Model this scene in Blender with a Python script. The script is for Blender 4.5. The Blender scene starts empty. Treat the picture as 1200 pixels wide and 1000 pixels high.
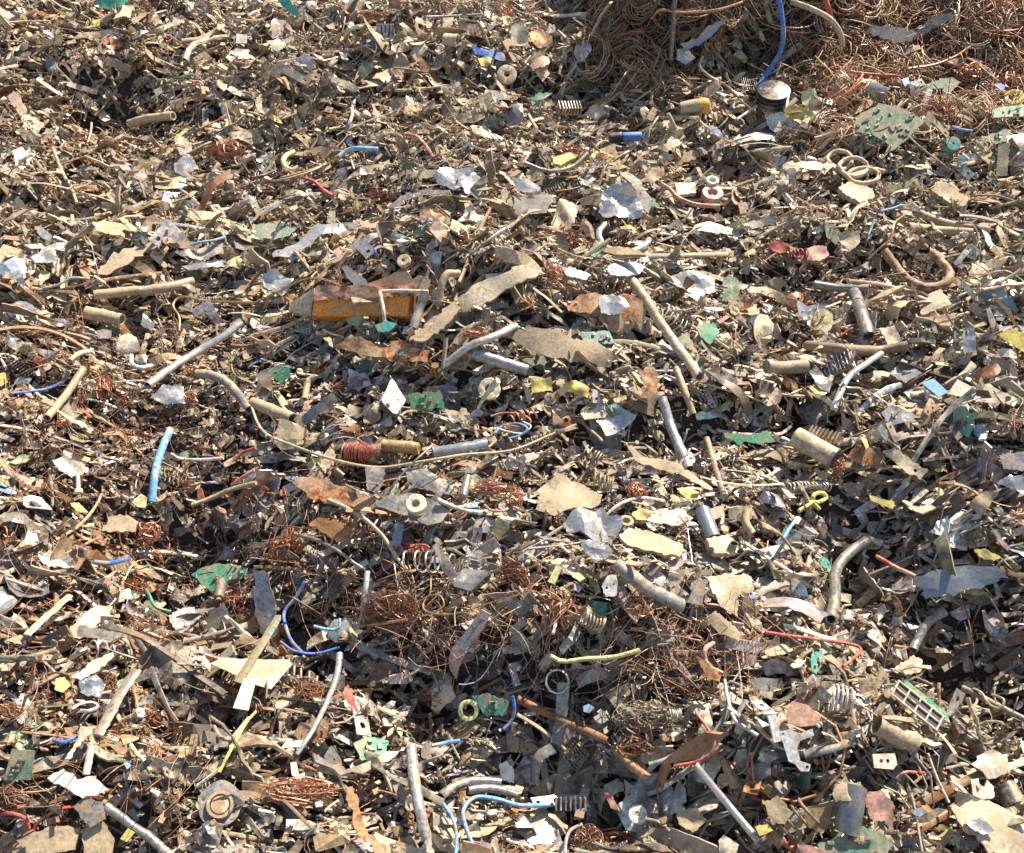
import bpy, math, random
import numpy as np
from mathutils import Vector, Matrix
from mathutils.geometry import delaunay_2d_cdt

rad = math.radians
rng = np.random.default_rng(11)
random.seed(11)
scene = bpy.context.scene

# ------------------------------------------------------------------ camera
CAM_D, PITCH, SLOPE = 2.0, rad(35), rad(11)
HT = 0.488                                   # tan of half the horizontal field of view
cam_pos = np.array([0.0, -CAM_D * math.cos(PITCH), CAM_D * math.sin(PITCH)])
cam_data = bpy.data.cameras.new("camera")
cam = bpy.data.objects.new("camera", cam_data)
scene.collection.objects.link(cam)
cam.location = cam_pos
cam.rotation_euler = (math.pi / 2 - PITCH, 0, 0)
cam_data.sensor_width = 36
cam_data.lens = 18 / HT
cam_data.clip_start = 0.05
cam_data.clip_end = 2000
scene.camera = cam

# ------------------------------------------------------------------ light
SUN_EL, SUN_AZ = rad(53), rad(42)            # azimuth clockwise from +y (away from the camera)
world = bpy.data.worlds.new("World")
scene.world = world
world.use_nodes = True
wn = world.node_tree
sky = wn.nodes.new("ShaderNodeTexSky")
sky.sky_type = 'NISHITA'
sky.sun_disc = False
sky.sun_elevation = SUN_EL
sky.sun_rotation = SUN_AZ
wn.links.new(sky.outputs[0], wn.nodes["Background"].inputs[0])
wn.nodes["Background"].inputs[1].default_value = 0.08
sun_data = bpy.data.lights.new("sun", 'SUN')
sun_data.energy = 4.8
sun_data.angle = rad(0.53)
sun_data.color = (1.0, 0.90, 0.75)
sun = bpy.data.objects.new("sun", sun_data)
scene.collection.objects.link(sun)
sun.location = (2, 2, 6)
sdir = Vector((math.sin(SUN_AZ) * math.cos(SUN_EL), math.cos(SUN_AZ) * math.cos(SUN_EL), math.sin(SUN_EL)))
sun.rotation_euler = sdir.to_track_quat('Z', 'Y').to_euler()
scene.view_settings.view_transform = 'Standard'
scene.view_settings.look = 'None'
scene.view_settings.exposure = 1.15
scene.view_settings.gamma = 1.0
scene.cycles.max_bounces = 5
scene.cycles.diffuse_bounces = 2
scene.cycles.glossy_bounces = 3

# ------------------------------------------------------------------ pixel <-> world (pixels of the 1200 x 1000 photograph)
cf, sf = math.cos(PITCH), math.sin(PITCH)
C_FWD = np.array([0, cf, -sf]); C_UP = np.array([0, sf, cf]); C_RT = np.array([1.0, 0, 0])
FPX = 600 / HT
def ray(px, py):
    d = C_FWD + C_RT * ((px - 600) / FPX) + C_UP * ((500 - py) / FPX)
    return d / np.linalg.norm(d)
def project(P):
    Q = np.asarray(P) - cam_pos
    z = Q @ C_FWD
    z = np.where(z < 0.05, 0.05, z)
    return 600 + FPX * (Q @ C_RT) / z, 500 - FPX * (Q @ C_UP) / z, z
def base_hit(px, py):                         # meets the bare slope
    d = ray(px, py)
    n = np.array([0, -math.sin(SLOPE), math.cos(SLOPE)])
    t = -(cam_pos @ n) / (d @ n)
    return cam_pos + d * t

# ------------------------------------------------------------------ the shape of the heap
BUMPS = []                                    # x, y, sx, sy, height
def bump(px, py, sx, sy, a):
    p = base_hit(px, py); BUMPS.append((p[0], p[1], sx, sy, a * (1.9 if a < 0 else 1.5)))
bump(560, 400, .46, .24, .055); bump(130, 130, .16, .10, -.07); bump(390, 140, .16, .06, -.05)
bump(190, 620, .17, .20, -.085); bump(410, 750, .11, .08, -.05); bump(480, 815, .08, .04, -.04); bump(640, 745, .26, .09, .035)
bump(640, 640, .30, .16, .05); bump(1010, 640, .09, .10, -.06); bump(1160, 760, .12, .12, -.075)
bump(950, 350, .20, .12, -.03); bump(60, 330, .25, .20, .03); bump(60, 650, .15, .15, .03)
bump(690, 750, .22, .07, .05); bump(250, 860, .10, .05, -.05); bump(860, 200, .16, .08, -.05)
bump(540, 230, .28, .07, .03); bump(1050, 200, .25, .1, .03); bump(1010, 900, .2, .1, .025)
bump(40, 900, .12, .1, .02); bump(700, 930, .1, .06, -.04); bump(330, 560, .10, .07, -.02)
bump(900, 420, .12, .06, -.04); bump(1080, 740, .12, .05, -.03); bump(560, 90, .5, .10, .03)
bump(880, 620, .10, .07, .02); bump(300, 700, .12, .08, -.04)
FK = [(rng.uniform(3, 16), rng.uniform(0, 6.28), rng.uniform(0, 6.28)) for _ in range(26)]
def sstep(t):
    t = np.clip(t, 0, 1); return t * t * (3 - 2 * t)
WX = base_hit(690, 90)[0]; WY = base_hit(800, 112)[1]
def height(x, y):
    x = np.asarray(x, float); y = np.asarray(y, float)
    ys = np.where(y > 2.3, 2.3 + (y - 2.3) * .25 - np.maximum(y - 2.9, 0) * 1.6, y)
    ys = np.where(y < -1.1, -1.1 + (y + 1.1) * .5, ys)
    z = ys * math.tan(SLOPE)
    for bx, by, sx, sy, a in BUMPS:
        z = z + a * np.exp(-((x - bx) / sx) ** 2 - ((y - by) / sy) ** 2)
    for k, th, ph in FK:
        z = z + .035 / k * np.sin(k * (x * math.cos(th) + y * math.sin(th)) + ph) * 1.3
    # terraces: steep dark fronts, flat tops
    ph = (ys + .06 * np.sin(3.1 * x + 1.0) + .05 * np.sin(6.7 * x + 2 * ys) + .02 * np.sin(15 * x)) / .21
    fr = ph - np.floor(ph); am = .5 + .5 * np.sin(4.3 * x + 5 * np.floor(ph) * 1.7)
    mp = base_hit(640, 735); am = am * (1 - .9 * np.exp(-((x - mp[0]) / .38) ** 2 - ((y - mp[1]) / .17) ** 2))
    z = z + .072 * am * (sstep(fr / .3) - fr)
    # steep tangle that rises behind on the right
    wob = .05 * np.sin(9 * x + 1) + .03 * np.sin(21 * x)
    side = sstep((x - WX - .02 + .10 * (y - WY)) / .16)
    soft = sstep((x - WX - .52) / .3)          # gentler further right
    rise = sstep((y - WY - wob) / .17) * .36 * (1 - soft) + sstep((y - WY + .15 + wob) / 1.1) * .34 * soft
    z = z + side * rise
    fall = sstep((np.abs(x) - 3.0) / 1.6)
    return z * (1 - fall) + fall * (-.75)
GZ = -.62                                      # the yard

# ------------------------------------------------------------------ materials
def nd(nt, t, **kw):
    n = nt.nodes.new(t)
    for k, v in kw.items():
        if k.startswith('i_'):
            n.inputs[k[2:].replace('_', ' ')].default_value = v
        else:
            setattr(n, k, v)
    return n
DUST = (.36, .285, .185, 1)
def scrap_material(name, attr=False, dust=.55, rough=.35, bump=.35, fixed=None, metal=None, pattern=None, scale=1.0):
    m = bpy.data.materials.new(name); m.use_nodes = True
    nt = m.node_tree; L = nt.links
    b = nt.nodes["Principled BSDF"]
    tc = nd(nt, "ShaderNodeTexCoord"); oi = nd(nt, "ShaderNodeObjectInfo")
    off = nd(nt, "ShaderNodeVectorMath", operation='ADD'); L.new(tc.outputs['Object'], off.inputs[0])
    mul = nd(nt, "ShaderNodeMath", operation='MULTIPLY'); mul.inputs[1].default_value = 37.0
    L.new(oi.outputs['Random'], mul.inputs[0]); L.new(mul.outputs[0], off.inputs[1])
    co = off.outputs[0]
    if attr:
        a = nd(nt, "ShaderNodeAttribute", attribute_name='col'); col, al = a.outputs['Color'], a.outputs['Alpha']
    else:
        col, al = oi.outputs['Color'], oi.outputs['Alpha']
    def noise(s, det=3, r=.6):
        n = nd(nt, "ShaderNodeTexNoise"); n.inputs['Scale'].default_value = s * scale
        n.inputs['Detail'].default_value = det; n.inputs['Roughness'].default_value = r
        L.new(co, n.inputs['Vector']); return n.outputs[0]
    n1, n2 = noise(34, 5, .7), noise(190, 3)
    # brightness variation that belongs to the surface (grime, scuffs)
    mr = nd(nt, "ShaderNodeMapRange"); lo_, hi_ = (.8, 1.15) if name == 'bare_metal' else (.55, 1.4)
    mr.inputs['To Min'].default_value = lo_; mr.inputs['To Max'].default_value = hi_
    mr.inputs['From Min'].default_value = .3; mr.inputs['From Max'].default_value = .7
    L.new(n2, mr.inputs[0])
    vm = nd(nt, "ShaderNodeVectorMath", operation='SCALE')
    L.new(col, vm.inputs[0]); L.new(mr.outputs[0], vm.inputs['Scale']); base = vm.outputs[0]
    if pattern == 'pcb':
        br = nd(nt, "ShaderNodeTexBrick"); br.inputs['Scale'].default_value = 120; br.inputs['Mortar Size'].default_value = .03
        br.inputs['Color1'].default_value = (1, 1, 1, 1); br.inputs['Color2'].default_value = (.8, .86, .78, 1); br.offset = .35; br.squash = 1.7; br.squash_frequency = 3
        br.inputs['Mortar'].default_value = (1.7, 1.65, 1.4, 1); br.inputs['Row Height'].default_value = .4
        L.new(tc.outputs['Object'], br.inputs['Vector'])
        mx = nd(nt, "ShaderNodeMix", data_type='RGBA', blend_type='MULTIPLY'); mx.inputs[0].default_value = .8
        L.new(base, mx.inputs[6]); L.new(br.outputs[0], mx.inputs[7]); base = mx.outputs[2]
    if pattern == 'rust':
        r = nd(nt, "ShaderNodeValToRGB"); r.color_ramp.elements[0].position = .42; r.color_ramp.elements[1].position = .58
        L.new(noise(60, 5, .75), r.inputs[0])
        mx = nd(nt, "ShaderNodeMix", data_type='RGBA'); mx.inputs[7].default_value = (.16, .05, .022, 1)
        L.new(r.outputs[0], mx.inputs[0]); L.new(base, mx.inputs[6]); base = mx.outputs[2]
    if name in ('dusty_scrap_mass', 'dusty_metal', 'dust_caked_metal', 'worn_metal', 'bare_metal', 'dirty_plastic'):
        st = nd(nt, "ShaderNodeMapRange"); st.inputs['From Min'].default_value = .56; st.inputs['From Max'].default_value = .66
        st.inputs['To Max'].default_value = .75 if name in ('dusty_scrap_mass', 'dusty_metal') else .45
        L.new(noise(75, 6, .8), st.inputs[0])
        sx_ = nd(nt, "ShaderNodeMix", data_type='RGBA'); sx_.inputs[7].default_value = (.085, .05, .03, 1)
        L.new(st.outputs[0], sx_.inputs[0]); L.new(base, sx_.inputs[6]); base = sx_.outputs[2]
    rp = nd(nt, "ShaderNodeValToRGB")
    rp.color_ramp.elements[0].position = max(0.0, .62 - dust * .45); rp.color_ramp.elements[1].position = max(.05, .80 - dust * .40)
    rp.color_ramp.elements[1].color = (.9, .9, .9, 1)
    L.new(n1, rp.inputs[0])
    dv = nd(nt, "ShaderNodeMapRange"); dv.inputs['To Min'].default_value = .75; dv.inputs['To Max'].default_value = 1.3
    L.new(n2, dv.inputs[0])
    if fixed is not None:
        fv = nd(nt, "ShaderNodeValue"); fv.outputs[0].default_value = fixed; rnd = fv.outputs[0]
    elif attr:
        ra = nd(nt, "ShaderNodeAttribute", attribute_name='rnd'); rnd = ra.outputs['Fac']
    else:
        wnz = nd(nt, "ShaderNodeTexWhiteNoise", noise_dimensions='1D'); L.new(oi.outputs['Random'], wnz.inputs['W']); rnd = wnz.outputs['Value']
    dm = nd(nt, "ShaderNodeValToRGB"); cr = dm.color_ramp
    for i, (p_, c_) in enumerate(((0, (.16, .095, .045)), (.25, (.31, .205, .105)), (.5, (.43, .32, .185)), (.66, (.34, .295, .225)), (.84, (.52, .41, .255)), (1, (.66, .57, .41)))):
        e = cr.elements[i] if i < 2 else cr.elements.new(p_)
        e.position = p_; e.color = c_ + (1,)
    L.new(rnd, dm.inputs[0])
    dc = nd(nt, "ShaderNodeVectorMath", operation='SCALE'); L.new(dm.outputs[0], dc.inputs[0]); L.new(dv.outputs[0], dc.inputs['Scale'])
    mx = nd(nt, "ShaderNodeMix", data_type='RGBA'); L.new(rp.outputs[0], mx.inputs[0]); L.new(base, mx.inputs[6]); L.new(dc.outputs[0], mx.inputs[7])
    L.new(mx.outputs[2], b.inputs['Base Color'])
    inv = nd(nt, "ShaderNodeMath", operation='SUBTRACT'); inv.inputs[0].default_value = 1; L.new(rp.outputs[0], inv.inputs[1])
    mm = nd(nt, "ShaderNodeMath", operation='MULTIPLY'); L.new(inv.outputs[0], mm.inputs[0]); L.new(al, mm.inputs[1])
    L.new(mm.outputs[0], b.inputs['Metallic'])
    rr = nd(nt, "ShaderNodeMapRange"); rr.inputs['To Min'].default_value = rough; rr.inputs['To Max'].default_value = .85
    L.new(rp.outputs[0], rr.inputs[0]); L.new(rr.outputs[0], b.inputs['Roughness'])
    bp = nd(nt, "ShaderNodeBump"); bp.inputs['Strength'].default_value = bump; bp.inputs['Distance'].default_value = .002
    L.new(noise(150, 4, .7), bp.inputs['Height']); L.new(bp.outputs[0], b.inputs['Normal'])
    return m
M = dict(
    caked=scrap_material('dust_caked_metal', False, .46, .5, fixed=.52),
    stuff=scrap_material('dusty_scrap_mass', True, .46, .40),
    dusty=scrap_material('dusty_metal', False, .44, .45),
    worn=scrap_material('worn_metal', False, .30, .33),
    metal=scrap_material('bare_metal', False, .16, .24, .22),
    plastic=scrap_material('dirty_plastic', False, .34, .55, .15),
    copper=scrap_material('copper', False, .12, .36, .1),
    rust=scrap_material('rusty_metal', False, .38, .6, .5, pattern='rust'),
    pcb=scrap_material('circuit_board', False, .40, .35, .15, pattern='pcb'),
)

# ------------------------------------------------------------------ geometry: (V, faces) with numpy
def outline(poly, jag, step):
    out = []
    n = len(poly)
    for i in range(n):
        a, b = np.array(poly[i], float), np.array(poly[(i + 1) % n], float)
        k = max(1, int(round(np.linalg.norm(b - a) / step)))
        for j in range(k):
            p = a + (b - a) * j / k
            if jag and j: p = p + rng.normal(0, jag, 2)
            out.append(tuple(p))
    return out
def inside(p, poly):
    c = False; n = len(poly); x, y = p
    for i in range(n):
        x1, y1 = poly[i]; x2, y2 = poly[i - 1]
        if (y1 > y) != (y2 > y) and x < (x2 - x1) * (y - y1) / (y2 - y1) + x1: c = not c
    return c
def plate(poly, th=.0015, step=.01, jag=0, holes=(), grid=None, deform=None):
    """a sheet cut to an outline, with holes, of real thickness, bent by deform"""
    o = outline(poly, jag, step)
    pts = [Vector(p) for p in o]; edges = [(i, (i + 1) % len(o)) for i in range(len(o))]
    for h in holes:
        s = len(pts); pts += [Vector(p) for p in h]; edges += [(s + i, s + (i + 1) % len(h)) for i in range(len(h))]
    if grid:
        A = np.array(o); lo, hi = A.min(0), A.max(0)
        for gx in np.arange(lo[0] + grid * .5, hi[0], grid):
            for gy in np.arange(lo[1] + grid * .5, hi[1], grid):
                p = (gx + rng.uniform(-.25, .25) * grid, gy + rng.uniform(-.25, .25) * grid)
                if inside(p, o) and not any(inside(p, h) for h in holes) and np.min(np.hypot(A[:, 0] - p[0], A[:, 1] - p[1])) > grid * .4:
                    pts.append(Vector(p))
    v, _, f, _, _, _ = delaunay_2d_cdt(pts, edges, [], 0, 1e-7)
    v = np.array([tuple(q) for q in v]); tris = []
    for t in f:
        c = v[list(t)].mean(0)
        if inside(c, o) and not any(inside(c, h) for h in holes):
            a, b_, d = v[t[0]], v[t[1]], v[t[2]]
            if (b_[0] - a[0]) * (d[1] - a[1]) - (b_[1] - a[1]) * (d[0] - a[0]) < 0: t = t[::-1]
            tris.append(tuple(t))
    n = len(v)
    V = np.zeros((2 * n, 3)); V[:n, :2] = v; V[n:, :2] = v; V[:n, 2] = th / 2; V[n:, 2] = -th / 2
    F = list(tris) + [tuple(i + n for i in t[::-1]) for t in tris]
    ec = {}
    for t in tris:
        for i in range(3): ec[(t[i], t[(i + 1) % 3])] = 1
    for (a, b_) in ec:
        if (b_, a) not in ec: F.append((b_, a, a + n, b_ + n))
    if deform: V = deform(V)
    return V, F
def d_bend(V, k, axis=0):
    if abs(k) < 1e-6: return V
    V = V.copy(); x, z = V[:, axis].copy(), V[:, 2].copy(); r = 1 / k - z
    V[:, axis] = np.sin(k * x) * r; V[:, 2] = 1 / k - np.cos(k * x) * r
    return V
def d_fold(V, ang, fold, at=0):
    V = V.copy(); c, s = math.cos(ang), math.sin(ang)
    u = V[:, 0] * c + V[:, 1] * s - at
    k = u > 0; cf_, sf_ = math.cos(fold), math.sin(fold)
    du = np.where(k, u * (cf_ - 1) - V[:, 2] * sf_, 0); z = np.where(k, u * sf_ + V[:, 2] * cf_, V[:, 2])
    V[:, 0] += du * c; V[:, 1] += du * s; V[:, 2] = z
    return V
def d_twist(V, k):
    V = V.copy(); a = V[:, 0] * k; y, z = V[:, 1].copy(), V[:, 2].copy()
    V[:, 1] = y * np.cos(a) - z * np.sin(a); V[:, 2] = y * np.sin(a) + z * np.cos(a)
    return V
def d_crumple(V, amp, fr, n=7):
    V = V.copy(); q = np.zeros(len(V))
    for _ in range(n):
        th = rng.uniform(0, 6.28); k = fr * rng.uniform(.5, 1.7); ph = rng.uniform(0, 6.28)
        w = np.arcsin(np.sin(k * (V[:, 0] * math.cos(th) + V[:, 1] * math.sin(th)) + ph)) / 1.57   # sharp creases
        q += w * amp / math.sqrt(n) * rng.uniform(.5, 1.5)
    V[:, 2] += q
    return V
def smooth_path(P, sub=6):
    P = np.asarray(P, float)
    if len(P) < 3:
        t = np.linspace(0, 1, max(2, sub))[:, None]; return P[0] * (1 - t) + P[-1] * t
    Q = np.vstack([2 * P[0] - P[1], P, 2 * P[-1] - P[-2]]); out = []
    for i in range(1, len(Q) - 2):
        p0, p1, p2, p3 = Q[i - 1:i + 3]
        for t in np.arange(sub) / sub:
            out.append(.5 * (2 * p1 + (p2 - p0) * t + (2 * p0 - 5 * p1 + 4 * p2 - p3) * t * t + (3 * p1 - p0 - 3 * p2 + p3) * t ** 3))
    out.append(P[-1]); return np.array(out)
def tube(P, r, sides=8, hollow=0.0, flat=1.0, wob=0.0, spin=0.0):
    P = np.asarray(P, float); n = len(P); r = np.broadcast_to(np.asarray(r, float), (n,)).copy()
    if wob: r = r * (1 + rng.normal(0, wob, n))
    T = np.gradient(P, axis=0); T /= np.linalg.norm(T, axis=1)[:, None] + 1e-12
    a = np.array([0, 0, 1.0]) if abs(T[0][2]) < .9 else np.array([1.0, 0, 0])
    N = np.cross(T[0], a); N /= np.linalg.norm(N)
    ang = np.linspace(0, 2 * math.pi, sides, endpoint=False) + spin
    V = []
    def rings(rr):
        Nn = N.copy(); out = []
        for i in range(n):
            Nn = Nn - T[i] * (Nn @ T[i]); Nn /= np.linalg.norm(Nn) + 1e-12; B = np.cross(T[i], Nn)
            out.append(P[i] + np.outer(np.cos(ang) * rr[i], Nn) + np.outer(np.sin(ang) * rr[i] * flat, B))
        return np.vstack(out)
    V = rings(r); F = []
    def skin(o, rev):
        for i in range(n - 1):
            for j in range(sides):
                k = (j + 1) % sides
                q = (o + i * sides + j, o + i * sides + k, o + (i + 1) * sides + k, o + (i + 1) * sides + j)
                F.append(q[::-1] if rev else q)
    skin(0, False)
    if hollow:
        m = len(V); V = np.vstack([V, rings(r * hollow)]); skin(m, True)
        e = (n - 1) * sides
        for j in range(sides):
            k = (j + 1) % sides
            F.append((j, m + j, m + k, k)); F.append((e + j, e + k, m + e + k, m + e + j))
    else:
        F.append(tuple(range(sides))[::-1]); F.append(tuple((n - 1) * sides + j for j in range(sides)))
    return V, F
def join(parts):
    V = []; F = []; o = 0
    for v, f in parts:
        V.append(v); F += [tuple(i + o for i in t) for t in f]; o += len(v)
    return np.vstack(V), F
def helix(L, R, turns, r, sides=4, per=9, wob=0.0):
    n = int(turns * per) + 1; t = np.linspace(0, 1, n); a = t * turns * 2 * math.pi
    s_ = t + rng.uniform(-.12, .12) * np.sin(t * 6.28 * rng.uniform(.4, 1.3)); rr = R * (1 + rng.uniform(0, .16) * np.sin(t * rng.uniform(3, 8) + 1))
    P = np.stack([(s_ - .5) * L + np.sin(a) * R * rng.uniform(0, .3), np.cos(a) * rr, np.sin(a) * rr + L * rng.uniform(-.12, .12) * (t - .5) ** 2 * 4], 1)
    if wob: P += np.cumsum(rng.normal(0, wob, P.shape), 0)
    return tube(P, r, sides)
def wander(L, n, curl, z=.25):
    """a wire path that curls at random"""
    a = rng.uniform(0, 6.28); k = rng.normal(0, curl); p = np.zeros(3); out = [p.copy()]; dz = 0
    for i in range(n):
        k += rng.normal(0, curl * .6); k *= .85; a += k / n * 2.2; dz = dz * .7 + rng.normal(0, z)
        p = p + np.array([math.cos(a), math.sin(a), dz * .5]) * L / n; out.append(p.copy())
    P = np.array(out); return P - P.mean(0)
def tangle(rx, ry, rz, n, r, seg=12, sides=3):
    parts = []
    for _ in range(n // 6):          # loose strands that stick out and snag
        P = wander(1.0, seg, rng.uniform(.5, 2.5), .15) * rng.uniform(1.1, 2.1) + rng.normal(0, .3, 3) * (1, 1, .5)
        parts.append(tube(P * (rx, ry, rz), r, sides))
    for _ in range(n):
        d = rng.normal(0, 1, 3); d /= np.linalg.norm(d); c = d * rng.uniform(.1, .95)
        u = rng.normal(0, 1, 3); u /= np.linalg.norm(u); w = np.cross(u, rng.normal(0, 1, 3)); w /= np.linalg.norm(w)
        R = rng.uniform(.2, .75); t = np.linspace(0, rng.uniform(2, 7), seg) + rng.uniform(0, 6)
        P = c + np.outer(np.cos(t), u) * R + np.outer(np.sin(t), w) * R + np.outer(t - t.mean(), d) * rng.normal(0, .1)
        l = np.linalg.norm(P, axis=1)[:, None]; P = P / np.maximum(l, 1) ** .55
        parts.append(tube(P * (rx, ry, rz), r, sides))
    return join(parts)
def lathe(prof, sides=14):
    """turned shape: prof is a list of (radius, z)"""
    a = np.linspace(0, 2 * math.pi, sides, endpoint=False); V = []; F = []
    for r, z in prof: V.append(np.stack([np.cos(a) * r, np.sin(a) * r, np.full(sides, z)], 1))
    n = len(prof)
    for i in range(n - 1):
        for j in range(sides):
            k = (j + 1) % sides; F.append((i * sides + j, i * sides + k, (i + 1) * sides + k, (i + 1) * sides + j))
    V = np.vstack(V)
    if prof[0][0] > 1e-6 and prof[0] != prof[-1]:
        F.append(tuple(range(sides))[::-1]); F.append(tuple((n - 1) * sides + j for j in range(sides)))
    return V, F
def box(sx, sy, sz, c=(0, 0, 0), bev=.12, jit=0):
    """box with chamfered vertical and top edges"""
    b = min(sx, sy, sz) * bev; V = []; F = []
    x, y = sx / 2, sy / 2
    for z, i in ((-sz / 2, b), (-sz / 2 + b, 0), (sz / 2 - b, 0), (sz / 2, b)):
        X, Y = x - i, y - i
        V += [(-X + b, -Y, z), (X - b, -Y, z), (X, -Y + b, z), (X, Y - b, z), (X - b, Y, z), (-X + b, Y, z), (-X, Y - b, z), (-X, -Y + b, z)]
    for i in range(3):
        for j in range(8):
            k = (j + 1) % 8; F.append((i * 8 + j, i * 8 + k, (i + 1) * 8 + k, (i + 1) * 8 + j))
    F.append(tuple(range(8))[::-1]); F.append(tuple(range(24, 32)))
    V = np.array(V) + np.array(c)
    if jit: V = V + rng.normal(0, jit, V.shape)
    return V, F
def chunk(sx, sy, sz):
    """broken lump: a rough convex clod"""
    import bmesh
    bm = bmesh.new(); n = rng.integers(11, 20)
    for _ in range(n):
        d = rng.uniform(-1, 1, 3); d = d / np.abs(d).max() * rng.uniform(.75, 1)
        bm.verts.new((d[0] * sx / 2, d[1] * sy / 2, d[2] * sz / 2))
    r = bmesh.ops.convex_hull(bm, input=bm.verts)
    bmesh.ops.delete(bm, geom=[g for g in r['geom_interior'] if isinstance(g, bmesh.types.BMVert)], context='VERTS')
    bm.verts.ensure_lookup_table(); bm.verts.index_update()
    V = np.array([v.co[:] for v in bm.verts]); F = [tuple(v.index for v in f.verts) for f in bm.faces]; bm.free()
    return V, F
def circle(cx, cy, r, n=8, ph=0):
    return [(cx + r * math.cos(ph + 6.2832 * i / n), cy + r * math.sin(ph + 6.2832 * i / n)) for i in range(n)]
def make_mesh(name, VF, mat, smooth=None):
    V, F = VF
    me = bpy.data.meshes.new(name)
    lt = np.array([len(f) for f in F], np.int32); lv = np.concatenate([np.array(f, np.int32) for f in F])
    me.vertices.add(len(V)); me.vertices.foreach_set('co', np.asarray(V, np.float32).ravel())
    me.loops.add(len(lv)); me.loops.foreach_set('vertex_index', lv)
    me.polygons.add(len(lt)); me.polygons.foreach_set('loop_start', np.concatenate([[0], np.cumsum(lt)[:-1]]).astype(np.int32))
    me.polygons.foreach_set('use_smooth', np.full(len(lt), bool(smooth)))
    me.update(calc_edges=True)
    if smooth: me.set_sharp_from_angle(angle=rad(smooth))
    me.materials.append(mat)
    return me

# ------------------------------------------------------------------ kinds of fragment: templates that are then scattered
U = rng.uniform
def rpoly(L, W, n=None, rough=.3):
    n = n or int(rng.integers(5, 9)); a = np.sort(np.linspace(0, 6.2832, n, endpoint=False) + rng.normal(0, .22, n))
    r = U(1 - rough, 1, n)
    sq = np.maximum(np.abs(np.cos(a)), np.abs(np.sin(a))) if rng.random() < .5 else 1.0
    return [(x, y) for x, y in zip(np.cos(a) * r / sq * L / 2, np.sin(a) * r / sq * W / 2)]
def t_shard(hi):
    L = U(.03, .09) if hi else U(.016, .046); W = L * U(.22, .7)
    st = .0055 if hi else .012
    def df(V):
        for _ in range(rng.integers(0, 3)): V = d_fold(V, U(0, 6.28), U(-.9, .9), U(-.05, .3) * L)
        V = d_bend(V, rng.normal(0, 16), int(rng.random() < .4)); return d_crumple(V, L * U(.04, .12), U(4, 9) / L)
    hs = [circle(U(-.15, .15) * L, U(-.1, .1) * W, L * U(.05, .09), 6)] if hi and rng.random() < .4 else ()
    return plate(rpoly(L, W), U(.0008, .0022), st, L * U(.01, .05) if hi else L * .03, hs, (L / 6 if hi else L / 2.2), df), L, W
def t_strip(hi):
    L = U(.05, .15) if hi else U(.022, .07); W = L * U(.07, .22)
    p = [(-L / 2, -W / 2), (0, -W / 2 * U(.7, 1.2)), (L / 2, -W / 2 * U(.3, 1)), (L / 2 * U(.85, 1.05), W / 2), (0, W / 2 * U(.8, 1.2)), (-L / 2 * U(.85, 1.05), W / 2)]
    def df(V):
        if rng.random() < .4: V = d_fold(V, U(-.3, .3), U(-1, 1), U(-.3, .3) * L)
        V = d_bend(V, rng.normal(0, .9) / L); V = d_twist(V, rng.normal(0, 1.2) / L); return d_crumple(V, L * .018, 9 / L)
    return plate(p, U(.0008, .002), L / (16 if hi else 6), L * U(.006, .016), (), None, df), L, W
def t_chip(hi):
    L = U(.016, .036) if hi else U(.008, .02); W = L * U(.4, .9)
    return plate(rpoly(L, W, int(rng.integers(4, 7)), .35), U(.0006, .0018), L, 0, (), None, lambda V: d_crumple(V, L * .06, 5 / L)), L, W
def t_chunk(hi):
    L = U(.016, .042) if hi else U(.007, .018); W = L * U(.45, .9); H = L * U(.18, .5)
    V, F = chunk(L, W, H); return (V + rng.normal(0, L * .03, V.shape), F), L, W
def t_tube(hi):
    L = U(.035, .12) if hi else U(.018, .045); R = U(.0025, .006) if hi else U(.0015, .0032)
    n = 7; t = np.linspace(-.5, .5, n); b = rng.normal(0, .14)
    P = np.stack([t * L, b * L * (t * t * 4) + .02 * L * np.sin(t * 9), np.zeros(n)], 1)
    if rng.random() < .2: P[-2:, 1] += L * .12 * np.array([1, 2.6])
    v, f = tube(P, R, 9 if hi else 6, U(.6, .85), U(.2, .8), .16); return (v + rng.normal(0, R * .10, v.shape), f), L, R * 2 + abs(b) * L * .5
def t_wire(hi):
    L = U(.07, .22) if hi else U(.03, .10)
    P = wander(L, 16 if hi else 8, U(.3, 2.2), .10)
    return tube(P, U(.0005, .001) if hi else U(.0004, .0008), 5 if hi else 3), L * .5, L * .2
def t_bar(hi):
    L = U(.06, .17) if hi else U(.03, .08); R = U(.0018, .0045) if hi else U(.001, .0024); n = 9; t = np.linspace(-.5, .5, n); b = rng.normal(0, .12)
    P = np.stack([t * L, b * L * (t * t * 4), .04 * L * np.sin(t * U(2, 7)) * U(0, 1)], 1)
    if rng.random() < .35: P[-3:, 1] += L * U(-.12, .12) * np.array([.6, 1.6, 2.7])
    v, f = tube(P, R, 5 if rng.random() < .5 else 7, 0, U(.25, 1), .12); return (v + rng.normal(0, R * .06, v.shape), f), L, R * 2.5
def t_curl(hi):
    L = U(.025, .06) if hi else U(.012, .03); W = L * U(.4, .9)
    def df(V):
        V = d_bend(V, U(18, 60) * rng.choice([-1, 1]) * .03 / L, int(rng.random() < .5)); V = d_fold(V, U(0, 6), U(-.7, .7), 0); return d_crumple(V, L * .03, 7 / L)
    return plate(rpoly(L, W, None, .4), U(.0008, .0016), .006 if hi else .014, L * .04, (), L / 8 if hi else L / 4, df), L * .8, W
def t_hair(hi):
    L = U(.05, .14); P = wander(L, 9, U(.2, 1.3), .16)
    return tube(P, U(.00025, .0005), 3), L * .5, L * .2
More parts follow.
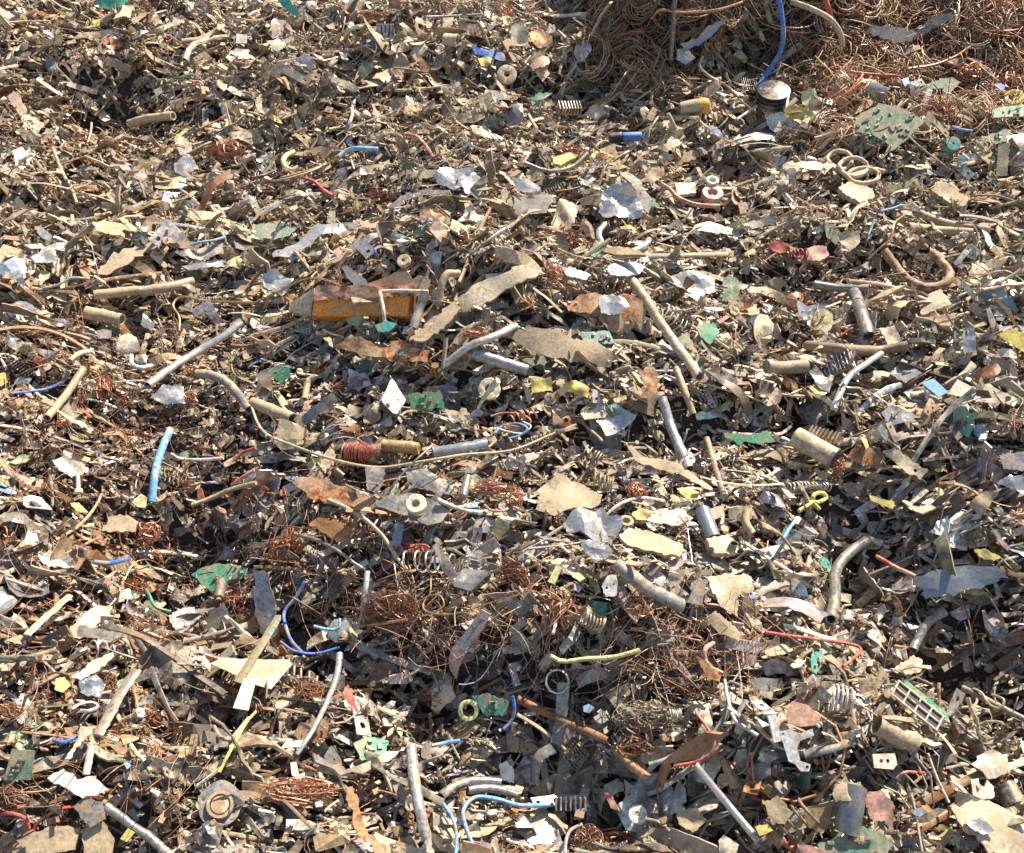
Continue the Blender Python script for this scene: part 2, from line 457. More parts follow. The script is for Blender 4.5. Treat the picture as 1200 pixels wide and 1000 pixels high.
def t_cable(hi):
    L = U(.05, .14) if hi else U(.02, .06); P = wander(L, 14 if hi else 7, U(.3, 1.6), .1)
    return tube(P, U(.0013, .0026) if hi else U(.001, .0017), 7 if hi else 4), L * .6, L * .25
def t_bracket(hi):
    L = U(.03, .065) if hi else U(.015, .03); W = L * U(.5, .9); a = U(.25, .45) * W
    p = [(-L / 2, -W / 2), (L / 2, -W / 2), (L / 2, -W / 2 + a), (-L / 2 + a, -W / 2 + a), (-L / 2 + a, W / 2), (-L / 2, W / 2)]
    hs = [circle(L / 2 - a * .6, -W / 2 + a / 2, a * .22, 6)] if hi else ()
    if hi: hs.append(circle(-L / 2 + a / 2, W / 2 - a * .6, a * .22, 6))
    def df(V):
        V = d_fold(V, 0 if rng.random() < .5 else 1.57, U(.5, 1.6) * rng.choice([-1, 1]), U(-.1, .1) * L); return d_crumple(V, L * .02, 6 / L)
    return plate(p, U(.0012, .0022), L / 4, 0, hs, L / 3.5 if hi else None, df), L, W
def t_washer(hi):
    R = U(.006, .014) if hi else U(.004, .008); r = R * U(.35, .75); H = U(.0015, .009)
    return lathe([(r, -H / 2), (R, -H / 2), (R * .98, H / 2), (r, H / 2), (r, -H / 2)], 16 if hi else 10), R * 2, R * 2
def t_spring(hi):
    L = U(.02, .05); R = U(.004, .009)
    return helix(L, R, U(5, 9), U(.0006, .0011), 4, 9, .0003), L, R * 2
def t_tangle(hi):
    L = U(.022, .055) if hi else U(.014, .03)
    return tangle(L / 2, L / 2 * U(.6, .95), L / 2 * U(.45, .7), 44 if hi else 16, U(.0004, .0007), 11 if hi else 8), L, L * .7
def t_foil(hi):
    L = U(.03, .08) if hi else U(.012, .034); W = L * U(.4, .85)
    return plate(rpoly(L, W), .0008, .009 if hi else .02, L * .03, (), L / 6 if hi else L / 3, lambda V: d_crumple(d_bend(d_fold(V, U(0, 6), U(-1.6, 1.6), 0), rng.normal(0, 18)), L * .10, 4.5 / L)), L, W
def t_comb(hi):
    L = U(.022, .045); W = L * U(.5, .9); n = int(rng.integers(5, 9)); parts = [box(L, W, .002)]
    for i in range(n): parts.append(box(.0014, W * .96, L * .16, ((i + .5) / n * L - L / 2, 0, L * .09)))
    return join(parts), L, W
def t_cup(hi):
    R = U(.006, .012) if hi else U(.003, .007); H = R * U(.6, 1.7)
    v, f = lathe([(R * .9, H), (R, H), (R, 0), (R * .3, -.0005), (R * .3, .0015), (R * .9, .0015), (R * .9, H)], 14)
    v = v * (1, U(.45, .9), 1); v[:, 0] += v[:, 2] * U(-.4, .4); v = v + rng.normal(0, R * .07, v.shape)
    return (v, f), R * 2, R * 2
def t_bolt(hi):
    R = U(.0028, .005); L = U(.012, .03)
    return join([lathe([(R * .5, 0), (R * .5, L)], 9), lathe([(R * .4, -R * .7), (R, -R * .7), (R, 0), (R * .4, 0)], 6)]), L * .6, R * 2
def t_loop(hi):
    R = U(.012, .028); n = int(rng.integers(2, 5)); pts = []
    t = np.linspace(0, n * 6.28 + U(0, 2), n * 12)
    P = np.stack([np.cos(t) * R * (1 + .12 * np.sin(t * .37)), np.sin(t) * R * (.85 + .1 * np.cos(t * .51)), t * .0007 + .003 * np.sin(t * .6)], 1)
    P[:, 0] += t * U(0, .0012)
    return tube(P, U(.0005, .0009), 4), R * 2, R * 2
def t_board(hi):
    L = U(.02, .05); W = L * U(.5, .9); parts = [plate(rpoly(L, W, 5, .2), .0016, L, 0, (), None, None)]
    for _ in range(5): parts.append(box(U(.002, .007), U(.002, .005), U(.001, .004), (U(-.25, .25) * L, U(-.25, .25) * W, .002)))
    return join(parts), L, W
KINDS = dict(shard=t_shard, strip=t_strip, chip=t_chip, chunk=t_chunk, tube=t_tube, wire=t_wire, cable=t_cable, bracket=t_bracket, washer=t_washer,
             spring=t_spring, tangle=t_tangle, foil=t_foil, comb=t_comb, cup=t_cup, bolt=t_bolt, loop=t_loop, board=t_board, hair=t_hair, bar=t_bar, curl=t_curl)
# object name, category, words in the label, material, smooth angle, group, colours with weights
TAN = 'tan'
COL = {  # colour, metallic
    'tan': (.37, .285, .18, 0), 'dusty brown': (.22, .155, .095, 0), 'sandy': (.50, .41, .28, 0), 'cream': (.64, .57, .44, 0), 'grey': (.24, .235, .22, .4),
    'silver': (.58, .55, .50, .6), 'dark grey': (.075, .073, .072, .3), 'black': (.02, .02, .021, 0), 'white': (.66, .64, .58, 0), 'rusty': (.27, .105, .04, .15),
    'copper': (.44, .21, .12, .5), 'dark copper': (.24, .12, .07, .4), 'brass': (.42, .29, .13, .6), 'yellow': (.64, .53, .13, 0), 'pale yellow': (.68, .64, .30, 0),
    'blue': (.05, .16, .50, 0), 'light blue': (.16, .40, .66, 0), 'red': (.45, .07, .055, 0), 'pink': (.54, .28, .23, 0), 'green': (.06, .27, .15, 0),
    'dull green': (.15, .21, .14, 0), 'teal': (.07, .27, .23, 0), 'orange': (.56, .25, .07, 0), 'bluish grey': (.30, .315, .33, .4), 'purple': (.25, .15, .35, 0)}
META = {
    'shard': ('metal_shard', 'metal shard', 'torn metal shard', 'dusty', None, 'torn metal shards in the heap', 'tan:6 sandy:3 grey:2.4 silver:1 rusty:.8 dark_grey:1.2 dusty_brown:4 cream:.8 bluish_grey:.4'),
    'strip': ('metal_strip', 'metal strip', 'bent narrow strip', 'dusty', 40, 'bent narrow strips in the heap', 'tan:5 sandy:2 grey:3 silver:2 rusty:.5 dusty_brown:3 cream:1.4 dark_grey:1'),
    'chip': ('broken_chip', 'broken chip', 'small flat chip', 'dusty', None, 'small flat chips in the heap', 'tan:6 sandy:3 cream:1.6 grey:2 white:.4 dusty_brown:4 silver:.4 rusty:.9'),
    'chunk': ('scrap_lump', 'scrap lump', 'angular lump', 'dusty', None, 'angular lumps in the heap', 'tan:5 sandy:2 dusty_brown:4 grey:2 cream:.7 rusty:.8 dark_grey:1'),
    'tube': ('metal_tube', 'metal tube', 'short crushed tube', 'dusty', 40, 'short crushed tubes in the heap', 'tan:5 grey:3 silver:1.6 dusty_brown:2 rusty:.6 sandy:1.5'),
    'wire': ('bare_wire', 'wire', 'thin curling wire', 'copper', 60, 'thin curling wires in the heap', 'copper:3.2 dark_copper:5 tan:2.4 silver:1.6 brass:1 dusty_brown:2 sandy:.8'),
    'cable': ('insulated_cable', 'cable', 'short insulated cable', 'plastic', 60, 'short insulated cables in the heap', 'red:2 blue:1.6 light_blue:1.4 yellow:1 pink:1 black:4 white:2 green:.4 purple:.4 grey:4 tan:4'),
    'bracket': ('metal_bracket', 'bracket', 'folded L shaped bracket', 'worn', None, 'folded brackets in the heap', 'grey:3 silver:3 tan:3 dusty_brown:1.5 rusty:.5 dark_grey:1'),
    'washer': ('metal_ring', 'ring', 'flat metal ring', 'worn', 35, 'flat metal rings in the heap', 'grey:3 silver:2 tan:3 rusty:1 copper:.6 cream:1'),
    'spring': ('coil_spring', 'spring', 'little coil spring', 'worn', 60, 'coil springs in the heap', 'silver:3 grey:3 copper:2 dusty_brown:1'),
    'tangle': ('copper_wire_tangle', 'wire tangle', 'matted ball of fine wire', 'copper', None, 'matted balls of fine copper wire', 'copper:5 dark_copper:4 rusty:2 brass:.6'),
    'foil': ('metal_foil', 'foil scrap', 'crumpled scrap of foil', 'metal', None, 'crumpled foil scraps in the heap', 'silver:4 bluish_grey:1.6 white:1 grey:2 tan:3 sandy:2'),
    'comb': ('finned_plate', 'finned plate', 'small finned plate', 'worn', None, 'finned plates in the heap', 'grey:3 dusty_brown:2 silver:1 dark_grey:1.5'),
    'cup': ('metal_cup', 'metal cup', 'small dented cup', 'worn', 40, 'dented cups in the heap', 'silver:3 grey:2 tan:3 cream:1 dark_grey:1 rusty:.6'),
    'bolt': ('steel_bolt', 'bolt', 'loose bolt', 'worn', 40, 'loose bolts in the heap', 'grey:3 silver:2 rusty:2 tan:2'),
    'loop': ('wire_loop', 'wire loop', 'loose loop of wire', 'copper', 60, 'loose wire loops in the heap', 'tan:2 silver:2 copper:3 brass:1.5 grey:1'),
    'board': ('circuit_board_fragment', 'circuit board', 'broken piece of circuit board', 'pcb', None, 'broken circuit board pieces', 'dull_green:5 green:.8 teal:.6 dusty_brown:3'),
    'bar': ('metal_rod', 'rod', 'long thin rod', 'dusty', 50, 'long thin rods in the heap', 'tan:5 sandy:2 grey:3 silver:2 dusty_brown:4 rusty:1 cream:.6 dark_grey:1'),
    'curl': ('curled_sheet', 'curled sheet', 'curled torn sheet', 'worn', 35, 'curled torn sheets in the heap', 'grey:4 silver:3 tan:4 sandy:2 dusty_brown:3 dark_grey:2 rusty:1 bluish_grey:.6'),
    'hair': ('wire_hair', 'wire', 'fine wire', 'copper', 60, 'fine wires', 'copper:5 dark_copper:5 tan:1.4 rusty:2 silver:.6 brass:.8 sandy:.5'),
    'plastic': ('plastic_flake', 'plastic flake', 'broken plastic flake', 'plastic', None, 'coloured plastic flakes in the heap', 'pale_yellow:3 yellow:2 white:2 blue:1 light_blue:.7 red:.8 green:.4 teal:.5 orange:1.4 black:3 pink:.5 cream:3'),
}
KINDS['plastic'] = t_chip
N_TMPL = 14
def colour_table(s):
    ks, ws = [], []
    for q in s.split():
        k, w = q.split(':'); ks.append(k.replace('_', ' ')); ws.append(float(w))
    return ks, np.array(ws) / sum(ws)
TM = {k: [] for k in KINDS}; LOW = {k: [] for k in KINDS}
for k, fn in KINDS.items():
    for i in range(N_TMPL):
        (V, F), L, W = fn(True); V = V - (V.max(0) + V.min(0)) / 2
        name, mt, sm = META[k][0], META[k][3], META[k][4]
        TM[k].append((make_mesh(name, (V, F), M[mt], sm), L, W, (V[:, 2].max() - V[:, 2].min())))
    for i in range(N_TMPL + 6):
        (V, F), L, W = fn(False); V = V - (V.max(0) + V.min(0)) / 2
        lt = np.array([len(f) for f in F], np.int32); lv = np.concatenate([np.array(f, np.int32) for f in F])
        LOW[k].append((V.astype(np.float32), lt, lv, L, W, V[:, 2].max() - V[:, 2].min()))

# ------------------------------------------------------------------ the pile: everything is dropped on what lies below it
RES = .007; X0, X1, Y0, Y1 = -3.2, 3.2, -1.9, 3.6
NX, NY = int((X1 - X0) / RES), int((Y1 - Y0) / RES)
gx = X0 + (np.arange(NX) + .5) * RES; gy = Y0 + (np.arange(NY) + .5) * RES
TOP = height(*np.meshgrid(gx, gy)).astype(np.float32)
BASE = TOP.copy()
def at(A, x, y):
    return A[np.clip(((y - Y0) / RES).astype(int), 0, NY - 1), np.clip(((x - X0) / RES).astype(int), 0, NX - 1)]
def raise_to(x, y, z):
    np.maximum.at(TOP, (np.clip(((y - Y0) / RES).astype(int), 0, NY - 1), np.clip(((x - X0) / RES).astype(int), 0, NX - 1)), z.astype(np.float32))
def settle(x, y, L, W, T, sink=.35, stand=.10, wild=.28):
    """resting place and frame of pieces dropped at x, y (arrays)"""
    n = len(x); th = U(0, 2 * math.pi, n); th = np.where(rng.random(n) < .72, rng.normal(0, .38, n) + .06, th)
    dx, dy = np.cos(th), np.sin(th)
    a, b = L * .42, W * .42
    z0 = at(TOP, x, y); zp = at(TOP, x + dx * a, y + dy * a); zm = at(TOP, x - dx * a, y - dy * a)
    wp = at(TOP, x - dy * b, y + dx * b); wm = at(TOP, x + dy * b, y - dx * b)
    s1 = np.clip((zp - zm) / (2 * a), -.9, .9) + rng.normal(0, wild, n); s2 = np.clip((wp - wm) / (2 * np.maximum(b, .004)), -.9, .9) + rng.normal(0, wild * 1.3, n)
    st = rng.random(n) < stand; s1 = np.where(st, s1 + rng.normal(0, 1.2, n), s1); s2 = np.where(st, s2 + rng.normal(0, 1.5, n), s2)
    zz = np.sort(np.stack([z0, zp, zm, wp, wm]), 0)
    z = zz[3] * .5 + zz[2] * .5 + T * sink
    ex = np.stack([dx, dy, s1], 1); ex /= np.linalg.norm(ex, axis=1)[:, None]
    ey = np.stack([-dy, dx, s2], 1); ey -= ex * np.sum(ex * ey, 1)[:, None]; ey /= np.linalg.norm(ey, axis=1)[:, None]
    ez = np.cross(ex, ey)
    fl = np.where(rng.random(n) < .5, 1, -1)[:, None]; ey = ey * fl; ez = ez * fl
    h = z + T * .3
    for k1, k2 in ((0, 0), (.9, 0), (-.9, 0), (0, .9), (0, -.9), (.5, .5), (-.5, -.5), (.5, -.5), (-.5, .5)):
        raise_to(x + dx * a * k1 - dy * b * k2 * fl[:, 0], y + dy * a * k1 + dx * b * k2 * fl[:, 0], h + a * k1 * ex[:, 2] + b * k2 * ey[:, 2] * fl[:, 0])
    return z, np.stack([ex, ey, ez], 2)
# heroes cover this part of the picture: keep it free of later pieces
MASK = np.zeros((250, 300), bool)
def mask_poly(pts, grow=3):
    A = np.array(pts) / 4.0; lo = np.floor(A.min(0) - 2).astype(int); hi = np.ceil(A.max(0) + 2).astype(int)
    pl = [tuple(p) for p in A]
    for yy in range(max(0, lo[1]), min(250, hi[1])):
        for xx in range(max(0, lo[0]), min(300, hi[0])):
            if inside((xx + .5, yy + .5), pl): MASK[yy, xx] = True
def mask_path(pts, r):
    A = np.array(pts, float)[:, :2]
    for i in range(len(A) - 1):
        n = max(2, int(np.linalg.norm(A[i + 1] - A[i]) / 3))
        for t in np.linspace(0, 1, n):
            p = (A[i] * (1 - t) + A[i + 1] * t) / 4; q = max(0.6, r / 4)
            x0, x1 = int(p[0] - q), int(p[0] + q) + 1; y0, y1 = int(p[1] - q), int(p[1] + q) + 1
            MASK[max(0, y0):max(0, min(250, y1)), max(0, x0):max(0, min(300, x1))] = True
def masked(x, y, a=None):
    if a is not None: return masked(x, y) | masked(x + a, y) | masked(x - a, y) | masked(x, y + a) | masked(x, y - a)
    px, py, _ = project(np.stack([x, y, at(TOP, x, y)], 1))
    ok = (px >= 0) & (px < 1200) & (py >= 0) & (py < 1000)
    return ok & MASK[np.clip(py / 4, 0, 249).astype(int), np.clip(px / 4, 0, 299).astype(int)]
def patch(x, y):
    """coarse and fine patches of the heap"""
    return 1 + .30 * np.sin(4.1 * x + 1.3 * y + 1) * np.sin(5.2 * y - 2 * x) + .12 * np.sin(11 * x + 3) * np.sin(13 * y)
def zone(px, py):
    """0 dusty heap, 1 wire tangle (top right and middle), 2 fine grey-red litter on the left"""
    w = np.zeros(len(px), int)
    w[((px > 690) & (py < 100 + 12 * np.sin(px / 40))) | ((px > 930) & (py < 175) & (rng.random(len(px)) < .6))] = 1
    w[(np.abs(px - 640) < 190) & (np.abs(py - 745 - (px - 640) * .1) < 48) & (rng.random(len(px)) < .55)] = 1
    w[(np.abs(px - 350) < 90) & (np.abs(py - 670) < 70) & (rng.random(len(px)) < .4)] = 1
    w[(px < 300 - (py - 400) * .1) & (py > 370) & (rng.random(len(px)) < .75)] = 2
    return w

# ------------------------------------------------------------------ the pieces one can point at in the photograph
HS = []          # (builder, args)
MARKS = []       # (x, y, phrase): what the labels of small pieces refer to
def P(name, cat, label, mat, col, poly, th=1.6, cr=.05, tilt=(0, 0), bend=0, holes=(), lift=7, jag=.018, k=None, kids=(), fold=None, cover=1):
    c = np.mean(np.array(poly, float), 0)
    if mat == 'dusty' and 0 < cr <= .05 and th < 3: cr = .06; jag = max(jag, .02)
    if cover: mask_poly(poly)
    if k: MARKS.append((c[0], c[1], k))
    HS.append(('P', dict(name=name, cat=cat, label=label, mat=mat, col=col, poly=poly, th=th, cr=cr, tilt=tilt, bend=bend, holes=holes, lift=lift, jag=jag, kids=kids, fold=fold, c=c)))
def T(name, cat, label, mat, col, path, r, hollow=0, flat=1, lift=6, k=None, sides=10, kids=(), wob=.04, cover=1, taper=None):
    if cover: mask_path(path, r)
    m = path[len(path) // 2]
    if k: MARKS.append((m[0], m[1], k))
    HS.append(('T', dict(name=name, cat=cat, label=label, mat=mat, col=col, path=path, r=r, hollow=hollow, flat=flat, lift=lift, sides=sides, kids=kids, wob=wob, taper=taper)))
def W(name, cat, label, mat, col, path, r=1.2, lift=9, k=None, **kw):
    T(name, cat, label, mat, col, path, r, 0, 1, lift, k, 6, wob=.02, **kw)
def B(label, col, c, rx, ry, k=None, n=90, lift=6, name='copper_wire_tangle', cat='wire tangle', mat='copper', wr=.45):
    mask_poly(circle(c[0], c[1], rx * .9, 10)) if rx < ry * 1.3 else mask_poly([(c[0] + rx * .9 * math.cos(a), c[1] + ry * .9 * math.sin(a)) for a in np.linspace(0, 6.2, 10)])
    if k: MARKS.append((c[0], c[1], k))
    HS.append(('B', dict(name=name, cat=cat, label=label, mat=mat, col=col, c=c, rx=rx, ry=ry, n=n, lift=lift, wr=wr)))
def S(label, col, p0, p1, R, turns, wr=.9, k=None, lift=8, mat='worn'):
    mask_path([p0, p1], R)
    if k: MARKS.append(((p0[0] + p1[0]) / 2, (p0[1] + p1[1]) / 2, k))
    HS.append(('S', dict(name='coil_spring', cat='spring', label=label, mat=mat, col=col, p0=p0, p1=p1, R=R, turns=turns, wr=wr, lift=lift)))
def R(name, cat, label, mat, col, c, rr, inner=.5, H=3, tilt=(0, 0), k=None, lift=7):
    mask_poly(circle(c[0], c[1], rr * .9, 8))
    if k: MARKS.append((c[0], c[1], k))
    HS.append(('R', dict(name=name, cat=cat, label=label, mat=mat, col=col, c=c, R=rr, inner=inner, H=H, tilt=tilt, lift=lift)))
def q(x0, y0, x1, y1, sk=0):      # skewed quad in pixels
    return [(x0 + sk, y0), (x1, y0 + abs(sk) * .3), (x1 - sk, y1), (x0, y1 - abs(sk) * .3)]

# --- the middle
P('sheet_metal', 'metal sheet', 'dusty tan metal sheet with a turned rim wedged behind the orange block', 'dusty', 'tan', [(398, 345), (470, 318), (506, 330), (500, 348), (430, 350)], lift=14, tilt=(12, 0))
HS.append(('X', dict(fn='orange_block'))); mask_poly([(340, 340), (490, 340), (490, 378), (340, 378)]); MARKS.append((415, 358, 'orange resin block'))
W('bent_rod', 'wire', 'cream bent wire hooked over the right half of the orange block', 'dusty', 'cream', [(502, 342, 22), (470, 341, 30), (447, 342, 38), (446, 346, 38), (449, 362, 32), (451, 380, 12)], 2.2, 20)
T('metal_tube', 'tube', 'grey dusty tube leaning on the right end of the orange block', 'dusty', 'grey', [(499, 342, 26), (492, 360, 20), (484, 385, 10)], 5.5, .8, lift=12)
T('metal_elbow', 'tube', 'tan arched tube elbow standing right of the orange block', 'dusty', 'tan', [(514, 356, 6), (517, 335, 22), (525, 321, 26), (538, 321, 18)], 4.6, .7, lift=12, k='arched tube elbow')
P('metal_duct', 'metal duct', 'big silvery crumpled duct length behind the arched elbow', 'worn', 'sandy', [(536, 352), (560, 332), (624, 308), (632, 322), (600, 338), (560, 362), (540, 366)], 8, .05, (10, 0), lift=16, k='silvery crumpled duct')
P('metal_channel', 'metal channel', 'V shaped tan channel piece open toward the orange block', 'dusty', 'tan', [(480, 386), (500, 384), (533, 354), (541, 362), (520, 386), (496, 401), (480, 400)], 6, .02, (-6, 0), lift=14)
P('rusty_sheet', 'rusty sheet', 'torn pale orange sheet lying below the orange block', 'rust', 'orange', [(393, 405), (412, 392), (430, 400), (445, 408), (470, 398), (482, 406), (503, 410), (500, 424), (462, 424), (432, 418)], 1.5, .05, (8, 0), lift=10, k='torn pale orange sheet')
P('circuit_board_piece', 'circuit board', 'pale green board end leaning under the orange block', 'pcb', 'dull green', [(405, 375), (418, 368), (444, 384), (448, 398), (430, 395)], lift=16, tilt=(20, 10), cr=0)
P('plastic_connector', 'plastic piece', 'small teal plastic stub under the bent cream wire', 'plastic', 'teal', [(440, 382), (455, 377), (466, 381), (456, 390), (444, 390)], 8, 0, lift=14)
B('loose copper strands right of the torn pale orange sheet', 'copper', (556, 392), 17, 8, n=50)
T('metal_tube', 'tube', 'long silvery bent tube slanting up below the crumpled duct', 'worn', 'silver', [(521, 428, 6), (548, 407, 14), (575, 396, 16), (604, 382, 12)], 5.5, .8, .8, k='long slanting silvery tube')
T('metal_pin', 'rod', 'short upright tan rod at the low end of the slanting silvery tube', 'dusty', 'tan', [(523, 396, 26), (519, 432, 8)], 2.6)
P('sheet_metal', 'metal sheet', 'large dusty tan sheet with curled torn end in the middle', 'dusty', 'tan', [(598, 392), (618, 382), (662, 392), (700, 402), (726, 420), (715, 430), (680, 424), (640, 418), (610, 405)], 1.6, .05, (6, 0), lift=12, k='large dusty tan sheet')
P('circuit_board_piece', 'circuit board', 'pale teal board strip on the upper edge of the large tan sheet', 'pcb', 'teal', [(677, 390), (713, 388), (720, 402), (690, 405)], lift=18, cr=0, k='pale teal board strip')
P('yellow_tag', 'plastic tag', 'square yellow plastic tag left of its crumpled twin', 'plastic', 'yellow', [(621, 443), (646, 442), (647, 457), (624, 461)], 1.5, .05, (15, 0), lift=14, k='square yellow tag')
P('yellow_tag', 'plastic tag', 'crumpled yellow plastic tag right of the square yellow tag', 'plastic', 'yellow', [(661, 450), (675, 446), (690, 453), (690, 467), (680, 463), (664, 459)], 1.5, .12, (15, 0), lift=12)
P('plastic_shell', 'motor shell', 'rust orange curved shell holding a crumpled silver lump', 'rust', 'orange', [(664, 352), (680, 343), (705, 346), (735, 346), (757, 358), (755, 372), (738, 388), (712, 383), (695, 370), (675, 362)], 2.5, .08, (4, 0), bend=9, lift=10, k='rust orange shell')
P('metal_foil', 'foil', 'crumpled silver lump sitting in the rust orange shell', 'metal', 'silver', [(699, 352), (710, 346), (730, 348), (736, 360), (725, 368), (705, 368)], 3, .16, (6, 0), lift=20)
B('pink copper wire ball left of the rust orange shell', 'copper', (649, 323), 10, 13, 'pink wire ball')
B('wide copper wire ball above the pink wire ball', 'dark copper', (671, 289), 19, 16, 'wide copper wire ball', n=120)
P('metal_plate', 'metal plate', 'pale grey rectangular plate tilted above the wide copper ball', 'dusty', 'sandy', [(656, 234), (681, 240), (668, 271), (646, 265)], 2.5, .01, (18, 0), lift=16, jag=0, k='pale rectangular plate')
T('steel_ring', 'half ring', 'large silver half ring of bent bar beside the copper ball', 'metal', 'silver', [(709, 262, 16), (702, 272, 16), (705, 284, 14), (718, 293, 12), (738, 295, 12), (756, 287, 14), (761, 280, 16)], 3.6, 0, .7, k='silver half ring')
P('plastic_chip', 'plastic chip', 'lemon yellow chip inside the silver half ring', 'plastic', 'yellow', [(727, 266), (738, 264), (746, 269), (740, 273), (729, 272)], 2, .02, lift=14)
T('steel_bar', 'bar', 'long dark flat bar lying under the silver half ring', 'dusty', 'dusty brown', [(716, 302), (780, 300), (852, 298)], 4.6, 0, .6, k='long dark flat bar')
P('steel_paddle', 'metal plate', 'oval grey blade lying on top of the long silver pipe', 'metal', 'bluish grey', [(709, 316), (718, 309), (745, 308), (756, 313), (750, 321), (735, 325), (716, 323)], 2.5, .02, lift=22)
T('metal_pipe', 'pipe', 'long pale pipe running down right from under the oval blade', 'dusty', 'sandy', [(737, 323, 14), (756, 350, 16), (775, 380, 14), (800, 415, 12), (820, 442, 8)], 5.6, .8, k='long pale pipe', sides=14)
T('metal_pipe', 'pipe', 'thin pale pipe continuing below the long pale pipe', 'dusty', 'tan', [(792, 432, 6), (803, 460, 10), (812, 485, 8)], 4, .7)
T('metal_pipe', 'pipe', 'upright silver pipe below the orange forked piece', 'worn', 'silver', [(776, 466, 10), (786, 500, 14), (800, 532, 12), (808, 550, 8)], 5.8, .8, k='upright silver pipe', sides=14)
T('metal_rod', 'rod', 'brown rod standing right of the upright silver pipe', 'dusty', 'dusty brown', [(828, 514, 8), (838, 548, 12), (848, 581, 8)], 3.6)
P('rusty_bracket', 'bracket', 'pale orange forked piece above the upright silver pipe', 'rust', 'orange', [(735, 472), (756, 450), (748, 436), (765, 430), (772, 440), (770, 460), (760, 468), (750, 466), (740, 476)], 2, .05, (10, 0), lift=14, k='orange forked piece')
P('metal_plate', 'metal plate', 'grey green plate standing upright right of the long dark bar', 'plastic', 'dull green', [(848, 326), (856, 322), (870, 334), (862, 352), (846, 353)], 2, .02, (25, 10), holes=[(852, 343, 1.5)], lift=14)
P('green_plastic', 'plastic flake', 'green leaf shaped flake beside the long pale pipe', 'plastic', 'green', [(815, 384), (826, 378), (838, 380), (843, 390), (832, 404), (820, 394)], 1.5, .03, (15, 0), lift=14, k='green leaf shaped flake')
P('circuit_board_piece', 'circuit board', 'narrow green board strip right beside the long pale pipe', 'pcb', 'dull green', [(793, 397), (806, 390), (822, 425), (824, 436), (812, 428)], 1.6, 0, (8, 0), lift=8)
P('plastic_chip', 'plastic chip', 'small red chip right above the green leaf shaped flake', 'plastic', 'red', [(839, 377), (850, 370), (855, 372), (844, 380)], 3, .02, lift=12)
P('metal_foil', 'foil', 'stack of silver crumpled foil under the long dark bar', 'metal', 'silver', [(780, 325), (805, 320), (835, 328), (838, 342), (815, 348), (792, 338)], 1, .13, (6, 0), lift=10)
P('plastic_connector', 'connector', 'blue grey connector block right of the pink wire ball', 'plastic', 'bluish grey', [(659, 318), (668, 314), (692, 324), (686, 330), (664, 325)], 10, .01, lift=14)
S('copper spring lying left below the square yellow tag', 'copper', (598, 492), (628, 482), 7, 7, 1, 'copper spring')
W('insulated_cable', 'cable', 'looped red wire beside the copper spring', 'plastic', 'red', [(575, 488), (590, 484), (612, 486), (622, 494), (612, 500), (590, 498)], 1.1, 12)
W('insulated_cable', 'cable', 'looped light blue wire beside the copper spring', 'plastic', 'light blue', [(580, 508), (588, 500), (605, 496), (618, 502), (610, 510), (596, 514)], 1.2, 14)
W('insulated_cable', 'cable', 'white wire curling under the looped light blue wire', 'plastic', 'white', [(582, 502), (596, 506), (612, 508), (622, 500), (612, 494)], 1.1, 12)
R('steel_ring', 'ring', 'thick cream ring with a dark hole right below the slanting silvery tube', 'dusty', 'cream', (574, 457), 13, .42, 7, (10, 0), 'thick cream ring')
T('metal_tube', 'tube', 'blue grey tube lying right of the slanting silvery tube', 'worn', 'bluish grey', [(556, 415), (585, 424), (618, 434)], 7, .85, k='blue grey tube')
P('circuit_board_piece', 'circuit board', 'cream parts on a small green edged board box', 'pcb', 'green', [(478, 462), (516, 458), (521, 478), (482, 483)], 3, 0, (12, 0), lift=10, k='small green edged board')
P('green_connector', 'plastic piece', 'bright green plastic plate with square holes', 'plastic', 'green', [(314, 437), (326, 428), (341, 434), (338, 442), (328, 449)], 3, 0, (20, 0), holes=[(323, 438, 2), (331, 436, 2)], lift=18, k='bright green plate with square holes')
P('metal_plate', 'metal plate', 'pale grey plate left of the bright green plate', 'dusty', 'grey', [(301, 436), (314, 432), (320, 452), (314, 470), (300, 464)], 1.6, .03, (12, 0), lift=12)
T('metal_tube', 'tube', 'tan curved tube stub right of the bright green plate', 'dusty', 'tan', [(370, 441), (362, 446), (359, 456), (357, 468)], 3.6, .7)
T('metal_pipe', 'pipe', 'thick tan pipe end below the bright green plate', 'dusty', 'tan', [(296, 472), (320, 482), (343, 491)], 7, .8, k='thick tan pipe end')
# --- silver bits above the orange block
P('metal_strip', 'metal strip', 'long wide silver strip folded twice above the orange block', 'metal', 'silver', [(420, 259), (421, 270), (378, 277), (352, 296), (340, 303), (320, 302), (323, 293), (345, 285), (366, 266)], 1.4, .04, (5, 0), lift=16, k='long wide silver strip')
P('circuit_board_piece', 'plastic sheet', 'pale green flat sheet left of the wide silver strip', 'plastic', 'dull green', [(299, 264), (325, 260), (348, 268), (340, 276), (318, 282), (299, 278)], 1.6, .02, lift=10, k='pale green flat sheet')
T('metal_tube', 'tube', 'polished tube stub right of the wide silver strip', 'metal', 'silver', [(443, 270), (476, 284)], 6.2, .85, k='polished tube stub')
P('plastic_chip', 'plastic chip', 'dark red chip under the wide silver strip', 'plastic', 'red', [(391, 294), (400, 289), (403, 300), (396, 304)], 3, .02, lift=12)
P('plastic_chip', 'plastic chip', 'flat faded red piece at the strip end above the tube stub', 'plastic', 'pink', [(419, 258), (428, 261), (447, 263), (444, 268), (425, 267)], 2, .02, lift=18)
P('metal_plate', 'metal plate', 'silver plate pointing down toward the orange block', 'metal', 'bluish grey', [(399, 312), (408, 312), (436, 335), (420, 339), (411, 330)], 1.5, .03, (10, 0), lift=16)
R('steel_gear', 'gear', 'small tan cog below the polished tube stub', 'dusty', 'sandy', (475, 308), 8, .3, 5, (0, 0))
